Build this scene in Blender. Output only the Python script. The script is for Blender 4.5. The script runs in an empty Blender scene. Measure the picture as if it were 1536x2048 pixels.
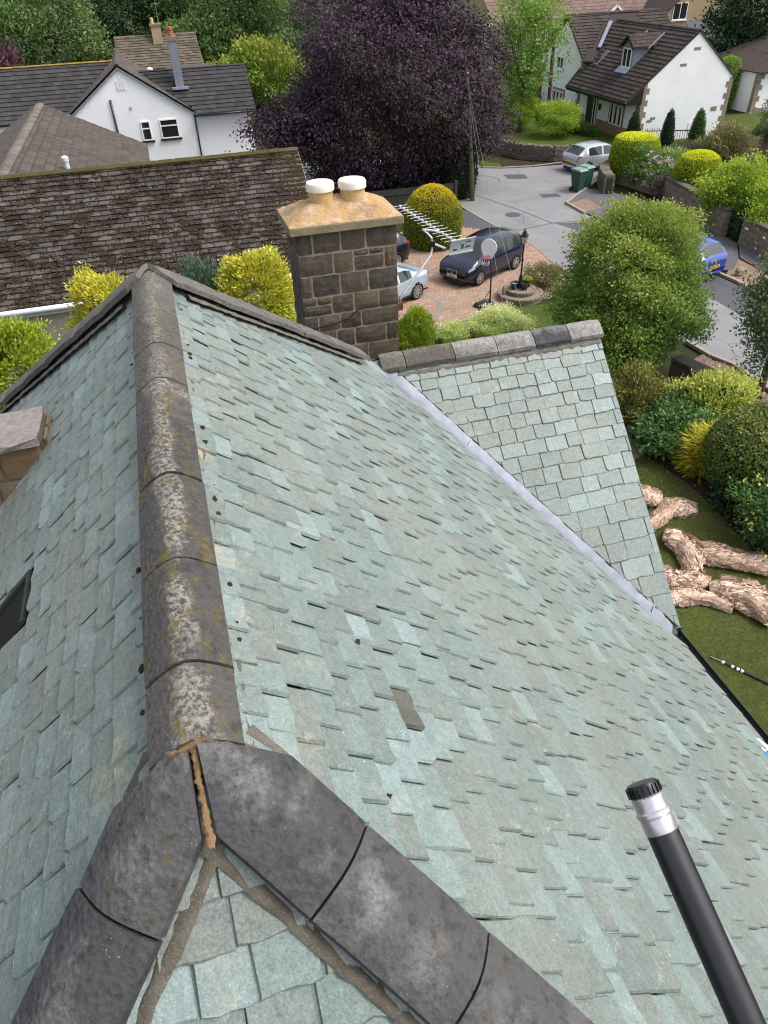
import bpy, bmesh, math, random
import numpy as np
from mathutils import Vector, Matrix

# ---------------------------------------------------------------- camera, sky, sun, exposure
scene = bpy.context.scene
COL = scene.collection
cam_d = bpy.data.cameras.new('camera'); cam = bpy.data.objects.new('camera', cam_d); COL.objects.link(cam)
cam_d.sensor_fit = 'VERTICAL'; cam_d.sensor_height = 36.0; cam_d.sensor_width = 36.0
cam_d.lens = 24.96; cam_d.clip_start = 0.05; cam_d.clip_end = 2000
CAM = Vector((0.19, 0.0, 10.0))
_n = Vector((72, -1776, 1420)).normalized()
_a = Vector((-528, 1114, 1420)); _a = (_a - _n * _a.dot(_n)).normalized()
_u = -_n
_b = Vector((_a.y*_u.z-_a.z*_u.y, _a.z*_u.x-_a.x*_u.z, _a.x*_u.y-_a.y*_u.x))
if _b.x < 0: _b = -_b
_right = Vector((_b.x, _a.x, _u.x)); _up = Vector((_b.y, _a.y, _u.y)); _fwd = Vector((_b.z, _a.z, _u.z))
cam.matrix_world = Matrix(((_right.x, _up.x, -_fwd.x, CAM.x), (_right.y, _up.y, -_fwd.y, CAM.y),
                           (_right.z, _up.z, -_fwd.z, CAM.z), (0, 0, 0, 1)))
scene.camera = cam

SUN_EL, SUN_AZ = math.radians(55), math.radians(114)      # azimuth clockwise from +Y
world = bpy.data.worlds.new('World'); scene.world = world; world.use_nodes = True
wn = world.node_tree; wn.nodes.clear()
w_out = wn.nodes.new('ShaderNodeOutputWorld'); w_bg = wn.nodes.new('ShaderNodeBackground')
w_sky = wn.nodes.new('ShaderNodeTexSky'); w_sky.sky_type = 'NISHITA'; w_sky.sun_disc = False
w_sky.sun_elevation = SUN_EL; w_sky.sun_rotation = SUN_AZ; w_sky.air_density = 1.0; w_sky.dust_density = 3.0; w_sky.ozone_density = 1.0
w_hs = wn.nodes.new('ShaderNodeHueSaturation'); w_hs.inputs['Saturation'].default_value = 0.42   # thin cloud greys the sky light
wn.links.new(w_sky.outputs[0], w_hs.inputs['Color']); wn.links.new(w_hs.outputs[0], w_bg.inputs[0])
w_bg.inputs[1].default_value = 0.15
wn.links.new(w_bg.outputs[0], w_out.inputs[0])
sun_d = bpy.data.lights.new('sun', 'SUN'); sun = bpy.data.objects.new('sun', sun_d); COL.objects.link(sun)
sun_d.energy = 1.2; sun_d.angle = math.radians(24); sun_d.color = (1.0, 0.955, 0.89)
_sd = Vector((math.sin(SUN_AZ)*math.cos(SUN_EL), math.cos(SUN_AZ)*math.cos(SUN_EL), math.sin(SUN_EL)))
sun.rotation_euler = _sd.to_track_quat('Z', 'Y').to_euler()
vs = scene.view_settings; vs.view_transform = 'Standard'; vs.look = 'None'; vs.gamma = 1.0; vs.exposure = 0.97
vs.use_curve_mapping = False
scene.cycles.use_denoising = True; scene.cycles.filter_width = 1.1
scene.cycles.max_bounces = 5; scene.cycles.diffuse_bounces = 3; scene.cycles.glossy_bounces = 3; scene.cycles.transparent_max_bounces = 4

# ---------------------------------------------------------------- helpers
RNG = random.Random(7)
NP = np.random.default_rng(7)

def empty(name, loc=(0, 0, 0), rz=0.0):
    o = bpy.data.objects.new(name, None); COL.objects.link(o)
    o.location = loc; o.rotation_euler = (0, 0, rz); o.empty_display_size = 0.1
    return o

def tag(o, label=None, cat=None, group=None, kind=None):
    if label: o['label'] = label
    if cat: o['category'] = cat
    if group: o['group'] = group
    if kind: o['kind'] = kind
    return o

def thing(name, label, cat, loc=(0, 0, 0), rz=0.0, group=None):
    return tag(empty(name, loc, rz), label, cat, group)

def link(name, me, mat, parent=None):
    o = bpy.data.objects.new(name, me); COL.objects.link(o)
    if mat is not None and not me.materials: me.materials.append(mat)
    if parent is not None: o.parent = parent
    return o

class MB:
    """collects shapes; build() makes one mesh object"""
    def __init__(s): s.v = []; s.f = []; s.r = []; s.cur = 0.0
    def add(s, vs, fs, r=None):
        k = len(s.v); s.v.extend([tuple(p) for p in vs]); s.f.extend([tuple(i + k for i in f) for f in fs])
        s.r.extend([s.cur if r is None else r] * len(fs)); return s
    def box(s, x0, x1, y0, y1, z0, z1, r=None):
        return s.add([(x0,y0,z0),(x1,y0,z0),(x1,y1,z0),(x0,y1,z0),(x0,y0,z1),(x1,y0,z1),(x1,y1,z1),(x0,y1,z1)],
            [(0,3,2,1),(4,5,6,7),(0,1,5,4),(1,2,6,5),(2,3,7,6),(3,0,4,7)], r)
    def obox(s, c, ax, ay, az, r=None):
        c = Vector(c); ax = Vector(ax); ay = Vector(ay); az = Vector(az)
        P = [c + ax*i + ay*j + az*k for k in (-1,1) for j in (-1,1) for i in (-1,1)]
        return s.add(P, [(0,2,3,1),(4,5,7,6),(0,1,5,4),(1,3,7,5),(3,2,6,7),(2,0,4,6)], r)
    def poly(s, pts, r=None): return s.add(pts, [tuple(range(len(pts)))], r)
    def slab(s, pts, dv, r=None):
        """polygon pts extruded by dv"""
        n = len(pts); P = [Vector(p) for p in pts]; Q = [p + Vector(dv) for p in P]
        return s.add(P + Q, [tuple(range(n))[::-1], tuple(range(n, 2*n))] + [(i, (i+1) % n, n + (i+1) % n, n + i) for i in range(n)], r)
    def tube(s, path, rad, n=8, r=None, cap=True):
        path = [Vector(p) for p in path]
        if not isinstance(rad, (list, tuple)): rad = [rad] * len(path)
        V = []; F = []; ref = None
        for i, p in enumerate(path):
            t = (path[min(i+1, len(path)-1)] - path[max(i-1, 0)])
            t = t.normalized() if t.length > 1e-9 else Vector((0, 0, 1))
            if ref is None: ref = Vector((0, 0, 1)) if abs(t.z) < .9 else Vector((1, 0, 0))
            a = (ref - t * ref.dot(t)).normalized(); b = t.cross(a); ref = a
            for k in range(n):
                g = 2*math.pi*k/n; V.append(p + (a*math.cos(g) + b*math.sin(g)) * rad[i])
        for i in range(len(path)-1):
            for k in range(n):
                F.append((i*n+k, i*n+(k+1) % n, (i+1)*n+(k+1) % n, (i+1)*n+k))
        if cap: F.append(tuple(range(n))[::-1]); F.append(tuple(range((len(path)-1)*n, len(path)*n)))
        return s.add(V, F, r)
    def lathe(s, prof, n=16, c=(0, 0, 0), r=None, cap=True):
        V = []; F = []; c = Vector(c)
        for (q, z) in prof:
            for k in range(n):
                g = 2*math.pi*k/n; V.append(c + Vector((q*math.cos(g), q*math.sin(g), z)))
        for i in range(len(prof)-1):
            for k in range(n): F.append((i*n+k, i*n+(k+1) % n, (i+1)*n+(k+1) % n, (i+1)*n+k))
        if cap: F.append(tuple(range(n))[::-1]); F.append(tuple(range((len(prof)-1)*n, len(prof)*n)))
        return s.add(V, F, r)
    def mesh(s, name, smooth=False):
        me = bpy.data.meshes.new(name); me.from_pydata([tuple(p) for p in s.v], [], s.f)
        at = me.attributes.new('rnd', 'FLOAT', 'FACE'); at.data.foreach_set('value', s.r)
        if smooth: me.polygons.foreach_set('use_smooth', [True]*len(me.polygons))
        me.update(); return me
    def build(s, name, mat, parent=None, smooth=False, bevel=0.0, angle=None):
        me = s.mesh(name, smooth or angle is not None)
        o = link(name, me, mat, parent)
        if angle is not None: me.set_sharp_from_angle(angle=math.radians(angle))
        if bevel:
            b = o.modifiers.new('bevel', 'BEVEL'); b.width = bevel; b.segments = 2; b.limit_method = 'ANGLE'
        return o

def np_mesh(name, V, F, rnd=None, tip=None, smooth=False):
    """V (n,3), F (m,k) all faces with the same number of corners"""
    V = np.ascontiguousarray(V, dtype=np.float32); F = np.ascontiguousarray(F, dtype=np.int32); m, k = F.shape
    me = bpy.data.meshes.new(name); me.vertices.add(len(V)); me.vertices.foreach_set('co', V.ravel())
    me.loops.add(m*k); me.loops.foreach_set('vertex_index', F.ravel())
    me.polygons.add(m); me.polygons.foreach_set('loop_start', np.arange(0, m*k, k, dtype=np.int32))
    if smooth: me.polygons.foreach_set('use_smooth', np.ones(m, dtype=bool))
    for nm, arr in (('rnd', rnd), ('tip', tip)):
        if arr is not None:
            at = me.attributes.new(nm, 'FLOAT', 'FACE'); at.data.foreach_set('value', np.ascontiguousarray(arr, dtype=np.float32))
    me.update(calc_edges=True); me.validate(); return me

# ---------------------------------------------------------------- materials
class NT:
    """short-hand for building a node tree"""
    def __init__(s, name, rough=.8, spec=.3):
        s.m = bpy.data.materials.new(name); s.m.use_nodes = True; s.t = s.m.node_tree
        s.b = s.t.nodes['Principled BSDF']; s.b.inputs['Roughness'].default_value = rough
        s.b.inputs['Specular IOR Level'].default_value = spec; s.o = s.t.nodes['Material Output']
    def n(s, typ, **kw):
        x = s.t.nodes.new(typ)
        for k, v in kw.items():
            if k in x.inputs: x.inputs[k].default_value = v
            else: setattr(x, k, v)
        return x
    def l(s, a, b): s.t.links.new(a, b)
    def pos(s, scale=(1, 1, 1), obj=False):
        m = s.n('ShaderNodeMapping'); m.inputs['Scale'].default_value = scale
        if obj: s.l(s.n('ShaderNodeTexCoord').outputs['Object'], m.inputs[0])
        else: s.l(s.n('ShaderNodeNewGeometry').outputs['Position'], m.inputs[0])
        return m.outputs[0]
    def noise(s, vec, scale, detail=4, rough=.6, dist=0.0):
        x = s.n('ShaderNodeTexNoise', Scale=scale, Detail=detail, Roughness=rough, Distortion=dist); s.l(vec, x.inputs['Vector']); return x.outputs['Fac']
    def vor(s, vec, scale, feature='F1', out='Distance'):
        x = s.n('ShaderNodeTexVoronoi', Scale=scale); x.feature = feature; s.l(vec, x.inputs['Vector']); return x.outputs[out]
    def ramp(s, fac, stops):
        x = s.n('ShaderNodeValToRGB'); e = x.color_ramp.elements
        while len(e) < len(stops): e.new(.5)
        for i, (p, c) in enumerate(stops):
            e[i].position = p; e[i].color = (c, c, c, 1) if isinstance(c, (int, float)) else (*c, 1)
        s.l(fac, x.inputs[0]); return x.outputs[0]
    def mix(s, fac, a, b, mode='MIX'):
        x = s.n('ShaderNodeMix', data_type='RGBA', blend_type=mode)
        for v, i in ((fac, 0), (a, 6), (b, 7)):
            if hasattr(v, 'is_output'): s.l(v, x.inputs[i])
            else: x.inputs[i].default_value = v if i == 0 else (*v, 1) if len(v) == 3 else v
        return x.outputs[2]
    def math(s, op, a, b=0.0, clamp=False):
        x = s.n('ShaderNodeMath', operation=op, use_clamp=clamp)
        for v, i in ((a, 0), (b, 1)):
            if hasattr(v, 'is_output'): s.l(v, x.inputs[i])
            else: x.inputs[i].default_value = v
        return x.outputs[0]
    def attr(s, name):
        x = s.n('ShaderNodeAttribute'); x.attribute_name = name; return x.outputs['Fac']
    def rnd(s):
        """one random number per object or, in joined meshes, per piece"""
        return s.math('FRACT', s.math('ADD', s.n('ShaderNodeObjectInfo').outputs['Random'], s.attr('rnd')))
    def col(s, c): s.l(c, s.b.inputs['Base Color']) if hasattr(c, 'is_output') else setattr(s.b.inputs['Base Color'], 'default_value', (*c, 1))
    def bump(s, h, strength=.3, dist=.01):
        x = s.n('ShaderNodeBump', Strength=strength, Distance=dist); s.l(h, x.inputs['Height']); s.l(x.outputs[0], s.b.inputs['Normal'])

MATS = {}
def plain(name, c, rough=.6, metal=0.0, spec=.4, var=.12, vs=6.0, bump=0.0):
    """one colour with slight wear"""
    if name in MATS: return MATS[name]
    t = NT(name, rough, spec); t.b.inputs['Metallic'].default_value = metal
    if var:
        f = t.noise(t.pos(), vs, 5)
        t.col(t.mix(t.ramp(f, [(.3, 0.0), (.7, 1.0)]), tuple(x*(1-var) for x in c), tuple(min(1, x*(1+var)) for x in c)))
        if bump: t.bump(f, bump, .02)
    else: t.col(c)
    MATS[name] = t.m; return t.m

def mat_slate():
    t = NT('slate', .52, .42); p = t.pos(); r = t.rnd()
    base = t.ramp(r, [(0, (.136, .150, .124)), (.16, (.112, .138, .121)), (.38, (.128, .172, .154)), (.62, (.143, .199, .184)), (.82, (.176, .247, .235)), (1, (.258, .352, .346))])
    patch = t.noise(p, 1.3, 3); base = t.mix(t.math('MULTIPLY', t.ramp(patch, [(.40, 0.0), (.62, 1.0)]), .55), base, (.225, .232, .190))
    g = t.noise(p, 38, 6, .7); base = t.mix(t.ramp(g, [(.3, 0.0), (.72, 1.0)]), t.mix(.42, base, (.08, .10, .09)), t.mix(.20, base, (.46, .52, .49)))
    streak = t.noise(t.pos((22, 5, 14)), 2.2, 4, .6, .6); base = t.mix(t.math('MULTIPLY', t.ramp(streak, [(.57, 0.0), (.7, 1.0)]), .14), base, (.40, .47, .45))
    gr = t.noise(p, 150, 3, .8); base = t.mix(t.ramp(gr, [(.34, 0.0), (.66, 1.0)]), t.mix(.38, base, (.05, .065, .06)), t.mix(.13, base, (.55, .60, .57)))
    lich = t.math('MULTIPLY', t.ramp(t.noise(p, 11, 5, .7), [(.60, 0.0), (.68, 1.0)]), t.ramp(gr, [(.45, 0.0), (.6, 1.0)])); base = t.mix(t.math('MULTIPLY', lich, .6), base, (.46, .50, .47))
    d = t.vor(p, 34); spots = t.ramp(d, [(.0, 1.0), (.12, 0.0)]); which = t.ramp(t.noise(p, 9, 2), [(.56, 0.0), (.62, 1.0)])
    base = t.mix(t.math('MULTIPLY', spots, which), base, (.07, .075, .06))
    d2 = t.vor(t.pos((1.1, .9, 1)), 23); base = t.mix(t.math('MULTIPLY', t.ramp(d2, [(.0, 1.0), (.10, 0.0)]), t.ramp(t.noise(p, 6, 2), [(.54, 0.0), (.6, 1.0)])), base, (.62, .64, .60))
    moss = t.math('MULTIPLY', t.ramp(t.noise(p, 5.5, 6, .72), [(.56, 0.0), (.68, 1.0)]), t.ramp(g, [(.35, 0.0), (.6, 1.0)]))
    rg = t.n('ShaderNodeSeparateXYZ'); t.l(t.n('ShaderNodeNewGeometry').outputs['Position'], rg.inputs[0])
    near = t.ramp(t.math('DIVIDE', t.math('ABSOLUTE', rg.outputs[0]), 1.0), [(.10, 1.0), (.55, 0.08)])     # lichen grows along the ridge line
    base = t.mix(t.math('MULTIPLY', moss, near), base, (.36, .29, .19))
    t.col(base)
    h = t.math('ADD', t.noise(p, 16, 8, .65, .4), t.math('MULTIPLY', t.noise(p, 90, 3), .25)); t.bump(h, .55, .012)
    t.l(t.ramp(g, [(.2, .62), (.8, .38)]), t.b.inputs['Roughness'])
    return t.m

def mat_ridge(name='ridge_stone', dark=(.025, .025, .027), pale=(.225, .22, .215), moss=(.085, .078, .034), k=.505, wm=.57, sharp=False):
    t = NT(name, .8, .25); p = t.pos(); r = t.rnd()
    a = t.noise(p, 4.2, 7, .68, .2); b = t.noise(t.pos((6, 1.1, 6)), 1.6, 4, .6, .3); s = t.noise(p, 70, 4, .75)
    base = t.mix(t.ramp(s, [(.3, 0.0), (.7, 1.0)]), dark, tuple(x*2.1 for x in dark))
    base = t.mix(t.math('MULTIPLY', r, .35), base, (.17, .16, .155))
    m = t.math('ADD', t.math('MULTIPLY', a, .55), t.math('MULTIPLY', b, .45))
    nz = t.n('ShaderNodeSeparateXYZ'); t.l(t.n('ShaderNodeNewGeometry').outputs['Normal'], nz.inputs[0]); m = t.math('ADD', m, t.math('MULTIPLY', t.ramp(nz.outputs[2], [(.74, 0.0), (.985, 1.0)]), .24))   # lichen settles on the crown
    m = t.ramp(m, [(k+.05, 0.0), (k+.13, 1.0)] if sharp else [(k+.03, 0.0), (k+.23, 1.0)])
    base = t.mix(t.math('MULTIPLY', m, t.ramp(s, [(.43, 0.0), (.56, 1.0)] if sharp else [(.30, 0.15), (.66, 1.0)])), base, pale)
    o = t.noise(t.pos((8, 3, 8)), 2.6, 6, .75); base = t.mix(t.math('MULTIPLY', t.ramp(o, [(wm, 0.0), (wm+.09, 1.0)]), t.ramp(t.noise(p, 45, 4), [(.38, 0.0), (.58, 1.0)])), base, moss)
    d = t.vor(p, 90); base = t.mix(t.math('MULTIPLY', t.ramp(d, [(0.0, 1.0), (.16, 0.0)]), t.ramp(t.noise(p, 11, 2), [(.55, 0.0), (.6, 1.0)])), base, (.40, .385, .35))
    pit = t.vor(p, 60); base = t.mix(t.math('MULTIPLY', t.ramp(t.noise(p, 24, 5, .75), [(.50, 0.0), (.66, 1.0)]), .55), base, tuple(x*.45 for x in dark))
    t.col(base); t.bump(t.math('ADD', t.math('ADD', s, t.math('MULTIPLY', pit, .8)), t.math('MULTIPLY', a, 1.5)), .8, .006)
    return t.m

def mat_stone(name, c1, c2, c3=None, scale=7, rough=.88, bump=.6, edge=None):
    t = NT(name, rough, .2); p = t.pos(); r = t.rnd(); f = t.noise(p, scale, 7, .68, .3); g = t.noise(p, scale*9, 4, .7)
    base = t.mix(t.ramp(f, [(.34, 0.0), (.68, 1.0)]), c1, c2)
    base = t.mix(t.math('MULTIPLY', r, .55), base, c3 or c2)
    base = t.mix(t.math('MULTIPLY', t.ramp(g, [(.55, 0.0), (.75, 1.0)]), .5), base, tuple(min(1, x*2.2+.05) for x in c2))
    t.col(base); t.bump(t.math('ADD', f, t.math('MULTIPLY', g, .5)), bump, .015); return t.m

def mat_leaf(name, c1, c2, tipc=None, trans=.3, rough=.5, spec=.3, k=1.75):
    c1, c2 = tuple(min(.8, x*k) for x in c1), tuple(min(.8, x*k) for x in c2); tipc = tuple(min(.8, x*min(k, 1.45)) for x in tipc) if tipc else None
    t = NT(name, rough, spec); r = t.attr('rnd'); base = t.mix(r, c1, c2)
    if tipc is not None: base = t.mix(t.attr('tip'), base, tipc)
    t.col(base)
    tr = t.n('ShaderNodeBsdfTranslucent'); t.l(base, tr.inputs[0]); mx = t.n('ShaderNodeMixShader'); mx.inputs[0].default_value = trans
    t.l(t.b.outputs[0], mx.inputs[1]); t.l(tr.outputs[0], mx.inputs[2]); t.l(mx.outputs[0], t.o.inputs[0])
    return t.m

M_SLATE = mat_slate()
M_RIDGE = mat_ridge()
M_RIDGE_MAIN = mat_ridge('ridge_stone_lichened', (.034, .031, .028), (.26, .238, .20), (.125, .098, .026), .575, .515, True)
M_RIDGE_FAR = mat_ridge('ridge_stone_weathered', (.060, .053, .046), (.20, .178, .145), (.12, .095, .028), .58, .53, True)
M_MORTAR = mat_stone('mortar', (.10, .09, .075), (.19, .172, .145), (.085, .07, .045), 22)
M_MORTAR_NEW = mat_stone('orange_mortar', (.17, .10, .045), (.31, .205, .105), (.12, .075, .04), 34)
M_LEAD = plain('lead', (.30, .32, .40), .42, .35, .5, .18, 5, .1)
M_BLACK = plain('black_plastic', (.012, .012, .013), .35, 0, .5, .3)
M_WHITE = plain('white_paint', (.78, .78, .78), .5, 0, .4, .03)
M_GLASS = plain('dark_glass', (.012, .014, .016), .06, 0, .8, 0)
M_STEEL = plain('galvanised_steel', (.42, .43, .44), .35, .9, .5, .15, 12)
M_WOODPOLE = mat_stone('creosoted_pole', (.055, .032, .024), (.11, .062, .042), None, 5)
M_BARK = mat_stone('bark', (.045, .035, .025), (.11, .09, .065), None, 12)
# ---------------------------------------------------------------- the slate roofed house under the camera
T = math.tan(math.radians(43.7)); RZ = 8.6; Y0, Y1 = 1.01, 4.03; XE = 3.80; EZ = RZ - T*XE
GZ, GY, GX = 7.04, 5.68, 3.87
house = thing('slate_roofed_house', 'green slate hipped roof with stone ridge tiles filling the foreground', 'house')
cphi, sphi = math.cos(math.radians(43.7)), math.sin(math.radians(43.7))

def in_view(P, m=0.12):
    v = Vector(P) - CAM; z = v.dot(_fwd)
    if z < .1: return False
    x = v.dot(_right)/z*1420/768; y = v.dot(_up)/z*1420/1024
    return abs(x) < 1+m and abs(y) < 1+m

def clip(poly, hp):
    """poly 2D list cut by half planes (a,b,c): a*x+b*y<=c"""
    for a, b, c in hp:
        out = []; n = len(poly)
        for i in range(n):
            p, q = poly[i], poly[(i+1) % n]; dp = a*p[0]+b*p[1]-c; dq = a*q[0]+b*q[1]-c
            if dp <= 0: out.append(p)
            if dp*dq < 0:
                k = dp/(dp-dq); out.append((p[0]+(q[0]-p[0])*k, p[1]+(q[1]-p[1])*k))
        poly = out
        if len(poly) < 3: return []
    return poly

def slate_outline(w, l, rng, rough=1.0):
    """tail edge at y=0, head at y=l; ragged tail, chipped corners"""
    j = lambda s: rng.uniform(-s, s)*rough
    cl, cr = (rng.random() < .3)*rng.uniform(.004, .022), (rng.random() < .3)*rng.uniform(.004, .022)
    x0, x1 = -w/2, w/2; P = [(x0+cl, j(.004)), (x0+w*.3, j(.005)), (x0+w*.55, j(.006)), (x0+w*.8, j(.005)), (x1-cr, j(.004))]
    P += [(x1+j(.002), cr+.004), (x1+j(.003), l*.5), (x1, l), (x0, l), (x0+j(.003), l*.45), (x0+j(.002), cl+.004)]
    return P

def slate_geo(P, th, rng):
    """flat stone with a dressed, bevelled edge and a slight cup"""
    n = len(P); cx = sum(p[0] for p in P)/n; cy = sum(p[1] for p in P)/n
    V = []
    for (x, y) in P: V.append((x, y, 0))
    for (x, y) in P:
        dx, dy = cx-x, cy-y; L = math.hypot(dx, dy)+1e-6; k = rng.uniform(.003, .011); V.append((x+dx/L*k*.6, y+dy/L*k, th*rng.uniform(.85, 1.1)))
    F = [tuple(range(n, 2*n))] + [(i, (i+1) % n, n+(i+1) % n, n+i) for i in range(n)]
    return V, F

def lay_slates(part, O, u, d, hp, s0, s1, u0, u1, e_top, e_bot, w_top, w_bot, seed, near_sign, keep=300, th=.0076, skip=None):
    """courses of slates on a slope: O on the ridge line, u along it, d down the slope; hp half planes in (u,s)"""
    rng = random.Random(seed); O = Vector(O); u = Vector(u); d = Vector(d); nrm = u.cross(d)
    if nrm.z < 0: nrm = -nrm
    up = -d; X = u if u.cross(up).dot(nrm) > 0 else -u; sx = 1 if X.dot(u) > 0 else -1
    items = []; s = s1
    while s > s0:
        k = (s-s0)/(s1-s0); e = (e_top+(e_bot-e_top)*k)*rng.uniform(.95, 1.05); wm = w_top+(w_bot-w_top)*k
        uu = u0 - rng.uniform(0, wm)
        while uu < u1:
            w = wm*rng.choice((.80, .9, .95, 1.0, 1.05, 1.12, 1.25)); g = rng.uniform(.001, .005); ctr = uu+w/2; L = e*2.15
            t2 = th*rng.choice((.7, .9, 1.0, 1.15, 1.5)); tail = s+rng.uniform(-.007, .007)
            if in_view(O+u*ctr+d*(tail-e*.5), .16) and not (skip and skip(O+u*ctr+d*(tail-e*.5))):
                P = slate_outline(w-g, L, rng)
                # to (u,s) for clipping
                Q = [(ctr+sx*x, tail-y) for x, y in P]; C = clip(Q, hp)
                if C:
                    cut = len(C) != len(Q) or any(abs(a[0]-b[0])+abs(a[1]-b[1]) > 1e-6 for a, b in zip(C, Q))
                    roll = near_sign*sx*rng.choice((.005, .007, .008, .010, .012, .015))/w*rng.uniform(.6, 1.2) + rng.gauss(0, .006)
                    pitch = 2.6*th/L + rng.uniform(-.006, .012); yaw = rng.gauss(0, .010)
                    if cut: roll *= .4
                    Pl = [((q[0]-ctr)*sx, tail-q[1]) for q in C]
                    area = 0.5*abs(sum(Pl[i][0]*Pl[(i+1) % len(Pl)][1]-Pl[(i+1) % len(Pl)][0]*Pl[i][1] for i in range(len(Pl))))
                    if area > .0004:
                        c = O+u*ctr+d*(tail-e*.5); v = CAM-c; vis = min(area, w*e)*abs(v.normalized().dot(nrm))/v.length_squared*(1 if in_view(c, .0) else .05)
                        # local frame: x along u, y up-slope, z normal; origin on tail line raised so that the head touches the deck
                        base = O+u*ctr+d*tail+nrm*(.012+2.4*th+rng.uniform(0, .003))
                        M = Matrix((X, up, nrm)).transposed().to_4x4(); M.translation = base
                        M = M @ Matrix.Rotation(-pitch, 4, 'X') @ Matrix.Rotation(roll, 4, 'Y') @ Matrix.Rotation(yaw, 4, 'Z')
                        V, F = slate_geo(Pl, t2, rng); items.append((vis, M, V, F, rng.random()))
            uu += w
        s -= e
    items.sort(key=lambda q: -q[0])
    for vis, M, V, F, r in items[:keep]:
        mb = MB(); mb.add(V, F, 0.0); o = mb.build('slate', M_SLATE, part); o.matrix_world = M
    rest = MB()
    for vis, M, V, F, r in items[keep:]: rest.add([M @ Vector(p) for p in V], F, r)
    if rest.f: tag(rest.build('slate_rest', M_SLATE, part), kind='stuff')
    return len(items)

def slope_part(name, pts):
    mb = MB(); mb.slab(pts, (0, 0, -.12)); return mb.build(name, plain('roof_deck', (.085, .10, .095), .9), house)

# decks (the boarding under the slates)
HX = XE; NY = Y0-XE                        # near hips reach the eaves here
deck_r = slope_part('roof_slope', [(0, Y0, RZ), (0, Y1, RZ), (GY-Y1, GY, GZ), (XE, GY-(GZ-EZ)/T, EZ), (XE, NY, EZ)])
deck_l = slope_part('roof_slope', [(0, Y1, RZ), (0, Y0, RZ), (-XE, NY, EZ), (-XE, Y1+XE, EZ)])
deck_n = slope_part('roof_slope', [(0, Y0, RZ), (XE, NY, EZ), (-XE, NY, EZ)])
deck_g = slope_part('roof_slope', [(GY-Y1, GY, GZ), (GX, GY, GZ), (GX, GY-(GZ-EZ)/T, EZ), (XE, GY-(GZ-EZ)/T, EZ)])
deck_f = slope_part('roof_slope', [(0, Y1, RZ), (-XE, Y1+XE, EZ), (GY-Y1, Y1+XE, EZ), (GY-Y1, GY, GZ)])
deck_b = slope_part('roof_slope', [(GY-Y1, GY, GZ), (GY-Y1, GY+(GZ-EZ)/T, EZ), (GX, GY+(GZ-EZ)/T, EZ), (GX, GY, GZ)])

S1 = XE/cphi
r2 = math.sqrt(2)
# right slope: u=+Y, s down slope; plan x = s*cphi
gap = .035
hpR = [(-1, -cphi, -(Y0+gap*r2)), (1, -cphi, Y1-gap*r2), (1, cphi, GY+(GY-Y1)-.15), (0, 1, S1+.03), (0, -1, -.05)]
nR = lay_slates(deck_r, (0, 0, RZ), (0, 1, 0), (cphi, 0, -sphi), hpR, .08, S1+.03, -3, 6, .084, .165, .148, .215, 11, 1)
hpL = [(-1, -cphi, -(Y0+gap*r2)), (1, -cphi, Y1-gap*r2), (0, 1, 2.9), (0, -1, -.05)]
# an opening for the skylight is cut by dropping slates there afterwards
nL = lay_slates(deck_l, (0, 0, RZ), (0, 1, 0), (-cphi, 0, -sphi), hpL, .08, 2.6, -1, 7, .094, .135, .165, .22, 12, .6, skip=lambda P: -1.5 < P.x < -.70 and 2.24 < P.y < 2.58)
# near hip face: ridge direction X, down slope -Y
hpN = [(1, -cphi, -gap*r2), (-1, -cphi, -gap*r2), (0, 1, 1.7), (0, -1, -.05)]
nN = lay_slates(deck_n, (0, Y0, RZ), (1, 0, 0), (0, -cphi, -sphi), hpN, .05, 1.5, -1.3, 1.3, .10, .13, .13, .20, 13, 0)
# gable slope: u=+X, d=-Y
SG = (GZ-EZ)/sphi
hpG = [(-1, cphi, -(GY-Y1+.098)), (1, 0, GX+.02), (0, 1, SG+.03), (0, -1, -.05)]
nG = lay_slates(deck_g, (0, GY, GZ), (1, 0, 0), (0, -cphi, -sphi), hpG, .06, SG+.03, 1.5, 4.1, .105, .205, .17, .26, 14, 0)

# one slate is a darker, browner stone than its neighbours
M_SLATE_BROWN = mat_stone('brown_slate', (.085, .088, .070), (.125, .128, .105), None, 16)
_b = min((o for o in deck_r.children if o.name.startswith('slate') and 'rest' not in o.name), key=lambda o: (o.matrix_world.translation-Vector((.58, 1.30, 8.05))).length)
_b.data.materials.clear(); _b.data.materials.append(M_SLATE_BROWN); _b['label'] = 'darker brown grey slate'

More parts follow.
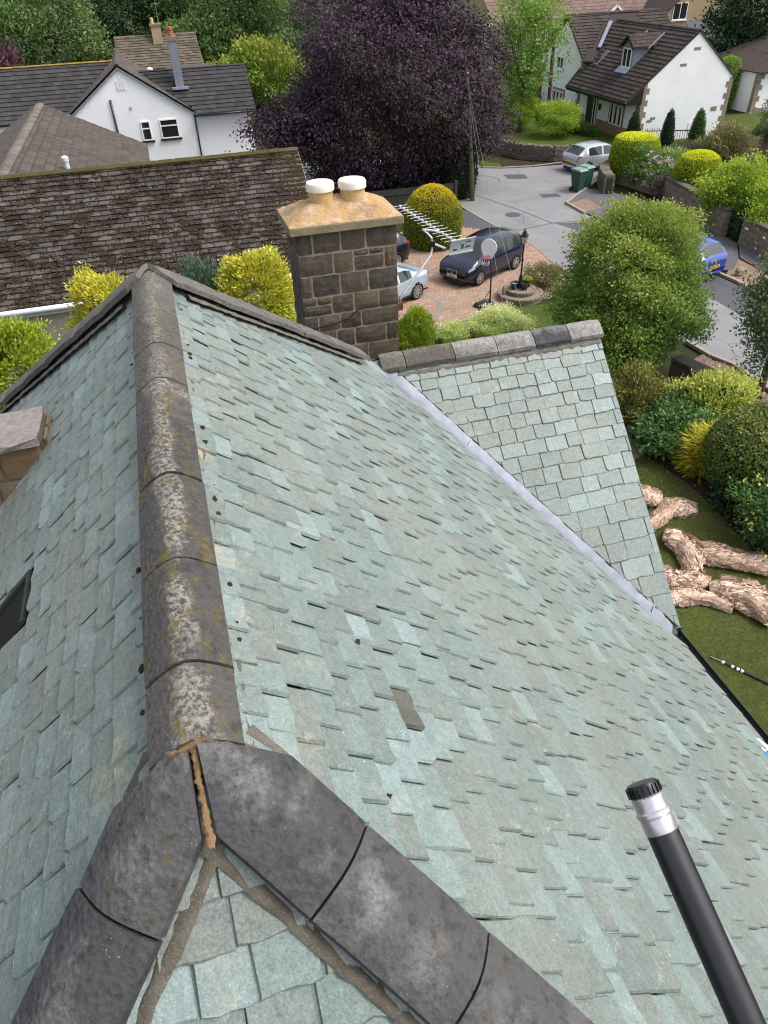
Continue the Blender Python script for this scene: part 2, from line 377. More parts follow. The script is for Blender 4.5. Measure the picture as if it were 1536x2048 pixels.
# ridge and hip tiles: rounded stone sections swept along the ridge line
def ridge_tile(a, b, half, slope, lift, name='ridge_tile', cuts=(), mat=None, rng=RNG, thick=.028, rr=.045, parent=None, jit=.004):
    a = Vector(a); b = Vector(b); t = (b-a).normalized(); lat = Vector((0, 0, 1)).cross(t)
    lat = lat.normalized(); up = t.cross(lat); 
    if up.z < 0: up = -up; lat = -lat
    prof = []; N = 9
    h = half*rng.uniform(.97, 1.03); dz = rng.uniform(-jit, jit)
    for i in range(N):
        x = -h+2*h*i/(N-1); prof.append((x, -(math.sqrt((x*slope)**2+rr*rr)-rr)))
    L = (b-a).length; K = 4; bm = bmesh.new(); rings = []
    for k in range(K+1):
        q = L*k/K; flare = 1.0; e = .006 if k in (0, K) else 0.0
        P = a+t*q+up*(lift+dz-e)
        top = [bm.verts.new(P+lat*x*flare+up*z) for x, z in prof]; bot = [bm.verts.new(P+lat*x*.985+up*(z-thick)) for x, z in prof]
        rings.append((top, bot))
    for k in range(K):
        (t0, b0), (t1, b1) = rings[k], rings[k+1]
        for i in range(N-1):
            bm.faces.new((t0[i], t0[i+1], t1[i+1], t1[i])); bm.faces.new((b0[i], b1[i], b1[i+1], b0[i+1]))
        bm.faces.new((t0[0], t1[0], b1[0], b0[0])); bm.faces.new((t0[-1], b0[-1], b1[-1], t1[-1]))
    for t_, b_ in (rings[0], rings[-1]):
        for i in range(N-1): bm.faces.new((t_[i], b_[i], b_[i+1], t_[i+1]))
    for co, no in cuts:
        g = bm.verts[:]+bm.edges[:]+bm.faces[:]
        r = bmesh.ops.bisect_plane(bm, geom=g, plane_co=co, plane_no=no, clear_outer=True)
        ed = [e for e in r['geom_cut'] if isinstance(e, bmesh.types.BMEdge)]
        try: bmesh.ops.holes_fill(bm, edges=ed)
        except Exception: pass
    bmesh.ops.recalc_face_normals(bm, faces=bm.faces)
    me = bpy.data.meshes.new(name); bm.to_mesh(me); bm.free()
    me.polygons.foreach_set('use_smooth', [True]*len(me.polygons)); me.set_sharp_from_angle(angle=math.radians(40))
    return link(name, me, mat or M_RIDGE, parent or house)

LIFT = .072
ys = [.985, 1.215, 1.605, 2.04, 2.42, 2.74, 3.08, 3.47, 4.04]
for i in range(len(ys)-1):
    o = ridge_tile((0, ys[i]+.004, RZ), (0, ys[i+1]-.004, RZ), .107, T*.96, LIFT+.004*(i % 2), mat=M_RIDGE_MAIN if i < 5 else M_RIDGE_FAR)
hs = T/r2*.93
def hip_run(p0, dirv, lens, start, cuts, mats, half=.118, lift=LIFT):
    dirv = Vector(dirv).normalized(); s = start
    for i, L in enumerate(lens):
        a = Vector(p0)+dirv*(s+.004); b = Vector(p0)+dirv*(s+L-.004)
        ridge_tile(a, b, half, hs, lift, 'hip_tile', cuts if i == 0 else (), mats); s += L
node = (0, Y0, RZ)
hip_run(node, (1, -1, -T), [.42+.16, .39, .40, .42], -.16, [((.010, .98, 0), (-1, -.05, 0)), ((0, .976, 0), (.0, 1, 0))], M_RIDGE)
hip_run(node, (-1, -1, -T), [.36+.16, .40, .42], -.16, [((-.012, .98, 0), (1, -.03, 0)), ((0, .972, 0), (.0, 1, 0))], M_RIDGE)
apex = (0, Y1, RZ); M_HIP_FAR = mat_ridge('far_hip_stone', (.075, .068, .060), (.20, .18, .155), (.13, .105, .04), .45, .58)
hip_run(apex, (1, 1, -T), [.55, .45, .43, .44, .40, .24], -.05, [((0, 0, 0), (-1, 0, 0)), ((0, 3.95, 0), (0, -1, 0))], M_HIP_FAR, .148, .095)
hip_run(apex, (-1, 1, -T), [.42, .36, .42, .40, .42, .42], -.05, [((0, 0, 0), (1, 0, 0)), ((0, 3.95, 0), (0, -1, 0))], M_HIP_FAR, .148, .095)
# the gable's ridge
M_RIDGE_PALE = mat_ridge('ridge_stone_pale', (.075, .07, .066), (.36, .34, .31), (.20, .17, .06), .42, .68)
gx = [1.70, 1.93, 2.40, 2.82, 3.20, 3.56, 3.91]
for i in range(6):
    ridge_tile((gx[i]+.004, GY, GZ), (gx[i+1]-.004, GY, GZ), .135, T*.95, LIFT+.006, mat=[M_RIDGE_FAR, M_RIDGE_FAR, M_RIDGE_PALE, M_RIDGE_PALE, M_RIDGE, M_RIDGE_PALE][i], thick=.035)

# mortar bedding under the tile edges: lumpy strips
def mortar_strip(a, b, w, h, name='mortar', mat=None, n=None, seed=0, parent=None, rough=1.0):
    rng = random.Random(seed); a = Vector(a); b = Vector(b); L = (b-a).length; n = n or max(4, int(L/.035)); t = (b-a)/L
    lat = Vector((0, 0, 1)).cross(t).normalized(); up = t.cross(lat); 
    if up.z < 0: up = -up
    V = []; F = []; m = 6
    for i in range(n+1):
        P = a+t*(L*i/n); ww = w*(1+rough*rng.uniform(-.4, .35)); hh = h*(1+rough*rng.uniform(-.3, .3)); sh = rough*rng.uniform(-.3, .3)*w
        for k in range(m):
            g = math.pi*k/(m-1); V.append(P+lat*(ww*math.cos(g)+sh)+up*(hh*math.sin(g)+rng.uniform(-.003, .003)-.01))
    for i in range(n):
        for k in range(m-1): F.append((i*m+k, (i+1)*m+k, (i+1)*m+k+1, i*m+k+1))
    mb = MB(); mb.add(V, F); return mb.build(name, mat or M_MORTAR, parent or house, smooth=True)
for sx_, q in ((1, 0), (-1, 1)):
    mortar_strip((sx_*.113, 1.0, RZ-.113*T+.035), (sx_*.113, 3.95, RZ-.113*T+.035), .011, .012, seed=q)
dd = Vector((1, -1, -T)).normalized()
def hip_mortar(p0, dv, off, s0, s1, seed, w=.022, h=.010, mat=None, zz=-.066):
    dv = Vector(dv).normalized(); lat = Vector((0, 0, 1)).cross(dv).normalized()
    a = Vector(p0)+dv*s0+lat*off+Vector((0, 0, zz+.035)); b = Vector(p0)+dv*s1+lat*off+Vector((0, 0, zz+.035)); mortar_strip(a, b, w, h, seed=seed, mat=mat, rough=.35)
for off, sd in ((.124, 3), (-.124, 4)):
    hip_mortar(node, (1, -1, -T), off, .05, 1.6, sd); hip_mortar(node, (-1, -1, -T), off, .05, 1.5, sd+2)
    hip_mortar(apex, (1, 1, -T), off*1.22, .1, 2.3, sd+4, .03, .02); hip_mortar(apex, (-1, 1, -T), off*1.22, .1, 2.6, sd+6, .03, .02)
mortar_strip((1.85, GY-.135, GZ-.09), (GX+.02, GY-.135, GZ-.09), .02, .03, seed=21)
# open cement joint between the two near hip tiles and the last ridge tile
mortar_strip((0, .985, RZ+.058), (.002, .80, RZ-.055), .008, .006, 'joint_mortar', M_MORTAR_NEW, 30, 31)
mortar_strip((-.06, .982, RZ+.045), (.03, .986, RZ+.068), .009, .008, 'joint_mortar', M_MORTAR_NEW, 14, 33)
mortar_strip((.02, .990, RZ+.062), (.125, .995, RZ-.035), .014, .014, 'joint_mortar', M_MORTAR, 9, 34)
mortar_strip((-.13, .975, RZ-.03), (-.05, .982, RZ+.05), .012, .012, 'joint_mortar', M_MORTAR, 8, 35)

# moss tufts in the slate joints and along the mortar
M_MOSS = mat_stone('dark_moss', (.020, .016, .008), (.055, .045, .016), (.03, .016, .008), 60)
def moss_tuft(P, r, seed):
    rng = random.Random(seed); bm = bmesh.new(); bmesh.ops.create_icosphere(bm, subdivisions=2, radius=r)
    for v in bm.verts: v.co *= rng.uniform(.75, 1.3); v.co.z *= .6
    me = bpy.data.meshes.new('moss_tuft'); bm.to_mesh(me); bm.free()
    o = link('moss_tuft', me, M_MOSS, house); o.location = P
rng = random.Random(5)
for i in range(46):
    k = rng.random()
    if k < .35: yy = rng.uniform(1.2, 3.9); P = Vector((.128, yy, RZ-.128*T+.045))
    elif k < .6: q = rng.uniform(.3, 1.5); P = Vector(node)+dd*q+Vector((0, 0, 1)).cross(dd).normalized()*.134+Vector((0, 0, -.045))
    elif k < .75: yy = rng.uniform(1.2, 3.9); P = Vector((-.128, yy, RZ-.128*T+.045))
    else:
        xx = rng.uniform(.2, 1.6); yy = rng.uniform(.8, 4.4); P = Vector((xx, yy, RZ-xx*T+.035))
        if yy < Y0-xx*.9+.3 or yy > 3.9+xx*.8: continue
    moss_tuft(P, rng.uniform(.006, .013), i)

# lead valley between main roof and gable
va = Vector((GY-Y1+.06, GY-.06, GZ-.06+.035)); vb = Vector((XE, GY-(GZ-EZ)/T, EZ+.035)); vt = (vb-va).normalized(); vl = Vector((0, 0, 1)).cross(vt).normalized()
M_LEADV = plain('valley_lead', (.19, .202, .24), .45, .15, .45, .26, 7, .3)
mb = MB(); n = 24; yv = GY-(GZ-EZ)/T
for i in range(n+1):
    q = i/n; x = (GY-Y1)+(XE-(GY-Y1))*q; y = GY+(yv-GY)*q      # valley line in plan, lead laid up the gable slope
    for off, dz in ((-.16, .0), (0.0, .016), (.055, .022), (.095, -.012)):
        xx, yy = min(x+off/r2, XE+.02), min(y+off/r2, GY-.02)
        zz = RZ-T*xx if off < 0 else GZ-T*(GY-yy)
        mb.v.append((xx, yy, zz+.03+dz+.002*math.sin(i*2.3)))
for i in range(n):
    for k in range(3): mb.f.append((i*4+k, i*4+k+1, i*4+5+k, i*4+4+k)); mb.r.append(0)
mb.build('valley_lead', M_LEADV, house, smooth=True)
for q in (.30, .93):
    P = va+(vb-va)*q; m2 = MB(); m2.obox(P+Vector((.012, .012, .040)), Vector((.026, .026, .022)), vt*.004, (0, 0, .005)); m2.build('lead_lap', M_LEAD, house)
# dark strip on the gable side: moss, with the shadow gap coloured in
mortar_strip(Vector((GY-Y1+.155, GY-.06, GZ-.06*T+.045)), Vector((XE+.03, yv+.05, EZ+.05*T+.045)), .009, .014, 'valley_moss_shade', M_MOSS, 80, 41)

# gutter along the main eave: half round with brackets
gr = thing_gut = MB(); n = 30
M_GUT = plain('black_gutter', (.018, .018, .02), .4, 0, .45, .3)
V = []; F = []; m = 9; gy0, gy1 = -1.5, GY-(GZ-EZ)/T+.05
for i in range(2):
    yy = (gy0, gy1)[i]
    for r_ in (.058, .050):
        for k in range(m):
            g = math.pi+math.pi*k/(m-1); V.append((XE+.075+r_*math.cos(g), yy, EZ-.02+r_*math.sin(g)))
for base in (0, m):
    for k in range(m-1): F.append((base+k, base+k+1, 2*m+base+k+1, 2*m+base+k))
for k in range(m-1): F.append((k, m+k, m+k+1, k+1)); F.append((2*m+k, 2*m+k+1, 3*m+k+1, 3*m+k))
F += [(0, 2*m, 3*m, m), (m-1, 2*m-1, 4*m-1, 3*m-1)]
gr.add(V, F); gut = gr.build('gutter', M_GUT, house, angle=35)
for yy in (3.3, 2.5, 1.7):
    b_ = MB(); b_.box(XE+.01, XE+.14, yy-.02, yy+.02, EZ-.085, EZ-.072); b_.build('gutter_bracket', M_GUT, gut)
b_ = MB(); b_.box(XE-.02, XE+.15, gy1-.01, gy1+.10, EZ-.10, EZ+.02); b_.build('gutter_end', M_GUT, gut, bevel=.01)
# walls below
M_HWALL = mat_stone('house_stone', (.12, .10, .08), (.24, .20, .15), None, 4)
w_ = MB(); w_.box(-3.5, 3.45, -2.5, 7.5, 0, EZ-.05); w_.build('wall', M_HWALL, house)
w_ = MB(); yb = GY-(GZ-EZ)/T; w_.slab([(3.45, yb+.3, 0), (3.45, 2*GY-yb-.3, 0), (3.45, 2*GY-yb-.3, EZ), (3.45, GY, GZ-.3), (3.45, yb+.3, EZ)], (.32, 0, 0)); w_.build('gable_wall', M_HWALL, house)
w_ = MB(); w_.obox((GX-.02, (GY+yb)/2, (GZ+EZ)/2-.09), (.015, 0, 0), (0, (GY-yb)/2, (GZ-EZ)/2), (0, -.03, .03)); w_.build('bargeboard', M_GUT, house)
# ---------------------------------------------------------------- chimney on the house
M_CHST = mat_stone('sooty_sandstone', (.022, .019, .018), (.105, .09, .075), (.17, .122, .078), 13, .85, 1.0)
M_CHMO = mat_stone('chimney_mortar', (.26, .19, .125), (.44, .36, .275), (.20, .14, .09), 20)
M_CAP = mat_stone('chimney_cap_stone', (.19, .145, .085), (.29, .235, .16), (.14, .12, .07), 9)
CX0, CX1, CY0, CY1, CZ0, CZ1 = 1.23, 2.22, 6.72, 7.30, 5.9, 7.92
chim = MB(); chim.box(CX0+.012, CX1-.012, CY0+.012, CY1-.012, CZ0, CZ1); chim = chim.build('chimney', M_CHMO, house)
rows = [(.205, [.0, .155, .43, .68, 1.0]), (.205, [.0, .345, .55, .86, 1.0]), (.215, [.0, .12, .40, .69, 1.0]), (.19, [.0, .30, .53, .79, 1.0]),
        (.175, [.0, .15, .38, .60, 1.0]), (.19, [.0, .33, .52, .86, 1.0]), (.20, [.0, .28, .66, 1.0]), (.20, [.0, .4, .75, 1.0])]
def stone_block(x0, x1, z0, z1, face, depth, rng, name='stone', mat=None, parent=None):
    """a hammer-dressed stone: bulged front with uneven edges. face: function (a,z,out)->point"""
    nx = 4; nz = 3; g = .010; V = []; F = []
    xs = [x0+g+(x1-x0-2*g)*i/nx for i in range(nx+1)]; zs = [z0+g+(z1-z0-2*g)*k/nz for k in range(nz+1)]
    for k, z in enumerate(zs):
        for i, x in enumerate(xs):
            e = (i in (0, nx)) + (k in (0, nz)); out = depth*(1.0 if e == 0 else .35 if e == 1 else .05)*rng.uniform(.7, 1.25)
            V.append(face(x+rng.uniform(-.004, .004), z+rng.uniform(-.005, .005), out))
    for k in range(nz):
        for i in range(nx): F.append((k*(nx+1)+i, k*(nx+1)+i+1, (k+1)*(nx+1)+i+1, (k+1)*(nx+1)+i))
    # skirt back into the wall
    ring = [i for i in range(nx+1)] + [k*(nx+1)+nx for k in range(1, nz+1)] + [nz*(nx+1)+i for i in range(nx-1, -1, -1)] + [k*(nx+1) for k in range(nz-1, 0, -1)]
    b0 = len(V)
    for q in ring:
        i = q % (nx+1); k = q//(nx+1); V.append(face(xs[i], zs[k], -.02))
    n = len(ring)
    for j in range(n): F.append((ring[j], b0+j, b0+(j+1) % n, ring[(j+1) % n]))
    mb = MB(); mb.add(V, F); return mb.build(name, mat or M_CHST, parent)
rng = random.Random(3); z = CZ1
for h, cuts in rows:
    for a, b in zip(cuts[:-1], cuts[1:]):
        if rng.random() < .10 and b-a > .2:
            zm = z-h*rng.uniform(.3, .45)
            pcs = [(a, (a+b)/2, zm, z), ((a+b)/2, b, zm, z), (a, b, z-h, zm)]
        else: pcs = [(a, b, z-h, z)]
        for p, q, z0, z1 in pcs:
            stone_block(CX0+(CX1-CX0)*p, CX0+(CX1-CX0)*q, z0, z1, lambda x, zz, o: (x, CY0+.012-o, zz), .016, rng, parent=chim)
    for p, q in ((0, .45), (.45, 1.0)):
        stone_block(CY0+(CY1-CY0)*p, CY0+(CY1-CY0)*q, z-h, z, lambda y, zz, o: (CX0+.012-o, y, zz), .02, rng, parent=chim)
        stone_block(CY0+(CY1-CY0)*p, CY0+(CY1-CY0)*q, z-h, z, lambda y, zz, o: (CX1-.012+o, y, zz), .02, rng, parent=chim)
    z -= h
cap = MB(); cap.box(CX0-.06, CX1+.05, CY0-.06, CY1+.06, CZ1+.001, CZ1+.075); cap = cap.build('chimney_cap', M_CAP, chim, bevel=.008)
def mat_flaunch():
    t = NT('chimney_flaunching', .9, .15); p = t.pos(); f = t.noise(p, 5, 7, .7, .3); g = t.noise(p, 40, 5, .75); h = t.noise(p, 8, 5, .7)
    c = t.mix(t.ramp(f, [(.35, 0.0), (.62, 1.0)]), (.50, .30, .11), (.44, .29, .17)); c = t.mix(t.ramp(h, [(.5, 0.0), (.62, 1.0)]), c, (.55, .40, .32))
    c = t.mix(t.math('MULTIPLY', t.ramp(t.noise(t.pos((1.4, 1, 3)), 4.2, 6, .75), [(.50, 0.0), (.60, 1.0)]), t.ramp(g, [(.35, 0.0), (.6, 1.0)])), c, (.17, .15, .09))
    c = t.mix(t.math('MULTIPLY', t.ramp(g, [(.5, 0.0), (.7, 1.0)]), .5), c, (.62, .48, .30)); t.col(c); t.bump(t.math('ADD', g, f), .9, .02); return t.m
n = 14; V = []; F = []; nx, ny = 22, 14
hx, hy = (CX1-CX0)/2+.05, (CY1-CY0)/2+.055; cx_, cy_ = (CX0+CX1)/2-.005, (CY0+CY1)/2
for j in range(ny+1):
    for i in range(nx+1):
        u_ = -1+2*i/nx; v_ = -1+2*j/ny; m_ = max(0, 1-max((abs(u_)*hx-.20)/(hx-.20) if abs(u_)*hx > .20 else 0, (abs(v_)*hy-.02)/(hy-.02) if abs(v_)*hy > .02 else 0))
        V.append((cx_+u_*hx, cy_+v_*hy, CZ1+.077+.165*(1-(1-m_)**1.15)*(1.0)+rng.uniform(-.006, .006)*(m_ > 0)))
for j in range(ny):
    for i in range(nx): F.append((j*(nx+1)+i, j*(nx+1)+i+1, (j+1)*(nx+1)+i+1, (j+1)*(nx+1)+i))
fl = MB(); fl.add(V, F); fl.build('flaunching', mat_flaunch(), chim, smooth=True)
M_POT = mat_stone('buff_clay', (.50, .32, .13), (.60, .42, .20), None, 30); M_POTCAP = mat_stone('cream_cowl', (.60, .53, .42), (.78, .71, .58), None, 10, .6, .1) if True else plain('cream_cowl', (.74, .66, .52), .5, 0, .4, .03)
for px, py in ((1.555, 7.0), (1.86, 6.98)):
    p = MB(); p.lathe([(.115, 8.10), (.118, 8.255), (.112, 8.26)], 28, (px, py, 0)); p = p.build('chimney_pot', M_POT, chim, angle=40)
    c = MB(); c.lathe([(.126, 8.215), (.133, 8.22), (.134, 8.272), (.124, 8.288), (.06, 8.296), (.001, 8.298)], 32, (px, py, 0)); c.build('pot_cap', M_POTCAP, p, angle=50)
ca = MB(); ca.tube([(CX0-.01, 6.705, 6.98), (CX0+.3, 6.685, 7.02), (CX0+.45, 6.685, 7.06), (CX0+.56, 6.684, 7.14), (CX0+.75, 6.685, 7.15), (CX1, 6.686, 7.16), (CX1+.03, 6.8, 7.16)], .007, 6); ca.build('cable', M_BLACK, chim)

# ---------------------------------------------------------------- dormer stone and skylight on the left slope
M_DST = mat_stone('brown_dormer_stone', (.17, .112, .055), (.13, .118, .10), (.21, .125, .05), 9, .75, .5)
M_DTOP = mat_stone('lichened_stone_slab', (.20, .165, .15), (.40, .37, .36), (.26, .21, .17), 22, .85, 1.0)
dormer = MB(); dx1 = -.70; dy0, dy1 = 3.57, 3.86
dormer.slab([(dx1, dy0, RZ+T*dx1-.03), (dx1-.03, dy0, 8.03), (-1.9, dy0, 7.96), (-1.9, dy0, 6.6)], (0, dy1-dy0, 0)); dormer = dormer.build('dormer_stub', plain('dormer_core', (.10, .085, .06), .9), house)
dl = random.Random(8)
for (x0, x1, z0, z1) in ((-.96, -.73, 7.80, 8.00), (-1.28, -.96, 7.80, 7.99), (-1.6, -1.28, 7.8, 7.98), (-1.02, -.80, 7.62, 7.80), (-1.36, -1.02, 7.58, 7.80), (-1.9, -1.36, 7.58, 7.8), (-1.45, -1.12, 7.36, 7.58), (-1.9, -1.45, 7.30, 7.58), (-1.9, -1.4, 7.0, 7.3)):
    stone_block(x0, x1, z0, z1, lambda x, zz, o: (x, dy0-.002-o, zz), .012, dl, 'stone', M_DST, dormer)
for (y0, y1, z0, z1) in ((dy0, dy0+.15, 7.94, 8.02), (dy0+.15, dy1, 7.94, 8.02)):
    stone_block(y0, y1, z0, z1, lambda y, zz, o: (dx1+.0+o*.6, y, zz), .012, dl, 'stone', M_DST, dormer)
V = []; F = []; nn = 10
for k in range(2):
    for i in range(nn+1):
        for j in range(4):
            V.append((-.73-1.25*i/nn+dl.uniform(-.012, .012), dy0-.05+(dy1-dy0+.08)*j/3+dl.uniform(-.012, .012), 8.045-.04*k-.07*i/nn+dl.uniform(-.006, .006)))
o_ = (nn+1)*4
for i in range(nn):
    for j in range(3): F += [(i*4+j, i*4+j+1, (i+1)*4+j+1, (i+1)*4+j), (o_+i*4+j, o_+(i+1)*4+j, o_+(i+1)*4+j+1, o_+i*4+j+1)]
    F += [(i*4, (i+1)*4, o_+(i+1)*4, o_+i*4), (i*4+3, o_+i*4+3, o_+(i+1)*4+3, (i+1)*4+3)]
for j in range(3): F += [(j, o_+j, o_+j+1, j+1), (nn*4+j, nn*4+j+1, o_+nn*4+j+1, o_+nn*4+j)]
sl = MB(); sl.add(V, F); sl.build('slab', M_DTOP, dormer)
# skylight: a frame with dark glass set into the slates
sk_x0, sk_x1, sk_y0, sk_y1 = -1.45, -.69, 2.26, 2.56
def on_left(x, y, h): return Vector((x, y, RZ+T*x)) + Vector((-sphi, 0, cphi))*h
sky = MB(); sky.slab([on_left(x, y, .010) for x, y in ((sk_x0, sk_y0), (sk_x1, sk_y0), (sk_x1, sk_y1), (sk_x0, sk_y1))], on_left(0, 0, .004)-on_left(0, 0, 0))
sky = sky.build('skylight', plain('skylight_glass', (.008, .012, .012), .35, 0, .15, .3), house)
for (a, b) in (((sk_x1, sk_y0), (sk_x1, sk_y1)), ((sk_x0, sk_y1), (sk_x1, sk_y1))):
    fr = MB(); A = on_left(*a, .02); B = on_left(*b, .02); m_ = (A+B)/2; dv = (B-A)/2; nv = Vector((-sphi, 0, cphi)); la = dv.cross(nv).normalized()
    fr.obox(m_, dv, la*.012, nv*.008); fr.build('skylight_frame', plain('dark_frame', (.03, .032, .03), .5), sky)
for o in list(deck_l.children):       # slates stop at the skylight and at the dormer
    c = o.matrix_world.translation if o.name.startswith('slate') and 'rest' not in o.name else None
    if c is None: continue
    if (sk_x0-.02 < c.x < sk_x1+.0 and sk_y0-.08 < c.y < sk_y1+.08): bpy.data.objects.remove(o)

# ---------------------------------------------------------------- television aerial on the chimney
aer = thing('television_aerial', 'silver television aerial with many rods on a cranked mast beside the chimney', 'aerial', (2.24, 7.0, 7.0))
def A(*p): return Vector(p)-Vector((2.24, 7.0, 7.0))
M_ALU = plain('dull_aluminium', (.62, .63, .64), .38, .75, .5, .12, 14)
m_ = MB(); m_.tube([A(2.30, 7.0, 7.02), A(2.36, 7.0, 7.10), A(2.74, 7.22, 7.39), A(2.76, 7.24, 7.44), A(2.755, 7.24, 7.56)], .013, 10); m_.build('mast', M_ALU, aer, angle=40)
m_ = MB(); m_.box(-.03, .10, -.05, .05, -.06, .03); m_.box(-.015, .05, -.035, .035, -.2, -.05); m_.build('bracket', mat_stone('rusty_iron', (.11, .045, .022), (.17, .075, .04), None, 20), aer, bevel=.008)
tip, tail = Vector((2.80, 8.52, 7.545)), Vector((3.01, 7.10, 7.51)); bd = (tail-tip).normalized(); bl = Vector((0, 0, 1)).cross(bd).normalized()
m_ = MB(); m_.tube([A(*tip), A(*tail)], .010, 8); m_.build('boom', M_ALU, aer)
m_ = MB(); m_.tube([A(2.755, 7.24, 7.56), A(2.72, 7.30, 7.60), A(2.72, 7.42, 7.60), A(2.945, 7.55, 7.52)], .012, 8); m_.build('arm', M_ALU, aer)
m_ = MB(); m_.tube([A(2.77, 7.24, 7.50), A(2.90, 7.22, 7.44)], .012, 8); m_.build('arm', M_ALU, aer)
m_ = MB(); m_.obox(A(2.765, 7.24, 7.50), (.022, 0, 0), (0, .022, 0), (0, 0, .03)); m_.build('clamp', M_BLACK, aer, bevel=.005)
NE = 15
for i in range(NE):
    P = tip+(tail-tip)*(.01+.93*i/(NE-1)); hl = .085+.045*i/(NE-1); m_ = MB(); m_.tube([A(*(P-bl*hl+Vector((0, 0, .014)))), A(*(P+bl*hl+Vector((0, 0, .014))))], .0034, 6)
    e_ = m_.build('rod', M_ALU, aer)
    m_ = MB(); m_.obox(A(*(P+Vector((0, 0, .012)))), bl*.008, bd*.012, (0, 0, .010)); m_.build('clip', plain('white_clip', (.72, .72, .70), .5), e_)
# reflector plate with slots
rp = tail+bd*.06; uvz = (Vector((0, 0, 1))*.96+bd*.28).normalized()
rf = MB(); W_, H_ = .145, .085
def RQ(u, v, d=0): return A(*(rp+bl*u+uvz*v+bd*d))
holes = [(-.10, -.048, -.048, -.022), (-.044, -.018, .018, .044), (-.012, .026, -.04, .022), (.044, .105, .026, .048), (.04, .105, -.035, -.007)]
gxs = sorted(set([-W_, W_]+[h[0] for h in holes]+[h[1] for h in holes])); gzs = sorted(set([-H_, H_]+[h[2] for h in holes]+[h[3] for h in holes]))
for i in range(len(gxs)-1):
    for j in range(len(gzs)-1):
        mx_, mz_ = (gxs[i]+gxs[i+1])/2, (gzs[j]+gzs[j+1])/2
        if any(h[0] < mx_ < h[1] and h[2] < mz_ < h[3] for h in holes): continue
        rf.slab([RQ(gxs[i], gzs[j]), RQ(gxs[i+1], gzs[j]), RQ(gxs[i+1], gzs[j+1]), RQ(gxs[i], gzs[j+1])], bd*.004)
for s_ in (-1, 1): rf.slab([RQ(-W_, s_*H_), RQ(W_, s_*H_), RQ(W_, s_*(H_-.012)), RQ(-W_, s_*(H_-.012))], bd*.018)
rf.build('reflector', plain('grey_plate', (.50, .53, .52), .5, .2, .4, .1), aer)

# ---------------------------------------------------------------- the cleaning lance held over the roof
tip, end = Vector((.570, .330, 9.242)), Vector((.590, .130, 9.120)); ld = (tip-end).normalized()
lance = thing('cleaning_lance', 'black telescopic cleaning pole with a silver collar and ribbed black end', 'pole', tip)
m_ = MB(); m_.tube([end-tip-ld*.5, end-tip, -ld*.036], [.0178, .0178, .0178], 28); m_.build('pole', plain('satin_black', (.014, .014, .018), .36, 0, .5, .25, 40), lance, angle=40)
def ring(prof):
    q = ld.to_track_quat('Z', 'Y').to_matrix(); m = MB(); m.lathe(prof, 32); m.v = [tuple(q @ Vector(p)) for p in m.v]; return m
ring([(.0165, -.040), (.0182, -.037), (.0182, -.022), (.0170, -.021), (.0198, -.019), (.0200, -.015), (.0180, -.013), (.0180, -.004), (.0185, -.002), (.0185, .001), (.017, .003)]).build('collar', plain('brushed_metal', (.62, .58, .60), .34, .75, .5, .1, 60), lance, angle=30)
ring([(.0160, .0), (.0178, .004), (.0180, .013), (.0165, .016), (.010, .0165), (.001, .0165)]).build('nozzle', M_BLACK, lance, angle=30)
q = ld.to_track_quat('Z', 'Y').to_matrix()
for k in range(22):
    g = 6.2832*k/22; m_ = MB(); d_ = Vector((math.cos(g), math.sin(g), 0)); t_ = Vector((-d_.y, d_.x, 0)); m_.obox(q @ (d_*.0182+Vector((0, 0, .0085))), q @ (d_*.0014), q @ (t_*.0013), q @ Vector((0, 0, .0050))); m_.build('grip_rib', M_BLACK, lance)

# strap and cloth hooked over the gutter
st = thing('gutter_rope', 'blue rope with a scrap of white cloth hanging over the gutter', 'rope', (3.70, 2.15, 5.07))
m_ = MB(); m_.tube([(.02, -.5, .03), (-.02, -.12, .06), (-.05, 0, .075), (.04, .03, .05), (.09, .03, -.06), (.1, .02, -.5)], .014, 8); m_.build('rope', plain('blue_rope', (.02, .22, .62), .5), st, smooth=True)
m_ = MB(); V = []; nn = 6
for i in range(nn+1):
    for j in range(nn+1): V.append((-.10+.17*i/nn, -.02+.17*j/nn, .10-.10*(i/nn)+.015*math.sin(i*1.7+j*1.1)))
m_.add(V, [(j*(nn+1)+i, j*(nn+1)+i+1, (j+1)*(nn+1)+i+1, (j+1)*(nn+1)+i) for j in range(nn) for i in range(nn)]); m_.build('cloth', plain('pale_cloth', (.55, .60, .72), .8), st, smooth=True)
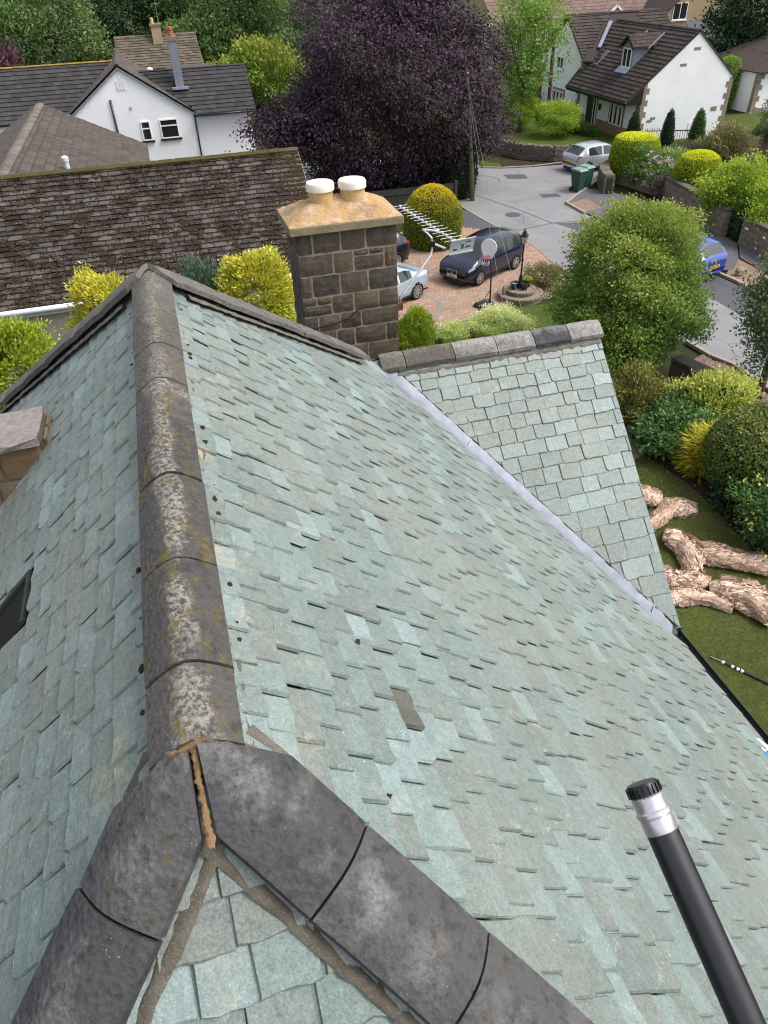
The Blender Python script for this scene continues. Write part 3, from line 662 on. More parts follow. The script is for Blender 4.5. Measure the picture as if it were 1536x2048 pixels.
# ---------------------------------------------------------------- ground, roads, pavements
def mat_grass(name, c1, c2, c3, sc=1.2):
    t = NT(name, .95, .1); p = t.pos(); f = t.noise(p, sc, 6, .7); g = t.noise(p, 60, 4, .8)
    c = t.mix(t.ramp(f, [(.32, 0.0), (.68, 1.0)]), c1, c2); c = t.mix(t.math('MULTIPLY', t.ramp(t.noise(p, sc*.6, 3), [(.52, 0.0), (.66, 1.0)]), .6), c, c3)
    c = t.mix(t.math('MULTIPLY', t.ramp(t.noise(p, sc*7, 5, .75), [(.42, 0.0), (.62, 1.0)]), .45), c, tuple(x*1.35 for x in c3)); c = t.mix(t.ramp(g, [(.3, 0.0), (.7, 1.0)]), t.mix(.45, c, (.01, .015, .004)), c); t.col(c); t.bump(g, .8, .03); return t.m
def mat_asphalt(name, c, warm=(.30, .28, .275)):
    t = NT(name, .82, .25); p = t.pos(); f = t.noise(p, .55, 6, .65, .3); g = t.noise(p, 90, 3, .8); s = t.noise(t.pos((.25, 2.5, 1)), .9, 4, .6)
    k = t.mix(t.ramp(f, [(.3, 0.0), (.7, 1.0)]), tuple(x*.82 for x in c), tuple(x*1.12 for x in c)); k = t.mix(t.math('MULTIPLY', t.ramp(s, [(.5, 0.0), (.7, 1.0)]), .25), k, warm)
    k = t.mix(t.math('MULTIPLY', t.ramp(g, [(.35, 0.0), (.65, 1.0)]), .3), k, tuple(x*.55 for x in c))
    v = t.vor(t.pos(), .45, 'DISTANCE_TO_EDGE'); crack = t.math('MULTIPLY', t.ramp(t.math('ADD', v, t.math('MULTIPLY', t.noise(p, 6, 4), .02)), [(.012, 1.0), (.02, 0.0)]), t.ramp(t.noise(p, .35, 2), [(.5, 0.0), (.56, 1.0)]))
    k = t.mix(t.math('MULTIPLY', crack, .6), k, tuple(x*.35 for x in c)); t.col(k); t.bump(g, .35, .01); return t.m
def mat_gravel(name, cs, sc=28):
    t = NT(name, .9, .2); p = t.pos(); x = t.n('ShaderNodeTexVoronoi', Scale=sc); t.l(p, x.inputs['Vector']); c = t.n('ShaderNodeSeparateColor'); t.l(x.outputs['Color'], c.inputs[0])
    t.col(t.ramp(c.outputs[0], [(0, cs[0]), (.5, cs[1]), (1, cs[2])])); t.bump(x.outputs['Distance'], .9, .03); return t.m
M_GROUND = mat_grass('ground_earth', (.035, .045, .014), (.06, .065, .022), (.07, .055, .03), .35)
M_LAWN = mat_grass('lawn_grass', (.062, .088, .018), (.115, .145, .032), (.14, .12, .05), .9)
M_LAWN2 = mat_grass('fresh_lawn_grass', (.055, .105, .014), (.09, .15, .022), (.10, .10, .03), .5)
M_ROAD = mat_asphalt('road_asphalt', (.245, .24, .245)); M_ROAD2 = mat_asphalt('dark_asphalt', (.095, .095, .105), (.13, .13, .14))
M_PAVE = mat_asphalt('pavement_asphalt', (.12, .12, .128), (.18, .17, .17))
M_BARKCHIP = mat_gravel('bark_chips', ((.10, .055, .04), (.20, .125, .10), (.34, .24, .20)))
M_GRAVEL = mat_gravel('brown_gravel', ((.22, .14, .09), (.34, .24, .17), (.16, .11, .08)))
M_SOIL = mat_gravel('soil', ((.025, .016, .012), (.05, .032, .024), (.035, .022, .016)), 20)
M_KERB = mat_stone('kerb_stone', (.22, .19, .15), (.34, .30, .25), None, 6)
def sheet(name, pts, z, mat):
    mb = MB(); mb.slab([(x, y, z-.06) for x, y in pts], (0, 0, .06)); o = mb.build(name, mat); return tag(o, kind='structure')
mb = MB(); mb.poly([(-900, -400, -.03), (900, -400, -.03), (900, 1600, -.03), (-900, 1600, -.03)]); tag(mb.build('ground', M_GROUND), kind='structure')
sheet('lawn', [(3.2, -3), (13, -3), (13, 7.2), (10.15, 7.9), (10.25, 8.6), (10.35, 9.5), (10.4, 10.5), (10.25, 11.5), (10.1, 12.3), (9.5, 12.9), (3.2, 13)], .004, M_LAWN)
sheet('soil_bed', [(10.1, 7.5), (14.0, 6.8), (14.2, 14.0), (11.5, 14.4), (9.5, 14.0), (9.9, 12.6), (10.2, 10.6)], 0.0, M_SOIL)
sheet('lawn', [(6.4, 17.0), (12.4, 18.0), (12.6, 21.4), (10.75, 21.65), (7.8, 20.75), (6.4, 20.2)], .006, M_LAWN2)
sheet('road', [(15.0, 9), (14.95, 14), (15.1, 15.6), (14.75, 16.2), (14.7, 17.2), (14.2, 25.0), (14.35, 27.0), (14.3, 28.7), (13.9, 30.2), (13.65, 32.5), (13.5, 35), (15.0, 38.5), (17.2, 40.1), (18.3, 39.5), (20, 39.1), (22.1, 39.2), (25.2, 38.4), (27, 38), (26.6, 35.6), (23.3, 36.2), (21.5, 34.9), (20.4, 34.0), (18.3, 32.1), (18.4, 30.0), (18.9, 26), (19.1, 21.4), (19.2, 20.0), (18.9, 18.5), (18.6, 9)], .004, M_ROAD)
sheet('road_side_drive', [(2, 46), (6, 36.2), (13.5, 35.2), (15.0, 38.5), (17.2, 40.1), (17.6, 41.3), (10, 46)], .002, M_ROAD)
sheet('road_patch', [(17.6, 21), (17.6, 19.5), (17.6, 18), (17.5, 16.5), (18.65, 16.5), (18.95, 18.6), (19.2, 20.2), (19.05, 22)], .010, M_ROAD2)
sheet('road_patch', [(16.5, 29.5), (18.4, 29.0), (18.5, 26.5), (17.5, 26.6)], .010, M_ROAD2)
sheet('road_patch', [(17.7, 37.3), (18.7, 37.0), (18.9, 37.9), (17.8, 38.2)], .011, M_ROAD2); sheet('road_patch', [(17.8, 33.4), (18.7, 33.2), (18.8, 33.8), (17.9, 34.0)], .011, M_ROAD2)
mb = MB(); mb.lathe([(.36, .004), (.36, .012), (.34, .014)], 24, (15.3, 31.4, 0)); tag(mb.build('manhole_cover', M_ROAD2), 'round iron manhole cover in the grey road', 'manhole')
def seam(name, pts, w, z, mat):
    mb = MB()
    for a, b in zip(pts[:-1], pts[1:]):
        a = Vector((*a, z)); b = Vector((*b, z)); l_ = (b-a).normalized().cross(Vector((0, 0, 1)))*w/2; mb.poly([a-l_, b-l_, b+l_, a+l_])
    return tag(mb.build(name, mat), kind='structure')
seam('road_seam', [(15.0, 38.0), (14.9, 35.3), (15.9, 31.9), (16.4, 29.5)], .04, .0125, M_ROAD2); seam('road_seam', [(13.9, 30.2), (14.6, 29.2), (16.4, 29.6), (18.4, 29.3)], .05, .013, M_ROAD2)
seam('road_seam', [(16.3, 39.2), (17.3, 37.6), (17.0, 36.9)], .04, .0125, M_ROAD2)
sheet('side_drive', [(13.6, 34.9), (13.48, 33.2), (13.9, 30.1), (14.25, 28.9), (13.2, 29.8), (12.3, 30.7), (12.6, 34.9)], .012, M_ROAD2)
sheet('pavement', [(19.15, 22.2), (19.9, 21.8), (20.9, 22.8), (21.9, 24.2), (22.2, 26.5), (22.3, 30), (21.2, 32.9), (20.5, 33.9), (18.3, 32.0), (18.5, 29.8), (19.0, 26)], .05, M_PAVE)
sheet('pavement', [(20.9, 9), (22.2, 9), (22.05, 24.3), (21.0, 22.85), (20.75, 20.8)], .046, M_PAVE)
sheet('gravel_strip', [(19.25, 21.4), (20.85, 22.9), (20.75, 20.8), (20.2, 9), (19.0, 9), (19.2, 18.5), (19.45, 20.2)], .048, M_GRAVEL)
sheet('gravel_strip', [(18.45, 31.9), (18.45, 30.4), (19.4, 30.6), (19.6, 32.3)], .058, M_GRAVEL)
sheet('bark_bed', [(14.85, 16.4), (14.7, 15.9), (15.0, 15.5), (14.85, 13.6), (14.85, 9), (13.7, 9), (13.9, 13.9), (13.7, 15.9)], .03, M_BARKCHIP)
sheet('stone_path', [(9.4, 12.6), (10.15, 12.9), (10.4, 12.45), (10.05, 12.2), (9.4, 11.9)], .03, mat_stone('path_stone', (.17, .14, .11), (.25, .21, .17)))
sheet('back_lawn', [(33.9, 42.2), (46, 40), (46, 46.6), (38, 46.9), (33.9, 46.4)], .01, M_LAWN2); sheet('side_lawn', [(27.9, 38.6), (34, 38), (34, 40.8), (27.9, 40.8)], .24, M_LAWN2)
sheet('raised_garden', [(22.9, 35.9), (23.2, 30), (23.0, 22), (30, 22), (36, 30), (36, 39.5), (28, 38.5), (24.5, 36.2)], .03, M_SOIL)
sheet('corner_grass', [(17.3, 40.3), (18.4, 39.8), (18.6, 40.4), (17.9, 41.6)], .03, M_LAWN2); sheet('footpath', [(18.6, 40.2), (19.6, 40.6), (20.4, 40.2), (21.9, 38.9), (20, 39.15), (18.5, 39.6)], .03, M_SOIL)
sheet('garden_bed', [(19.4, 43.5), (20.6, 40.9), (22.3, 39.4), (24.8, 38.8), (27.3, 40.9), (27.3, 56), (20, 56)], .25, M_LAWN2)
def kerb(pts, w=.13, z0=0.0, z1=.11, name='kerb', seg=.9, mat=None):
    root = MB(); root.box(pts[0][0]-.02, pts[0][0]+.02, pts[0][1]-.02, pts[0][1]+.02, z0-.2, z0-.15); k = tag(root.build(name, mat or M_KERB), kind='structure')
    for a, b in zip(pts[:-1], pts[1:]):
        a = Vector((*a, 0)); b = Vector((*b, 0)); n = max(1, round((b-a).length/seg)); d = (b-a)/n; l_ = d.normalized().cross(Vector((0, 0, 1)))*w/2
        for i in range(n):
            m = MB(); c = a+d*(i+.5)+Vector((0, 0, (z0+z1)/2)); m.obox(c, d*.492, l_, (0, 0, (z1-z0)/2)); m.build('kerb_stone', mat or M_KERB, k, bevel=.012)
kerb([(19.12, 22.0), (19.3, 20.9), (19.25, 19.8), (18.9, 18.2), (18.7, 12)]); kerb([(18.35, 30.2), (18.35, 32.05), (20.45, 33.95), (21.5, 34.8)]); kerb([(14.95, 12), (15.05, 15.4), (14.8, 16.1), (14.7, 17.2)])
kerb([(17.2, 40.2), (18.3, 39.62), (20, 39.22), (22.0, 39.3)], z1=.06); kerb([(13.5, 35.0), (13.62, 32.6), (13.85, 30.3), (14.25, 28.9)], .1, 0, .035)
# block paved drive: every block is real, joined because there are thousands
M_BLOCK = NT('block_paving', .88, .2)
_r = M_BLOCK.attr('rnd'); _c = M_BLOCK.ramp(_r, [(0, (.30, .185, .125)), (.3, (.37, .24, .165)), (.6, (.33, .215, .155)), (.85, (.42, .29, .215)), (1, (.25, .17, .13))])
_f = M_BLOCK.ramp(M_BLOCK.noise(M_BLOCK.pos(), .7, 4), [(.35, 0.0), (.7, 1.0)]); M_BLOCK.col(M_BLOCK.mix(M_BLOCK.math('MULTIPLY', _f, .35), _c, (.24, .21, .17))); M_BLOCK = M_BLOCK.m
M_BLOCKG = mat_stone('grey_block', (.19, .17, .15), (.27, .245, .215), None, 8)
drive_poly = [(7.15, 20.6), (10.6, 21.85), (11.2, 21.8), (12.6, 21.9), (14.05, 22.6), (14.15, 25), (14.3, 27), (14.2, 28.9), (13.2, 29.85), (12.3, 30.7), (8, 31), (5.4, 27), (5.4, 21)]
dr = sheet('drive', drive_poly, -.004, M_SOIL)
def inside(x, y, P):
    c = False; n = len(P)
    for i in range(n):
        (x1, y1), (x2, y2) = P[i], P[(i+1) % n]
        if (y1 > y) != (y2 > y) and x < (x2-x1)*(y-y1)/(y2-y1)+x1: c = not c
    return c
bl = MB(); blg = MB(); rg = random.Random(2); ang = math.radians(28); ca, sa = math.cos(ang), math.sin(ang); bw, bh = .215, .108
for j in range(-140, 140):
    for i in range(-60, 60):
        u_, v_ = (i+.5*(j % 2))*bw, j*bh; x = 10+u_*ca-v_*sa; y = 26+u_*sa+v_*ca
        if not inside(x, y, drive_poly): continue
        dz = rg.uniform(-.002, .003); a_ = Vector((ca, sa, 0))*(bw/2-.006); b_ = Vector((-sa, ca, 0))*(bh/2-.006); c = Vector((x, y, .016+dz))
        T_ = [c-a_-b_, c+a_-b_, c+a_+b_, c-a_+b_]; B_ = [p+(p-c)*.04+Vector((0, 0, -.014)) for p in T_]
        bl.add(T_+B_, [(0, 1, 2, 3), (0, 4, 5, 1), (1, 5, 6, 2), (2, 6, 7, 3), (3, 7, 4, 0)], rg.random())
tag(bl.build('paving_block', M_BLOCK, dr), kind='stuff')
kerb([(7.15, 20.55), (10.62, 21.82)], .12, .0, .035, 'paving_edge', .2, M_BLOCKG); kerb([(14.12, 23), (14.18, 25), (14.33, 27), (14.22, 28.8)], .2, 0, .03, 'paving_edge', .22, M_BLOCKG)
arc = [(6.85+1.75*math.cos(a), 23.0+1.75*math.sin(a)) for a in [math.radians(-75+i*9) for i in range(15)]]; kerb(arc, .22, .0, .026, 'paving_ring', .12, M_BLOCKG)

# short mown blades standing on the near lawn
_g = np.random.default_rng(77); _n = 60000; _P = np.stack([_g.uniform(7.0, 10.6, _n), _g.uniform(3.5, 13.0, _n), np.full(_n, .004)], 1)
_lp = [(3.2, -3), (13, -3), (13, 7.2), (10.15, 7.9), (10.25, 8.6), (10.35, 9.5), (10.4, 10.5), (10.25, 11.5), (10.1, 12.3), (9.5, 12.9), (3.2, 13)]
_xe = np.interp(_P[:, 1], [7.0, 7.9, 8.6, 9.5, 10.5, 11.5, 12.3, 12.9], [10.8, 10.15, 10.25, 10.35, 10.4, 10.25, 10.1, 9.5]); _P = _P[_P[:, 0] < _xe+_g.normal(0, .03, _n)]; GRASS_P = _P
# ---------------------------------------------------------------- neighbouring houses
M_RENDER = plain('white_render', (.80, .80, .80), .85, 0, .2, .05, 1.1); M_CREAM = plain('cream_render', (.66, .60, .42), .85, 0, .2, .04, 2.0)
M_BEIGE = plain('beige_render', (.42, .385, .32), .85, 0, .2, .04, 3.0); M_UPVC = plain('white_upvc', (.80, .81, .82), .35, 0, .5, .02)
M_QUOIN = mat_stone('quoin_stone', (.20, .165, .12), (.28, .235, .18), (.17, .14, .105), 5); M_GREYLEAD = plain('grey_lead_sheet', (.20, .215, .25), .5, .1, .4, .15, 4)
M_SAND = mat_stone('sandstone_wall', (.30, .225, .13), (.40, .31, .19), (.24, .18, .11), 3)
def mat_tile(name, c, c2, moss=(.030, .020, .012), mk=.55, rowh=.0):
    t = NT(name, .85, .2); p = t.pos(); r = t.rnd(); f = t.noise(p, 2.2, 6, .7); g = t.noise(p, 18, 5, .75)
    k = t.mix(r, c, c2); k = t.mix(t.math('MULTIPLY', t.ramp(g, [(.4, 0.0), (.7, 1.0)]), .35), k, tuple(x*.5 for x in c)); k = t.mix(t.math('MULTIPLY', t.ramp(f, [(mk, 0.0), (mk+.08, 1.0)]), t.ramp(g, [(.38, 0.0), (.5, 1.0)])), k, moss)
    k = t.mix(t.math('MULTIPLY', t.ramp(t.noise(p, 30, 3), [(.66, 0.0), (.72, 1.0)]), .7), k, (.33, .28, .22)); t.col(k); t.bump(g, .6, .02); return t.m
M_TILE_MOSS = mat_tile('mossy_concrete_tile', (.040, .034, .031), (.128, .110, .100), (.020, .011, .006), .46)
M_TILE_GREY = mat_tile('dark_grey_tile', (.040, .038, .040), (.066, .063, .063), (.30, .20, .03), .72); M_TILE_BROWN = mat_tile('brown_tile', (.072, .058, .050), (.115, .092, .078), (.05, .042, .02), .66)
M_TILE_DK = mat_tile('dark_brown_tile', (.046, .036, .032), (.078, .061, .054), (.022, .016, .010), .56); M_TILE_STONE = mat_tile('stone_slate', (.085, .07, .05), (.165, .135, .10), (.05, .045, .03), .6)
M_TILE_RED = mat_tile('red_brown_tile', (.15, .10, .085), (.22, .15, .125), (.08, .06, .05), .7); M_TILE_SLATE = mat_tile('blue_slate', (.085, .085, .095), (.12, .12, .13), (.06, .06, .06), .7)

def tiled(parent, O, u, d, W, L, tw, th, mat, keep=0, seed=0, thick=.02, trim=None, name='tile', gap=.006, jit=.003, stag=True):
    """a roof slope laid with tiles: O top corner, u along the ridge (length W), d down the slope (length L); trim(u,s) keeps a tile"""
    rng = random.Random(seed); O = Vector(O); u = Vector(u).normalized(); d = Vector(d).normalized(); n = u.cross(d); n = n if n.z > 0 else -n
    deck = MB(); P4 = [O, O+u*W, O+u*W+d*L, O+d*L]
    part = None; items = []; rows = max(1, round(L/th)); th = L/rows; cols = max(1, round(W/tw)); tw = W/cols
    for r in range(rows):
        off = .5*tw if (stag and r % 2) else 0.0
        for c in range(-1, cols+1):
            a = max(0, c*tw+off)+gap/2; b = min(W, (c+1)*tw+off)-gap/2
            if b-a < .03: continue
            if trim and not trim((a+b)/2, (r+.5)*th): continue
            j = rng.uniform(-jit, jit); top = .004+.001; tail = thick*1.35
            p = [O+u*a+d*(r*th-.02)+n*top, O+u*b+d*(r*th-.02)+n*top, O+u*b+d*((r+1)*th+j)+n*tail, O+u*a+d*((r+1)*th+j*.5)+n*tail]
            q = [p[3]-n*thick, p[2]-n*thick]
            V = p+q; F = [(0, 1, 2, 3), (3, 2, 5, 4), (0, 3, 4), (1, 5, 2)]
            items.append((V, F, rng.random(), (O+u*(a+b)/2+d*(r+.5)*th-CAM).length, in_view((p[0]+p[2])/2, 0)))
    return items
def lay(part, items, mat, keep, name='tile'):
    items = sorted(items, key=lambda q: (not q[4], q[3])); rest = MB()
    for k, (V, F, r, ds, iv) in enumerate(items):
        if k < keep: m = MB(); m.add(V, F); m.build(name, mat, part)
        else: rest.add(V, F, r)
    if rest.f: tag(rest.build(name+'_rest', mat, part), kind='stuff')
def slope(house_, pts, mat, name='roof_slope', th=.08):
    m = MB(); P = [Vector(p) for p in pts]; nn = (P[1]-P[0]).cross(P[2]-P[0]).normalized(); nn = nn if nn.z > 0 else -nn; m.slab([p-nn*.005 for p in P], -nn*th); return m.build(name, mat, house_)
def window(house_, c, ax, w, h, panes=2, depth=.05, frame=None, sill=True, transom=0.0, out=None, sillmat=None, fw=.055, mull=None):
    """casement: c bottom centre on the wall face, ax along the wall; out = wall normal"""
    ax = Vector(ax).normalized(); out = Vector(out); c = Vector(c); fm = frame or M_UPVC
    f = MB(); z = Vector((0, 0, 1)); o2 = out*.03
    f.obox(c+ax*(-w/2+fw/2)+z*h/2+o2, ax*fw/2, out*.03, z*h/2); f.obox(c+ax*(w/2-fw/2)+z*h/2+o2, ax*fw/2, out*.03, z*h/2)
    f.obox(c+z*fw/2+o2, ax*(w/2-fw), out*.03, z*fw/2); f.obox(c+z*(h-fw/2)+o2, ax*(w/2-fw), out*.03, z*fw/2)
    for i in range(1, panes): f.obox(c+ax*(-w/2+w*i/panes)+z*h/2+o2, ax*fw*.55, out*.028, z*(h/2-fw))
    if transom: f.obox(c+z*h*transom+o2, ax*(w/2-fw), out*.028, z*fw*.5)
    win = f.build('window', fm, house_)
    for i in range(panes):
        for zz in ([(fw, h*transom-fw*.5), (h*transom+fw*.5, h-fw)] if transom else [(fw, h-fw)]):
            g = MB(); x0 = -w/2+w*i/panes+fw*.5; x1 = -w/2+w*(i+1)/panes-fw*.5; g.obox(c+ax*(x0+x1)/2+z*(zz[0]+zz[1])/2+out*.012, ax*(x1-x0)/2, out*.006, z*(zz[1]-zz[0])/2); g.build('pane', M_GLASS, win)
    if sill: s = MB(); s.obox(c-z*.05+out*.06, ax*(w/2+.09), out*.06, z*.045); s.build('sill', sillmat or fm, win)
    return win
def tile_ridge(house_, a, b, mat, half=.13, slope_=.7, L=.45, lift=.05, name='ridge_tile', thick=.03):
    a = Vector(a); b = Vector(b); n = max(1, round((b-a).length/L))
    for i in range(n):
        p = a+(b-a)*(i/n)+(b-a).normalized()*.004; q = a+(b-a)*((i+1)/n)-(b-a).normalized()*.004
        ridge_tile(p, q, half, slope_, lift, name, (), mat, RNG, thick, .05, house_)
def pipe(house_, pts, r=.04, mat=None, name='downpipe'):
    m = MB(); m.tube(pts, r, 8); return m.build(name, mat or M_BLACK, house_, smooth=True)

# --- bungalow with the mossy brown roof
bg = thing('mossy_bungalow', 'beige bungalow with a long mossy brown tiled roof', 'house')
BE, BR_, BZE, BZR = 19.62, 23.15, 2.92, 5.32; bx0, bx1 = -9.5, 4.12; bd_ = Vector((0, BE-BR_, BZE-BZR)); bL = bd_.length
m = MB(); m.box(bx0, bx1-.25, BE+.35, 26.4, 0, BZE-.02); m.build('wall', M_BEIGE, bg)
m = MB(); m.slab([(bx1-.25, BE+.35, 2.6), (bx1-.25, 26.4, 2.6), (bx1-.25, BR_, BZR-.15)], (.12, 0, 0)); m.build('gable', M_BEIGE, bg)
s1 = slope(bg, [(bx0, BR_, BZR), (bx1, BR_, BZR), (bx1, BE, BZE), (bx0, BE, BZE)], plain('mossy_batten', (.018, .010, .007), .95)); slope(bg, [(bx0, BR_, BZR), (bx1, BR_, BZR), (bx1, 2*BR_-BE, BZE), (bx0, 2*BR_-BE, BZE)], M_TILE_MOSS)
lay(s1, tiled(bg, (bx0, BR_, BZR), (1, 0, 0), bd_, bx1-bx0, bL, .375, .165, M_TILE_MOSS, seed=5, thick=.036, gap=.020, jit=.014), M_TILE_MOSS, 300)
M_MOSSRIDGE = mat_tile('moss_covered_ridge', (.10, .085, .055), (.075, .062, .02), (.060, .050, .010), .36); tile_ridge(bg, (bx0, BR_, BZR), (bx1, BR_, BZR), M_MOSSRIDGE, .15, .62, .45, .06)
m = MB(); m.obox(((bx1-.02), (BE+BR_)/2, (BZE+BZR)/2-.07), (.03, 0, 0), bd_/2, (0, .04, .06)); m.build('bargeboard', M_UPVC, bg)
# clumps of moss lying on the tiles
mo = MB(); rg = random.Random(12)
for i in range(2600):
    x = rg.uniform(-6.5, bx1-.1); s_ = min(.99, max(.01, (round(rg.random()**.8*26)+rg.uniform(-.12, .25))/26))*bL
    if rg.random() < .35: x = bx1-abs(rg.gauss(0, .35))-.05
    c = Vector((x, BR_, BZR))+bd_/bL*s_+Vector((0, -.56, .83))*.035; r = rg.uniform(.018, .07)
    nn = 6; ring_ = [c+Vector((math.cos(a)*r*rg.uniform(.8, 1.5), math.sin(a)*r*.7*rg.uniform(.7, 1.3)*.83, math.sin(a)*r*.7*.56)) for a in [6.28*k/nn for k in range(nn)]]
    mo.add(ring_+[c+Vector((0, -.56, .83))*r*.55], [(k, (k+1) % nn, nn) for k in range(nn)], rg.random())
tag(mo.build('moss_clump', mat_stone('brown_moss', (.030, .015, .008), (.06, .034, .012), (.05, .042, .012), 20), s1), kind='stuff')
gtr = MB(); gtr.tube([(bx0, BE-.03, BZE-.06), (bx1, BE-.03, BZE-.06)], .075, 10); gtr.build('gutter', M_UPVC, bg, smooth=True); m = MB(); m.box(bx0, bx1-.02, BE+.04, BE+.07, BZE-.24, BZE-.06); m.build('fascia', plain('pale_fascia', (.55, .57, .52), .5), bg)
for x_ in (-4.6, -2.15): 
    m = MB(); m.box(x_-.09, x_+.09, BE+.30, BE+.36, 2.2, 2.5); m.build('vent', plain('brown_vent', (.10, .065, .045), .8), bg)

# --- hipped brown roof behind it
hp_ = thing('hipped_outbuilding', 'low building with a hipped brown tiled roof behind the mossy roof', 'house')
AP = Vector((-4.32, 37.0, 5.19)); yf = 23.9; xw = 3.95; ez_ = 2.95; yk = 38.8
m = MB(); m.box(AP.x-xw+.35, AP.x+xw-.35, 26.5, yk-.3, 0, ez_-.05); m.build('wall', M_RENDER, hp_)
M_BATTEN = plain('dark_batten', (.022, .018, .016), .95)
for s_ in (1, -1):
    e0 = Vector((AP.x+s_*xw, yf, ez_)); e1 = Vector((AP.x+s_*xw, yk, ez_)); rf = Vector((AP.x, yf, AP.z)); pf = slope(hp_, [AP, rf, e0, e1], M_BATTEN, th=.1)
    dv = Vector((s_*xw, 0, ez_-AP.z)); lay(pf, tiled(hp_, (AP.x, yf, AP.z), (0, 1, 0), dv, yk-yf, dv.length, .27, .30, M_TILE_BROWN, seed=6+s_, trim=lambda u, s: u+yf < AP.y+(yk-AP.y)*s/dv.length-.06, stag=False, thick=.045, gap=.016), M_TILE_BROWN, 280 if s_ > 0 else 0)
slope(hp_, [AP, Vector((AP.x+xw, yk, ez_)), Vector((AP.x-xw, yk, ez_))], M_TILE_BROWN, th=.1)
M_HIPR = mat_tile('pale_hip_tile', (.13, .105, .088), (.20, .165, .14), (.10, .085, .03), .6); tile_ridge(hp_, (AP.x, yf, AP.z), AP, M_HIPR, .17, .5, .35); tile_ridge(hp_, AP, (AP.x+xw, yk, ez_), M_TILE_BROWN, .11, .35, .35, .03); tile_ridge(hp_, AP, (AP.x-xw, yk, ez_), M_HIPR, .15, .4, .4)
fl_ = MB(); fl_.lathe([(.09, 2.6), (.09, 4.72), (.115, 4.73), (.115, 4.84), (.08, 4.88), (.01, 4.9)], 16, (-2.9, 27.6, 0)); fl_.build('flue', plain('pale_flue', (.62, .65, .70), .4, .2), hp_, angle=40)

# --- white gabled house on the left
wl = thing('gabled_white_house', 'white rendered house with grey roof and a steep front gable', 'house')
gx0, gx1, gy_, gez, gaz, gax = -4.55, 2.42, 46.0, 3.12, 5.52, -1.15
m = MB(); m.slab([(gx0+.2, gy_, 0), (gx1-.1, gy_, 0), (gx1-.1, gy_, gez-.1), (gax, gy_, gaz-.15), (gx0+.2, gy_, gez-.1)], (0, 6, 0)); m.build('gable_wall', M_RENDER, wl)
m = MB(); m.box(gx1-.1, 5.55, gy_+.05, 51, 0, 3.0); m.build('wall', M_RENDER, wl); m = MB(); m.box(-14, gx0+.2, 47.4, 53, 0, 3.0); m.build('wall', M_RENDER, wl)
for sgn, xe in ((1, gx1), (-1, gx0)):
    dv = Vector((xe-gax, 0, gez-gaz)); sp = slope(wl, [(gax, gy_-.12, gaz), (gax, 52, gaz), (xe, 52, gez), (xe, gy_-.12, gez)], M_TILE_BROWN); lay(sp, tiled(wl, (gax, gy_-.12, gaz), (0, 1, 0), dv, 6.1, dv.length, .33, .30, M_TILE_BROWN, seed=8, stag=False), M_TILE_BROWN, 0)
    m = MB(); m.obox((gax+dv.x/2, gy_-.09, (gaz+gez)/2-.10), dv/2, (0, .03, 0), (0, 0, .10)); m.build('bargeboard', M_GREYLEAD, wl)
tile_ridge(wl, (gax, gy_-.1, gaz), (gax, 51.9, gaz), M_TILE_BROWN, .14, .65, .45)
ry, rz = 48.4, 4.88; sv = Vector((0, 45.65-ry, 2.98-rz)); sp = slope(wl, [(gax, ry, rz), (5.8, ry, rz), (5.8, 45.65, 2.98), (gax, 45.65+1.5, 4.0), ], M_TILE_GREY)
lay(sp, tiled(wl, (gax, ry, rz), (1, 0, 0), sv, 5.8-gax, sv.length, .33, .30, M_TILE_GREY, seed=9, thick=.035, trim=lambda u, s: u+gax > gax+(gaz-(rz-s*.57))/((gaz-gez)/(gx1-gax))), M_TILE_GREY, 0)
slope(wl, [(gax, ry, rz), (5.8, ry, rz), (5.8, 51.3, 2.98), (gax, 51.3, 2.98)], M_TILE_GREY); tile_ridge(wl, (gax+1, ry, rz), (5.8, ry, rz), M_TILE_GREY, .13, .6, .45)
ly, lz = 50.2, 5.3; sv = Vector((0, 47.1-ly, 3.0-lz)); sp = slope(wl, [(-14, ly, lz), (gax, ly, lz), (gx0+1, 47.1, 3.0), (-14, 47.1, 3.0)], M_TILE_GREY)
lay(sp, tiled(wl, (-14, ly, lz), (1, 0, 0), sv, 14+gax, sv.length, .33, .30, M_TILE_GREY, seed=10, thick=.035, trim=lambda u, s: u-14 < gax-(gaz-(lz-s*.6))/((gaz-gez)/(gax-gx0))), M_TILE_GREY, 0); slope(wl, [(-14, ly, lz), (gax, ly, lz), (gax, 53.3, 3.0), (-14, 53.3, 3.0)], M_TILE_GREY)
M_LICH = mat_tile('lichen_ridge', (.20, .14, .05), (.28, .19, .05), (.35, .22, .02), .5); tile_ridge(wl, (-14, ly, lz), (gax-.2, ly, lz), M_LICH, .13, .6, .45)
pipe(wl, [(gx1-.1, 45.6, 2.92), (5.8, 45.6, 2.92)], .06, name='gutter'); pipe(wl, [(gx1-.02, 45.95, 2.9), (gx1-.02, 45.95, .1)], .045); pipe(wl, [(-1.87, 45.94, 3.95), (-1.87, 45.94, .1)], .06)
window(wl, (-.34, 46.0, 1.86), (1, 0, 0), .5, .95, 1, out=(0, -1, 0), transom=.62, sillmat=M_BLACK); window(wl, (.92, 46.0, 1.88), (1, 0, 0), .98, .95, 1, out=(0, -1, 0), transom=.66, sillmat=M_BLACK)
for i_, (dx, hh) in enumerate(((-.17, .45), (0, .6), (.17, .45))):
    m = MB(); m.box(gax+dx-.06, gax+dx+.06, 45.97, 46.02, 4.35, 4.35+hh); m.build('louvre', plain('louvre_white', (.70, .70, .71), .7), wl)
m = MB(); m.box(-.98, -.84, 45.96, 46.01, 3.42, 3.56); m.build('vent', plain('vent_tan', (.5, .42, .3), .7), wl)
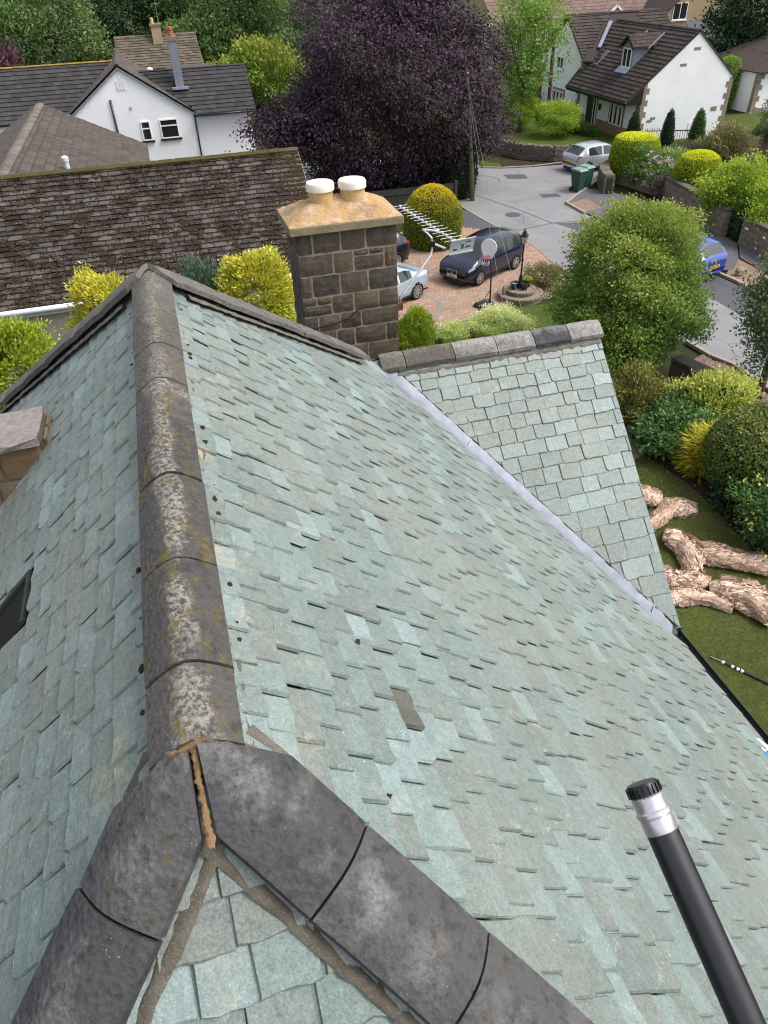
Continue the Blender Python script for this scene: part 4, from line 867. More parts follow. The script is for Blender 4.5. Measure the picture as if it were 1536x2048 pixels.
for k in range(5):
    m = MB(); m.box(5.56, 5.62 , 46.0-.0+(.03 if k % 2 else .0), 46.5 if k % 2 else 46.3, .3+k*.5, .75+k*.5); m.build('quoin', M_QUOIN, wl)
c = MB(); c.box(1.72, 2.18, 47.2, 47.75, 3.9, 6.3); c = c.build('chimney', M_GREYLEAD, wl); m = MB(); m.box(1.68, 2.22, 47.16, 47.79, 6.3, 6.5); m.build('chimney_head', M_QUOIN, c)
m = MB(); m.lathe([(.15, 6.5), (.13, 6.75), (.16, 6.78), (.16, 6.9), (.10, 6.92)], 12, (1.95, 47.45, 0)); m.build('chimney_pot', plain('terracotta', (.36, .11, .055), .7), c, angle=40); m = MB(); m.box(1.5, 2.4, 46.9, 47.2, 4.05, 4.16); m.build('flashing', M_LEAD, c)
sk = MB(); sk.obox((.05, 49.5, 4.66), (.35, 0, -.25), (0, .9, 0), (.02, 0, .03)); sk.build('rooflight', M_UPVC, wl)

# --- stone cottage behind
ct = thing('stone_cottage', 'old stone slate roofed cottage with a square chimney before the wood', 'house'); cy_r, cz_r = 76.0, 4.55
m = MB(); m.box(-1.4, 5.0, 74, 79, 0, 2.4); m.build('wall', M_SAND, ct); sv = Vector((0, -2.6, -2.2)); sp = slope(ct, [(-1.75, cy_r, cz_r), (5.1, cy_r, cz_r), (5.3, cy_r-2.6, 2.35), (-1.75, cy_r-2.6, 2.35)], M_TILE_STONE)
lay(sp, tiled(ct, (-1.75, cy_r, cz_r), (1, 0, 0), sv, 6.9, sv.length, .42, .26, M_TILE_STONE, seed=11, thick=.04), M_TILE_STONE, 0); slope(ct, [(-1.75, cy_r, cz_r), (5.1, cy_r, cz_r), (5.1, cy_r+2.6, 2.35), (-1.75, cy_r+2.6, 2.35)], M_TILE_STONE)
tile_ridge(ct, (-1.75, cy_r, cz_r), (5.15, cy_r, cz_r), M_TILE_STONE, .16, .8, .6); c = MB(); c.box(1.45, 2.25, 75.2, 76.0, 3.2, 5.2); c = c.build('chimney', M_SAND, ct); m = MB(); m.box(1.38, 2.32, 75.13, 76.07, 5.2, 5.35); m.build('chimney_head', M_QUOIN, c)
m = MB(); m.lathe([(.14, 5.35), (.12, 5.8)], 10, (1.65, 75.6, 0)); m.build('chimney_pot', M_POT, c); m = MB(); m.tube([(2.15, 75.6, 5.3), (2.2, 75.6, 6.9)], .03, 6); m.tube([(1.8, 75.6, 6.7), (2.6, 75.6, 6.75)], .02, 5); m.build('aerial', M_STEEL, c)
m = MB(); m.slab([(2.0, 72.4, 2.6), (6.1, 72.4, 2.6), (6.1, 70.0, 2.0), (2.0, 70.0, 2.0)], (0, 0, -.12)); m.build('lean_to_roof', M_TILE_BROWN, ct); m = MB(); m.box(2.2, 5.9, 70.2, 73, 0, 1.95); m.build('lean_to_wall', M_RENDER, ct)
dp = thing('garden_flue', 'white capped flue standing before the cottage roof', 'flue', (.55, 54, 0)); m = MB(); m.lathe([(.26, 0), (.26, 4.1), (.2, 4.25), (.2, 4.4), (.02, 4.5)], 14); m.build('pipe', M_UPVC, dp, angle=40)

# --- white house with quoins and a dormer on the right
wr = thing('quoined_white_house', 'white house with stone quoins, brown roof and a small lead dormer', 'house')
y0 = 41.0; xl, xr, xa = 27.5, 33.45, 30.5; ze, za = 3.30, 5.72; pk = (za-ze)/(xa-xl)
m = MB(); m.slab([(xl, y0, 0), (xr, y0, 0), (xr, y0, ze), (xa, y0, za-.06), (xl, y0, ze)], (0, 7.4, 0)); m.build('wall', M_RENDER, wr)
yb0, yb1, yr, zbe, zbr = 48.1, 53.4, 50.75, 3.95, 6.05
m = MB(); m.slab([(27.45, yb0, 0), (27.45, yb1, 0), (27.45, yb1, zbe-.3), (27.45, yr, zbr-.32), (27.45, yb0, zbe-.3)], (7.0, 0, 0)); m.build('wing_wall', M_RENDER, wr)
xo = 26.45; zo = ze-pk*(xl-xo); dv = Vector((xo-xa, 0, zo-za)); sp = slope(wr, [(xa, y0-.05, za), (xa, 49.8, za), (xo, 48.2, zo), (xo, y0-.05, zo)], M_TILE_DK, th=.1)
lay(sp, tiled(wr, (xa, y0-.05, za), (0, 1, 0), dv, 8.6, dv.length, .34, .27, M_TILE_DK, seed=20, thick=.035, trim=lambda u, s: u+y0 < 48.2 or s < 1.9), M_TILE_DK, 0)
dv2 = Vector((xr+.15-xa, 0, -(xr+.15-xa)*pk)); slope(wr, [(xa, y0-.05, za), (xa, 49.8, za), (xr+.15, 49, za+dv2.z), (xr+.15, y0-.05, za+dv2.z)], M_TILE_DK)
tile_ridge(wr, (xa, y0, za), (xa, 49.6, za), M_TILE_DK, .14, .75, .45)
sv = Vector((0, yb0-.25-yr, zbe-.2-zbr)); sp = slope(wr, [(27.3, yr, zbr), (34.6, yr, zbr), (34.6, yb0-.25, zbe-.2), (27.3, yb0-.25, zbe-.2)], M_TILE_DK)
lay(sp, tiled(wr, (27.3, yr, zbr), (1, 0, 0), sv, 7.3, sv.length, .34, .25, M_TILE_DK, seed=21, thick=.035, trim=lambda u, s: u+27.3 < 27.9+(2.9-s)*.9 or u+27.3 > 32.5), M_TILE_DK, 0); slope(wr, [(27.3, yr, zbr), (34.6, yr, zbr), (34.6, 2*yr-yb0+.25, zbe-.2), (27.3, 2*yr-yb0+.25, zbe-.2)], M_TILE_DK)
tile_ridge(wr, (27.3, yr, zbr), (34.6, yr, zbr), M_TILE_DK, .15, .8, .45)
m = MB(); m.obox((29.35, 49.1, 5.0), (.72, .72, .62), (.08, -.08, 0), (0, 0, .03)); m.build('valley_lead', M_LEAD, wr)
pipe(wr, [(27.35, yb0-.3, zbe-.28), (29.2, yb0-.3, zbe-.28)], .06, name='gutter'); pipe(wr, [(xo-.02, y0-.05, zo-.08), (xo-.02, 48.2, zo-.08)], .07, name='gutter'); m = MB(); m.box(xo+.02, xo+.06, y0-.04, 48.2, zo-.25, zo-.02); m.build('fascia', M_BLACK, wr)
m = MB(); m.slab([(xo+.03, y0-.04, zo-.16), (xl+.02, y0-.04, zo-.16), (xl+.02, y0-.04, ze-.14), (xo+.03, y0-.04, zo-.02)], (0, .05, 0)); m.build('porch_end', M_BLACK, wr); m = MB(); m.box(xo+.04, xl, y0+.01, 48.1, zo-.19, zo-.17); m.build('soffit', M_BLACK, wr)
pipe(wr, [(27.42, y0+.06, zo-.1), (27.42, y0+.06, .1)], .05)
rq = random.Random(4)
def quoins(x, y, top, sx, sy, name='quoin'):
    z = .05; k = 0
    while z < top-.05:
        h = .30; a, b = (.42, .24) if k % 2 else (.24, .42); m = MB(); m.box(min(x-.012*sx, x+a*sx), max(x-.012*sx, x+a*sx), min(y-.014*sy, y+b*sy), max(y-.014*sy, y+b*sy), z+.004, min(z+h, top)-.004); m.build(name, M_QUOIN, wr); z += h; k += 1
quoins(xl, y0, ze, 1, 1); quoins(xr, y0, ze-.05, -1, 1); quoins(27.45, yb0, zbe-.25, 1, 1)
for (x, z, w, h) in ((30.57, 4.75, .42, .14), (29.85, 4.0, .42, .14), (32.55, 1.55, .42, .24), (28.45, 1.4, .34, .13), (28.25, 1.27, .34, .13)):
    m = MB(); m.box(x-w/2, x+w/2, y0-.012, y0+.05, z, z+h); m.build('wall_stone', M_QUOIN, wr)
m = MB(); m.box(31.0, 31.45, y0-.03, y0+.02, .62, 1.05); m.build('meter_box', M_UPVC, wr); m = MB(); m.box(31.52, 31.68, y0-.10, y0+.01, .75, 1.05); m.build('wall_lamp', M_BLACK, wr)
# brick plinth along the front, door and windows
M_BRICK = mat_stone('tan_brick', (.30, .18, .085), (.38, .25, .13), (.24, .14, .07), 6); pl = MB(); pl.box(xl-.03, xl-.002, y0+.05, 47.95, 0, .84); pl = pl.build('plinth', plain('plinth_mortar', (.42, .36, .28), .9), wr); bb = MB()
def brick_run(bb, x, y1, y2, z1, rows, gapdoor=None):
    rr = random.Random(6)
    for r in range(rows):
        z = .02+r*(z1/rows); y = y1+(.12 if r % 2 else 0)
        while y < y2-.1:
            L = min(.40, y2-y)
            if not (gapdoor and y+L > gapdoor[0] and y < gapdoor[1]): bb.box(x-.018, x+.01, y+.008, y+L-.008, z+.006, z+z1/rows-.008, rr.random())
            y += .40
brick_run(bb, xl-.03, y0+.45, 47.95, .82, 6, (45.75, 47.0)); tag(bb.build('brick', M_BRICK, pl), kind='stuff')
pl2 = MB(); pl2.box(27.42, 27.449, yb0+.4, 53.2, 0, .6); pl2 = pl2.build('plinth', plain('plinth_mortar', (.4, .3, .2)), wr); bb = MB(); brick_run(bb, 27.42, yb0+.42, 53.2, .6, 4); tag(bb.build('brick', M_BRICK, pl2), kind='stuff')
def stone_window(y_, z_, w_, h_, x_):
    s = MB(); s.box(x_-.035, x_+.03, y_-w_/2-.14, y_+w_/2+.14, z_-.12, z_+h_+.16); s.build('window_surround', M_QUOIN, wr)
    for k in range(3): window(wr, (x_-.035, y_-w_/2+w_*(k+.5)/3, z_), (0, 1, 0), w_/3-.10, h_, 1, out=(-1, 0, 0), sill=False)
stone_window(43.4, .82, 1.45, 1.12, xl-.0); stone_window(50.95, .62, 1.5, 1.1, 27.45)
s = MB(); s.box(xl-.045, xl+.02, 45.72, 47.05, 0, 2.15); s.build('door_surround', M_QUOIN, wr); d_ = MB(); d_.box(xl-.075, xl-.03, 46.12, 46.95, .06, 1.98); d_ = d_.build('door', plain('anthracite_door', (.03, .035, .045), .4), wr)
for (ya, yb) in ((46.95, 47.02), (46.05, 46.12), (45.78, 45.84)): m = MB(); m.box(xl-.085, xl-.03, ya, yb, .04, 2.03); m.build('door_frame', M_UPVC, d_)
m = MB(); m.box(xl-.07, xl-.035, 45.84, 46.05, .06, 1.98); m.build('sidelight', M_GLASS, d_); m = MB(); m.box(xl-.6, xl-.08, 45.7, 47.1, 0, .14); m.build('step', M_KERB, wr); m = MB(); m.box(xl-.12, xl-.01, 45.3, 45.42, 1.35, 1.7); m.build('porch_lamp', M_BLACK, wr)
window(wr, (27.45, 51.1, 3.0), (0, 1, 0), .9, .7, 2, out=(-1, 0, 0))
# dormer
dmx, dmy, dmz = 28.05, 44.05, ze+pk*(28.05-xl)
dm = MB(); ww = .62; hh = 1.02
dm.slab([(dmx, dmy-ww, dmz-.1), (dmx, dmy+ww, dmz-.1), (dmx, dmy+ww, dmz+hh), (dmx, dmy, dmz+hh+.52), (dmx, dmy-ww, dmz+hh)], (1.9, 0, 0)); dm = dm.build('dormer', M_GREYLEAD, wr)
for s_ in (-1, 1):
    dv = Vector((0, s_*(ww+.14), -.62)); m = MB(); P0 = Vector((dmx-.18, dmy, dmz+hh+.62)); m.slab([P0, P0+Vector((2.3, 0, 0)), P0+Vector((2.3, 0, 0))+dv, P0+dv], (0, 0, .06)); rr_ = m.build('dormer_roof', M_TILE_DK, dm)
    lay(rr_, tiled(dm, P0+Vector((0, 0, .06)), (1, 0, 0), dv, 2.3, dv.length, .33, .25, M_TILE_DK, seed=30), M_TILE_DK, 0); m = MB(); m.obox(P0+dv/2+Vector((-.01, 0, -.03)), (.02, 0, 0), dv/2, (0, 0, .05)); m.build('bargeboard', M_BLACK, dm)
    m = MB(); m.obox((dmx+1.2, dmy+s_*(ww+.25), dmz+1.35+.0), (.45, 0, .36), (0, .06, 0), (0, 0, .03)); m.build('flashing', M_LEAD, dm)
window(dm, (dmx, dmy, dmz+.02), (0, 1, 0), .92, .98, 2, out=(-1, 0, 0)); m = MB(); m.obox((dmx-.18, dmy, dmz-.10), (.2, 0, .15), (0, .6, 0), (-.02, 0, .03)); m.build('apron', M_LEAD, dm)
m = MB(); m.obox((28.2, 47.2, ze+pk*.7+.08), (.42, 0, .34), (0, .16, 0), (-.03, 0, .04)); rl = m.build('rooflight', M_GREYLEAD, wr); m = MB(); m.obox((28.2-.03, 47.2, ze+pk*.7+.125), (.36, 0, .29), (0, .10, 0), (-.01, 0, .012)); m.build('pane', M_GLASS, rl)

# --- others behind
gh = thing('white_garage', 'white garage with a dark roof at the right edge', 'garage'); m = MB(); m.box(40.0, 48, 46.6, 53, 0, 2.55); m.build('wall', M_RENDER, gh)
sp = slope(gh, [(44, 47.5, 4.2), (49, 50, 4.2), (49, 46.2, 2.5), (39.7, 46.2, 2.5)], M_TILE_DK); slope(gh, [(44, 47.5, 4.2), (39.7, 46.2, 2.5), (39.7, 53, 2.5), (44, 51, 4.2)], M_TILE_DK); z = .05
for k in range(7): m = MB(); m.box(39.985, 40.3 if k % 2 else 40.5, 46.585, 46.9, .05+k*.33, .05+k*.33+.32); m.build('quoin', M_QUOIN, gh)
m = MB(); m.box(40.3, 48, 46.56, 46.6, 0, .3); m.build('plinth', M_QUOIN, gh)
gl = thing('link_building', 'low white link wall between the quoined house and garage', 'building'); m = MB(); m.box(35.0, 40.0, 51, 54, 0, 2.4); m.build('wall', M_RENDER, gl); m = MB(); m.box(34.8, 40.1, 50.9, 54.1, 2.4, 2.5); m.build('roof', M_TILE_DK, gl); window(gl, (37.5, 51, 1.35), (1, 0, 0), 2.2, .7, 3, out=(0, -1, 0))
ch = thing('cream_house', 'cream rendered house half hidden behind the airy tree', 'house'); m = MB(); m.box(26.8, 36, 60, 66, 0, 4.6); m.build('wall', M_CREAM, ch); sp = slope(ch, [(26.4, 63.5, 7.0), (36.4, 63.5, 7.0), (36.4, 59.7, 4.5), (26.4, 59.7, 4.5)], M_TILE_RED)
lay(sp, tiled(ch, (26.4, 63.5, 7.0), (1, 0, 0), (0, -3.8, -2.5), 10, 4.55, .4, .35, M_TILE_RED, seed=31), M_TILE_RED, 0)
for (x, z) in ((28.8, .4), (31.6, 2.9), (29, 2.9)): window(ch, (x, 60, z), (1, 0, 0), 1.7, 1.5, 2, out=(0, -1, 0))
m = MB(); m.slab([(27.0, 59.2, 2.35), (31.8, 59.2, 2.35), (31.8, 60, 2.6), (27.0, 60, 2.6)], (0, 0, -.1)); m.build('porch_roof', M_GREYLEAD, ch)
tr = thing('terrace_house', 'long red brown tiled house with small white gables at the top', 'house'); m = MB(); m.box(36, 50, 74, 80, 0, 4.2); m.build('wall', M_SAND, tr); sp = slope(tr, [(35.5, 77.5, 8.2), (50.5, 77.5, 8.2), (50.5, 73.6, 4.2), (35.5, 73.6, 4.2)], M_TILE_RED)
lay(sp, tiled(tr, (35.5, 77.5, 8.2), (1, 0, 0), (0, -3.9, -4.0), 15, 5.58, .5, .4, M_TILE_RED, seed=32), M_TILE_RED, 0)
for x in (41.0, 44.6):
    dmr = MB(); dmr.slab([(x-.75, 73.3, 3.6), (x+.75, 73.3, 3.6), (x+.75, 73.3, 4.1), (x, 73.3, 4.75), (x-.75, 73.3, 4.1)], (0, 2, 0)); dmr = dmr.build('dormer', M_GREYLEAD, tr)
    for s_ in (-1, 1): m = MB(); m.obox((x+s_*.42, 73.25, 4.42), (.46, 0, -s_*.36), (0, .08, 0), (0, 0, .11)); m.build('bargeboard', M_UPVC, dmr)
sh = thing('sandstone_house', 'sandstone gabled house with a white window at the top', 'house'); m = MB(); m.slab([(47.6, 70, 0), (54.6, 70, 0), (54.6, 70, 4.6), (51.4, 70, 7.2), (47.6, 70, 4.2)], (0, 6, 0)); m.build('wall', M_SAND, sh)
for s_, a, b in ((1, (51.4, 7.3), (55.3, 4.2)), (-1, (51.4, 7.3), (47.0, 3.8))):
    slope(sh, [(a[0], 69.7, a[1]), (a[0], 76, a[1]), (b[0], 76, b[1]), (b[0], 69.7, b[1])], M_TILE_DK, th=.15)
window(sh, (49.3, 70, 3.6), (1, 0, 0), 1.5, 1.3, 2, out=(0, -1, 0))
hh_ = thing('hip_roofed_house', 'ochre house with a grey hipped roof in the top right', 'house'); m = MB(); m.box(58.5, 72, 74, 84, 0, 3.4); m.build('wall', M_SAND, hh_)
sp = slope(hh_, [(62, 78, 6.6), (70, 78, 6.6), (72.6, 73.5, 3.3), (57.9, 73.5, 3.3)], M_TILE_SLATE); slope(hh_, [(62, 78, 6.6), (57.9, 73.5, 3.3), (57.9, 84, 3.3), (62, 80, 6.6)], M_TILE_SLATE)
for x in (61.0, 63.0): window(hh_, (x, 74, 1.7), (1, 0, 0), .7, 1.2, 1, out=(0, -1, 0))
pipe(hh_, [(60.1, 73.9, 3.3), (59.8, 73.9, .3)], .08, M_UPVC)
gs_ = thing('slate_roofed_extension', 'grey slate roof with pale verge strips below the ochre house', 'building'); m = MB(); m.box(48, 64, 60.5, 68, 0, 1.4); m.build('wall', M_SAND, gs_)
sp = slope(gs_, [(49, 68.5, 3.6), (62, 68.5, 3.6), (62, 60, 1.2), (46, 60, 1.2)], M_TILE_SLATE); m = MB(); m.obox((58.0, 64.2, 2.46), (1.1, 4.2, 1.2), (.16, -.04, 0), (0, 0, .04)); m.build('verge_strip', M_UPVC, gs_)
m = MB(); m.obox((52.5, 67, 3.22), (.5, 0, 0), (0, .5, .14), (0, 0, .05)); m.build('rooflight', M_UPVC, gs_)
bt = thing('brick_stack', 'red brick chimney stack behind the white house ridge', 'chimney', (53.9, 67.5, 0)); m = MB(); m.box(-.4, .4, -.4, .4, 2, 5.0); m.build('stack', plain('red_brick', (.20, .06, .045), .9, var=.3), bt); m = MB(); m.box(-.5, .5, -.5, .5, -.02, 2); m.build('base', M_QUOIN, bt)
fr_ = thing('far_cottage', 'small purple grey roof showing left of the purple beech top', 'house', (18.0, 108, 0)); m = MB(); m.box(0, 9, 0, 5, 0, 2.6); m.build('wall', M_SAND, fr_); m = MB(); m.slab([(-.4, -.4, 2.5), (9.4, -.4, 2.5), (9.4, 2.6, 5.0), (-.4, 2.6, 5.0)], (0, 0, .1)); m.build('roof', M_TILE_SLATE, fr_)
# ---------------------------------------------------------------- foliage
def leaf_mesh(name, P, D, N, L, W, rnd, tip=None, fold=.0):
    """diamond leaves: P base points, D long axis, N normal, L length, W width"""
    n = len(P); D = D/np.maximum(np.linalg.norm(D, axis=1, keepdims=True), 1e-6); S = np.cross(D, N); S /= np.maximum(np.linalg.norm(S, axis=1, keepdims=True), 1e-6)
    U = np.cross(S, D); L = np.asarray(L).reshape(-1, 1); W = np.asarray(W).reshape(-1, 1)
    V = np.empty((n, 4, 3)); V[:, 0] = P; V[:, 1] = P+D*L*.45+S*W*.5+U*L*fold; V[:, 2] = P+D*L; V[:, 3] = P+D*L*.45-S*W*.5+U*L*fold
    F = np.arange(n*4).reshape(n, 4)
    return np_mesh(name, V.reshape(-1, 3), F, rnd, tip if tip is not None else np.zeros(n))

def unit(n, g): 
    v = g.normal(size=(n, 3)); return v/np.linalg.norm(v, axis=1, keepdims=True)

def crown(name, parent, mat, rad, nclump, per, cr, leaf, seed, asp=.55, shell=.55, bump=.22, base=0.0, flat=.55, droop=0.0, out=.6, up=.5, zc=None, square=2.0, tipk=.35, tipup=0.5, taper=0.0, cut=-1.0, zpow=1.0):
    """leaf clumps spread through a crown; local origin at the plant's foot, zc = height of the crown's middle"""
    g = np.random.default_rng(seed); rad = np.array(rad, float); zc = rad[2] if zc is None else zc
    d = unit(nclump*2, g); d = d[d[:, 2] > cut][:nclump]; n = len(d)
    k = g.uniform(shell, 1.0, n)**.7
    ph = g.uniform(0, 6.28, 6); lump = 1+bump*(np.sin(3.1*d[:, 0]+ph[0])*np.sin(2.7*d[:, 1]+ph[1])+.7*np.sin(5.3*d[:, 2]+4.1*d[:, 0]+ph[2])+.6*g.normal(size=n)*.5)
    if square != 2.0: d = d/((np.abs(d)**square).sum(1, keepdims=True)**(1/square))
    C = d*rad*(k*lump)[:, None]
    if taper: C[:, :2] *= (1-taper*np.clip((C[:, 2]/rad[2]+1)/2, 0, 1))[:, None]
    C[:, 2] += zc
    idx = np.repeat(np.arange(n), per); m = len(idx)
    off = g.normal(size=(m, 3))*cr*np.array([1, 1, flat]); 
    P = C[idx]+off
    if droop: P[:, 2] -= droop*np.linalg.norm(off[:, :2], axis=1)**1.3
    od = d[idx]*np.array([1, 1, .8])
    D = od*out+unit(m, g)*.75+np.array([0, 0, up-droop*1.2])
    N = od*.5+np.array([0, 0, .8])+unit(m, g)*.7
    s = leaf*g.uniform(.65, 1.3, m)
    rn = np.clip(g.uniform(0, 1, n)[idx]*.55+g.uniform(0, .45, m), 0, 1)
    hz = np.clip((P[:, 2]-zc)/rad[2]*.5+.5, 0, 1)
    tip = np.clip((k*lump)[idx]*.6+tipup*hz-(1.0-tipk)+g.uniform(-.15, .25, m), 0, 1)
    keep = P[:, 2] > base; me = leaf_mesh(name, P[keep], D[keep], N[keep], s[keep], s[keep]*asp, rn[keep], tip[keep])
    return link(name, me, mat, parent)

def limbs(name, parent, mat, h, r, spread, n, seed, lean=(0, 0), fork=.35):
    g = random.Random(seed); mb = MB(); top = Vector((lean[0], lean[1], h*fork))
    mb.tube([(0, 0, -.1), (0, 0, h*fork*.4), tuple(top)], [r*1.25, r, r*.8], 9)
    for i in range(n):
        a = 6.28*i/n+g.uniform(-.4, .4); s = spread*g.uniform(.45, .9); z1 = h*g.uniform(.6, .95)
        p1 = top+Vector((math.cos(a)*s*.45, math.sin(a)*s*.45, (z1-top.z)*.5)); p2 = Vector((math.cos(a)*s, math.sin(a)*s, z1))
        mb.tube([tuple(top), tuple(p1), tuple(p2)], [r*.6, r*.35, r*.08], 6)
    return mb.build(name, mat, parent, smooth=True)

def tree(name, label, cat, loc, h, r, mat, crowns, spread, seed=1, nl=7, group=None, trunk=M_BARK, fork=.35, lean=(0, 0)):
    o = thing(name, label, cat, loc, 0, group); limbs('trunk', o, trunk, h, r, spread, nl, seed, lean, fork)
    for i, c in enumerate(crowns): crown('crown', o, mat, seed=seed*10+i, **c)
    return o

def shrub(name, label, loc, mat, rad, n, per, cr, leaf, seed, cat='shrub', group=None, **kw):
    o = thing(name, label, cat, loc, 0, group)
    mb = MB(); g = random.Random(seed)
    for i in range(5):
        a = 6.28*i/5; mb.tube([(0, 0, -.05), (math.cos(a)*rad[0]*.25, math.sin(a)*rad[1]*.25, rad[2]*.8), (math.cos(a)*rad[0]*.55, math.sin(a)*rad[1]*.55, rad[2]*1.35)], [.03, .02, .008], 5)
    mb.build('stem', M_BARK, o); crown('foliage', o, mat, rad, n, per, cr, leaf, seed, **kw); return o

def clipped(name, label, loc, mat, prof, n, leaf, seed, cat='topiary', sx=1.0, sy=1.0, group=None, square=2.0, rz=0.0, tipz=.8, core=(.02, .03, .008), spike=0.9, asp=.5):
    """topiary: prof is a list of (radius, height); small leaves over the whole skin"""
    o = thing(name, label, cat, loc, rz, group); g = np.random.default_rng(seed)
    mb = MB(); mb.lathe([(r*.93, z*.985) for r, z in prof], 20, cap=True)
    mb.v = [(x*sx, y*sy, z) for x, y, z in mb.v]; mb.build('inner_twigs', plain('twigs_%s' % name, core, .95), o, smooth=True)
    pr = np.array(prof, float); seg = np.hypot(np.diff(pr[:, 0]), np.diff(pr[:, 1]))*(pr[1:, 0]+pr[:-1, 0]+.05); cs = np.cumsum(seg)/seg.sum()
    t = g.uniform(0, 1, n); k = np.searchsorted(cs, t); f = g.uniform(0, 1, n); R = pr[k, 0]+(pr[k+1, 0]-pr[k, 0])*f; Z = pr[k, 1]+(pr[k+1, 1]-pr[k, 1])*f
    dr = pr[k+1, 0]-pr[k, 0]; dz = pr[k+1, 1]-pr[k, 1]; ll = np.hypot(dr, dz)+1e-6; nr, nz = dz/ll, -dr/ll
    a = g.uniform(0, 6.2832, n)
    ca, sa = np.cos(a), np.sin(a)
    if square != 2.0:
        q = (np.abs(ca)**square+np.abs(sa)**square)**(-1/square); X = R*ca*q; Y = R*sa*q
    else: X = R*ca; Y = R*sa
    N = np.stack([nr*ca, nr*sa, nz], 1); lump = .5*np.sin(X*5+1)*np.sin(Y*4.3)*np.sin(Z*5.1)
    P = np.stack([X*sx, Y*sy, Z], 1)+N*(g.uniform(-.5, .35, n)+lump*.4)[:, None]*leaf
    D = N*spike+unit(n, g)*.8+np.array([0, 0, .25]); rn = np.clip(g.uniform(0, 1, n), 0, 1)
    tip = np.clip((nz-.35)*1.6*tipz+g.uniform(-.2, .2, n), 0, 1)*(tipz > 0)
    s = leaf*g.uniform(.7, 1.35, n); me = leaf_mesh('foliage', P, D, N+unit(n, g)*.5, s, s*asp, rn, tip); link('foliage', me, mat, o); return o

# leaf colours
L_BEECH = mat_leaf('copper_beech_leaf', (.014, .009, .0135), (.042, .025, .037), (.105, .064, .086), .15, .62, .22, 1.0)
L_MAPLE = mat_leaf('maple_leaf', (.048, .098, .018), (.095, .175, .030), (.27, .29, .05), .35)
L_GREEN = mat_leaf('green_leaf', (.032, .072, .015), (.085, .155, .030), (.15, .22, .045), .3)
L_AIRY = mat_leaf('airy_leaf', (.06, .12, .02), (.13, .21, .035), (.24, .32, .06), .4)
L_WOOD = mat_leaf('woodland_leaf', (.024, .052, .015), (.070, .120, .032), (.11, .165, .042), .3)
L_WOOD2 = mat_leaf('light_woodland_leaf', (.042, .076, .024), (.105, .150, .050), (.15, .20, .07), .3)
L_DARK = mat_leaf('dark_evergreen_leaf', (.008, .020, .008), (.022, .046, .016), (.04, .07, .025), .15)
L_LIME = mat_leaf('lime_leaf', (.09, .16, .015), (.19, .28, .025), (.33, .38, .04), .35)
L_GOLD = mat_leaf('golden_conifer_leaf', (.10, .14, .012), (.28, .28, .020), (.52, .46, .06), .25)
L_GOLDG = mat_leaf('green_gold_conifer_leaf', (.045, .10, .010), (.13, .20, .014), (.33, .36, .03), .25)
L_BLUE = mat_leaf('blue_conifer_leaf', (.022, .048, .030), (.055, .095, .060), (.085, .13, .085), .2)
L_GOLDGRASS = mat_leaf('golden_grass_blade', (.14, .16, .012), (.38, .32, .02), (.66, .50, .06), .3)
L_PRIVET = mat_leaf('golden_privet_leaf', (.065, .095, .008), (.17, .19, .014), (.50, .38, .02), .25)
L_BOX = mat_leaf('box_leaf', (.035, .060, .012), (.11, .14, .028), (.20, .22, .05), .2)
L_TOPI = mat_leaf('clipped_yew_leaf', (.10, .15, .006), (.24, .30, .010), (.62, .56, .015), .25)
L_CREAM = mat_leaf('cream_leaf', (.19, .27, .05), (.38, .45, .13), (.66, .66, .30), .3)
L_CHOIS = mat_leaf('yellow_green_leaf', (.07, .13, .012), (.20, .28, .03), (.52, .52, .14), .3)
L_HYD = mat_leaf('deep_green_leaf', (.025, .065, .016), (.06, .125, .034), (.09, .16, .045), .25)
L_VARI = mat_leaf('variegated_leaf', (.018, .032, .010), (.07, .085, .02), (.24, .22, .045), .2)
L_OLIVE = mat_leaf('olive_leaf', (.060, .062, .022), (.135, .125, .048), (.20, .17, .07), .25)
L_PINK = mat_leaf('pink_blossom', (.42, .20, .27), (.62, .38, .46), None, .3)
L_ORANGE = mat_leaf('orange_blossom', (.75, .35, .06), (.80, .55, .12), None, .3)
L_HEATH = mat_leaf('purple_shrub_leaf', (.05, .025, .03), (.11, .06, .07), (.15, .09, .1), .2)

_n = len(GRASS_P); _g = np.random.default_rng(78); _w = np.sin(GRASS_P[:, 0]*1.7+1)*np.sin(GRASS_P[:, 1]*1.3)*.5+.5
tag(link('grass', leaf_mesh('grass', GRASS_P, unit(_n, _g)*np.array([.8, .8, .3])+np.array([0, 0, .8]), unit(_n, _g), _g.uniform(.025, .06, _n), np.full(_n, .009), _g.uniform(0, 1, _n), np.clip(_w*.8+_g.uniform(-.3, .3, _n), 0, 1)), mat_leaf('lawn_blade', (.045, .075, .013), (.085, .118, .024), (.13, .135, .045), .3)), 'short mown grass of the lawn under the tan sheets', 'grass', kind='stuff')

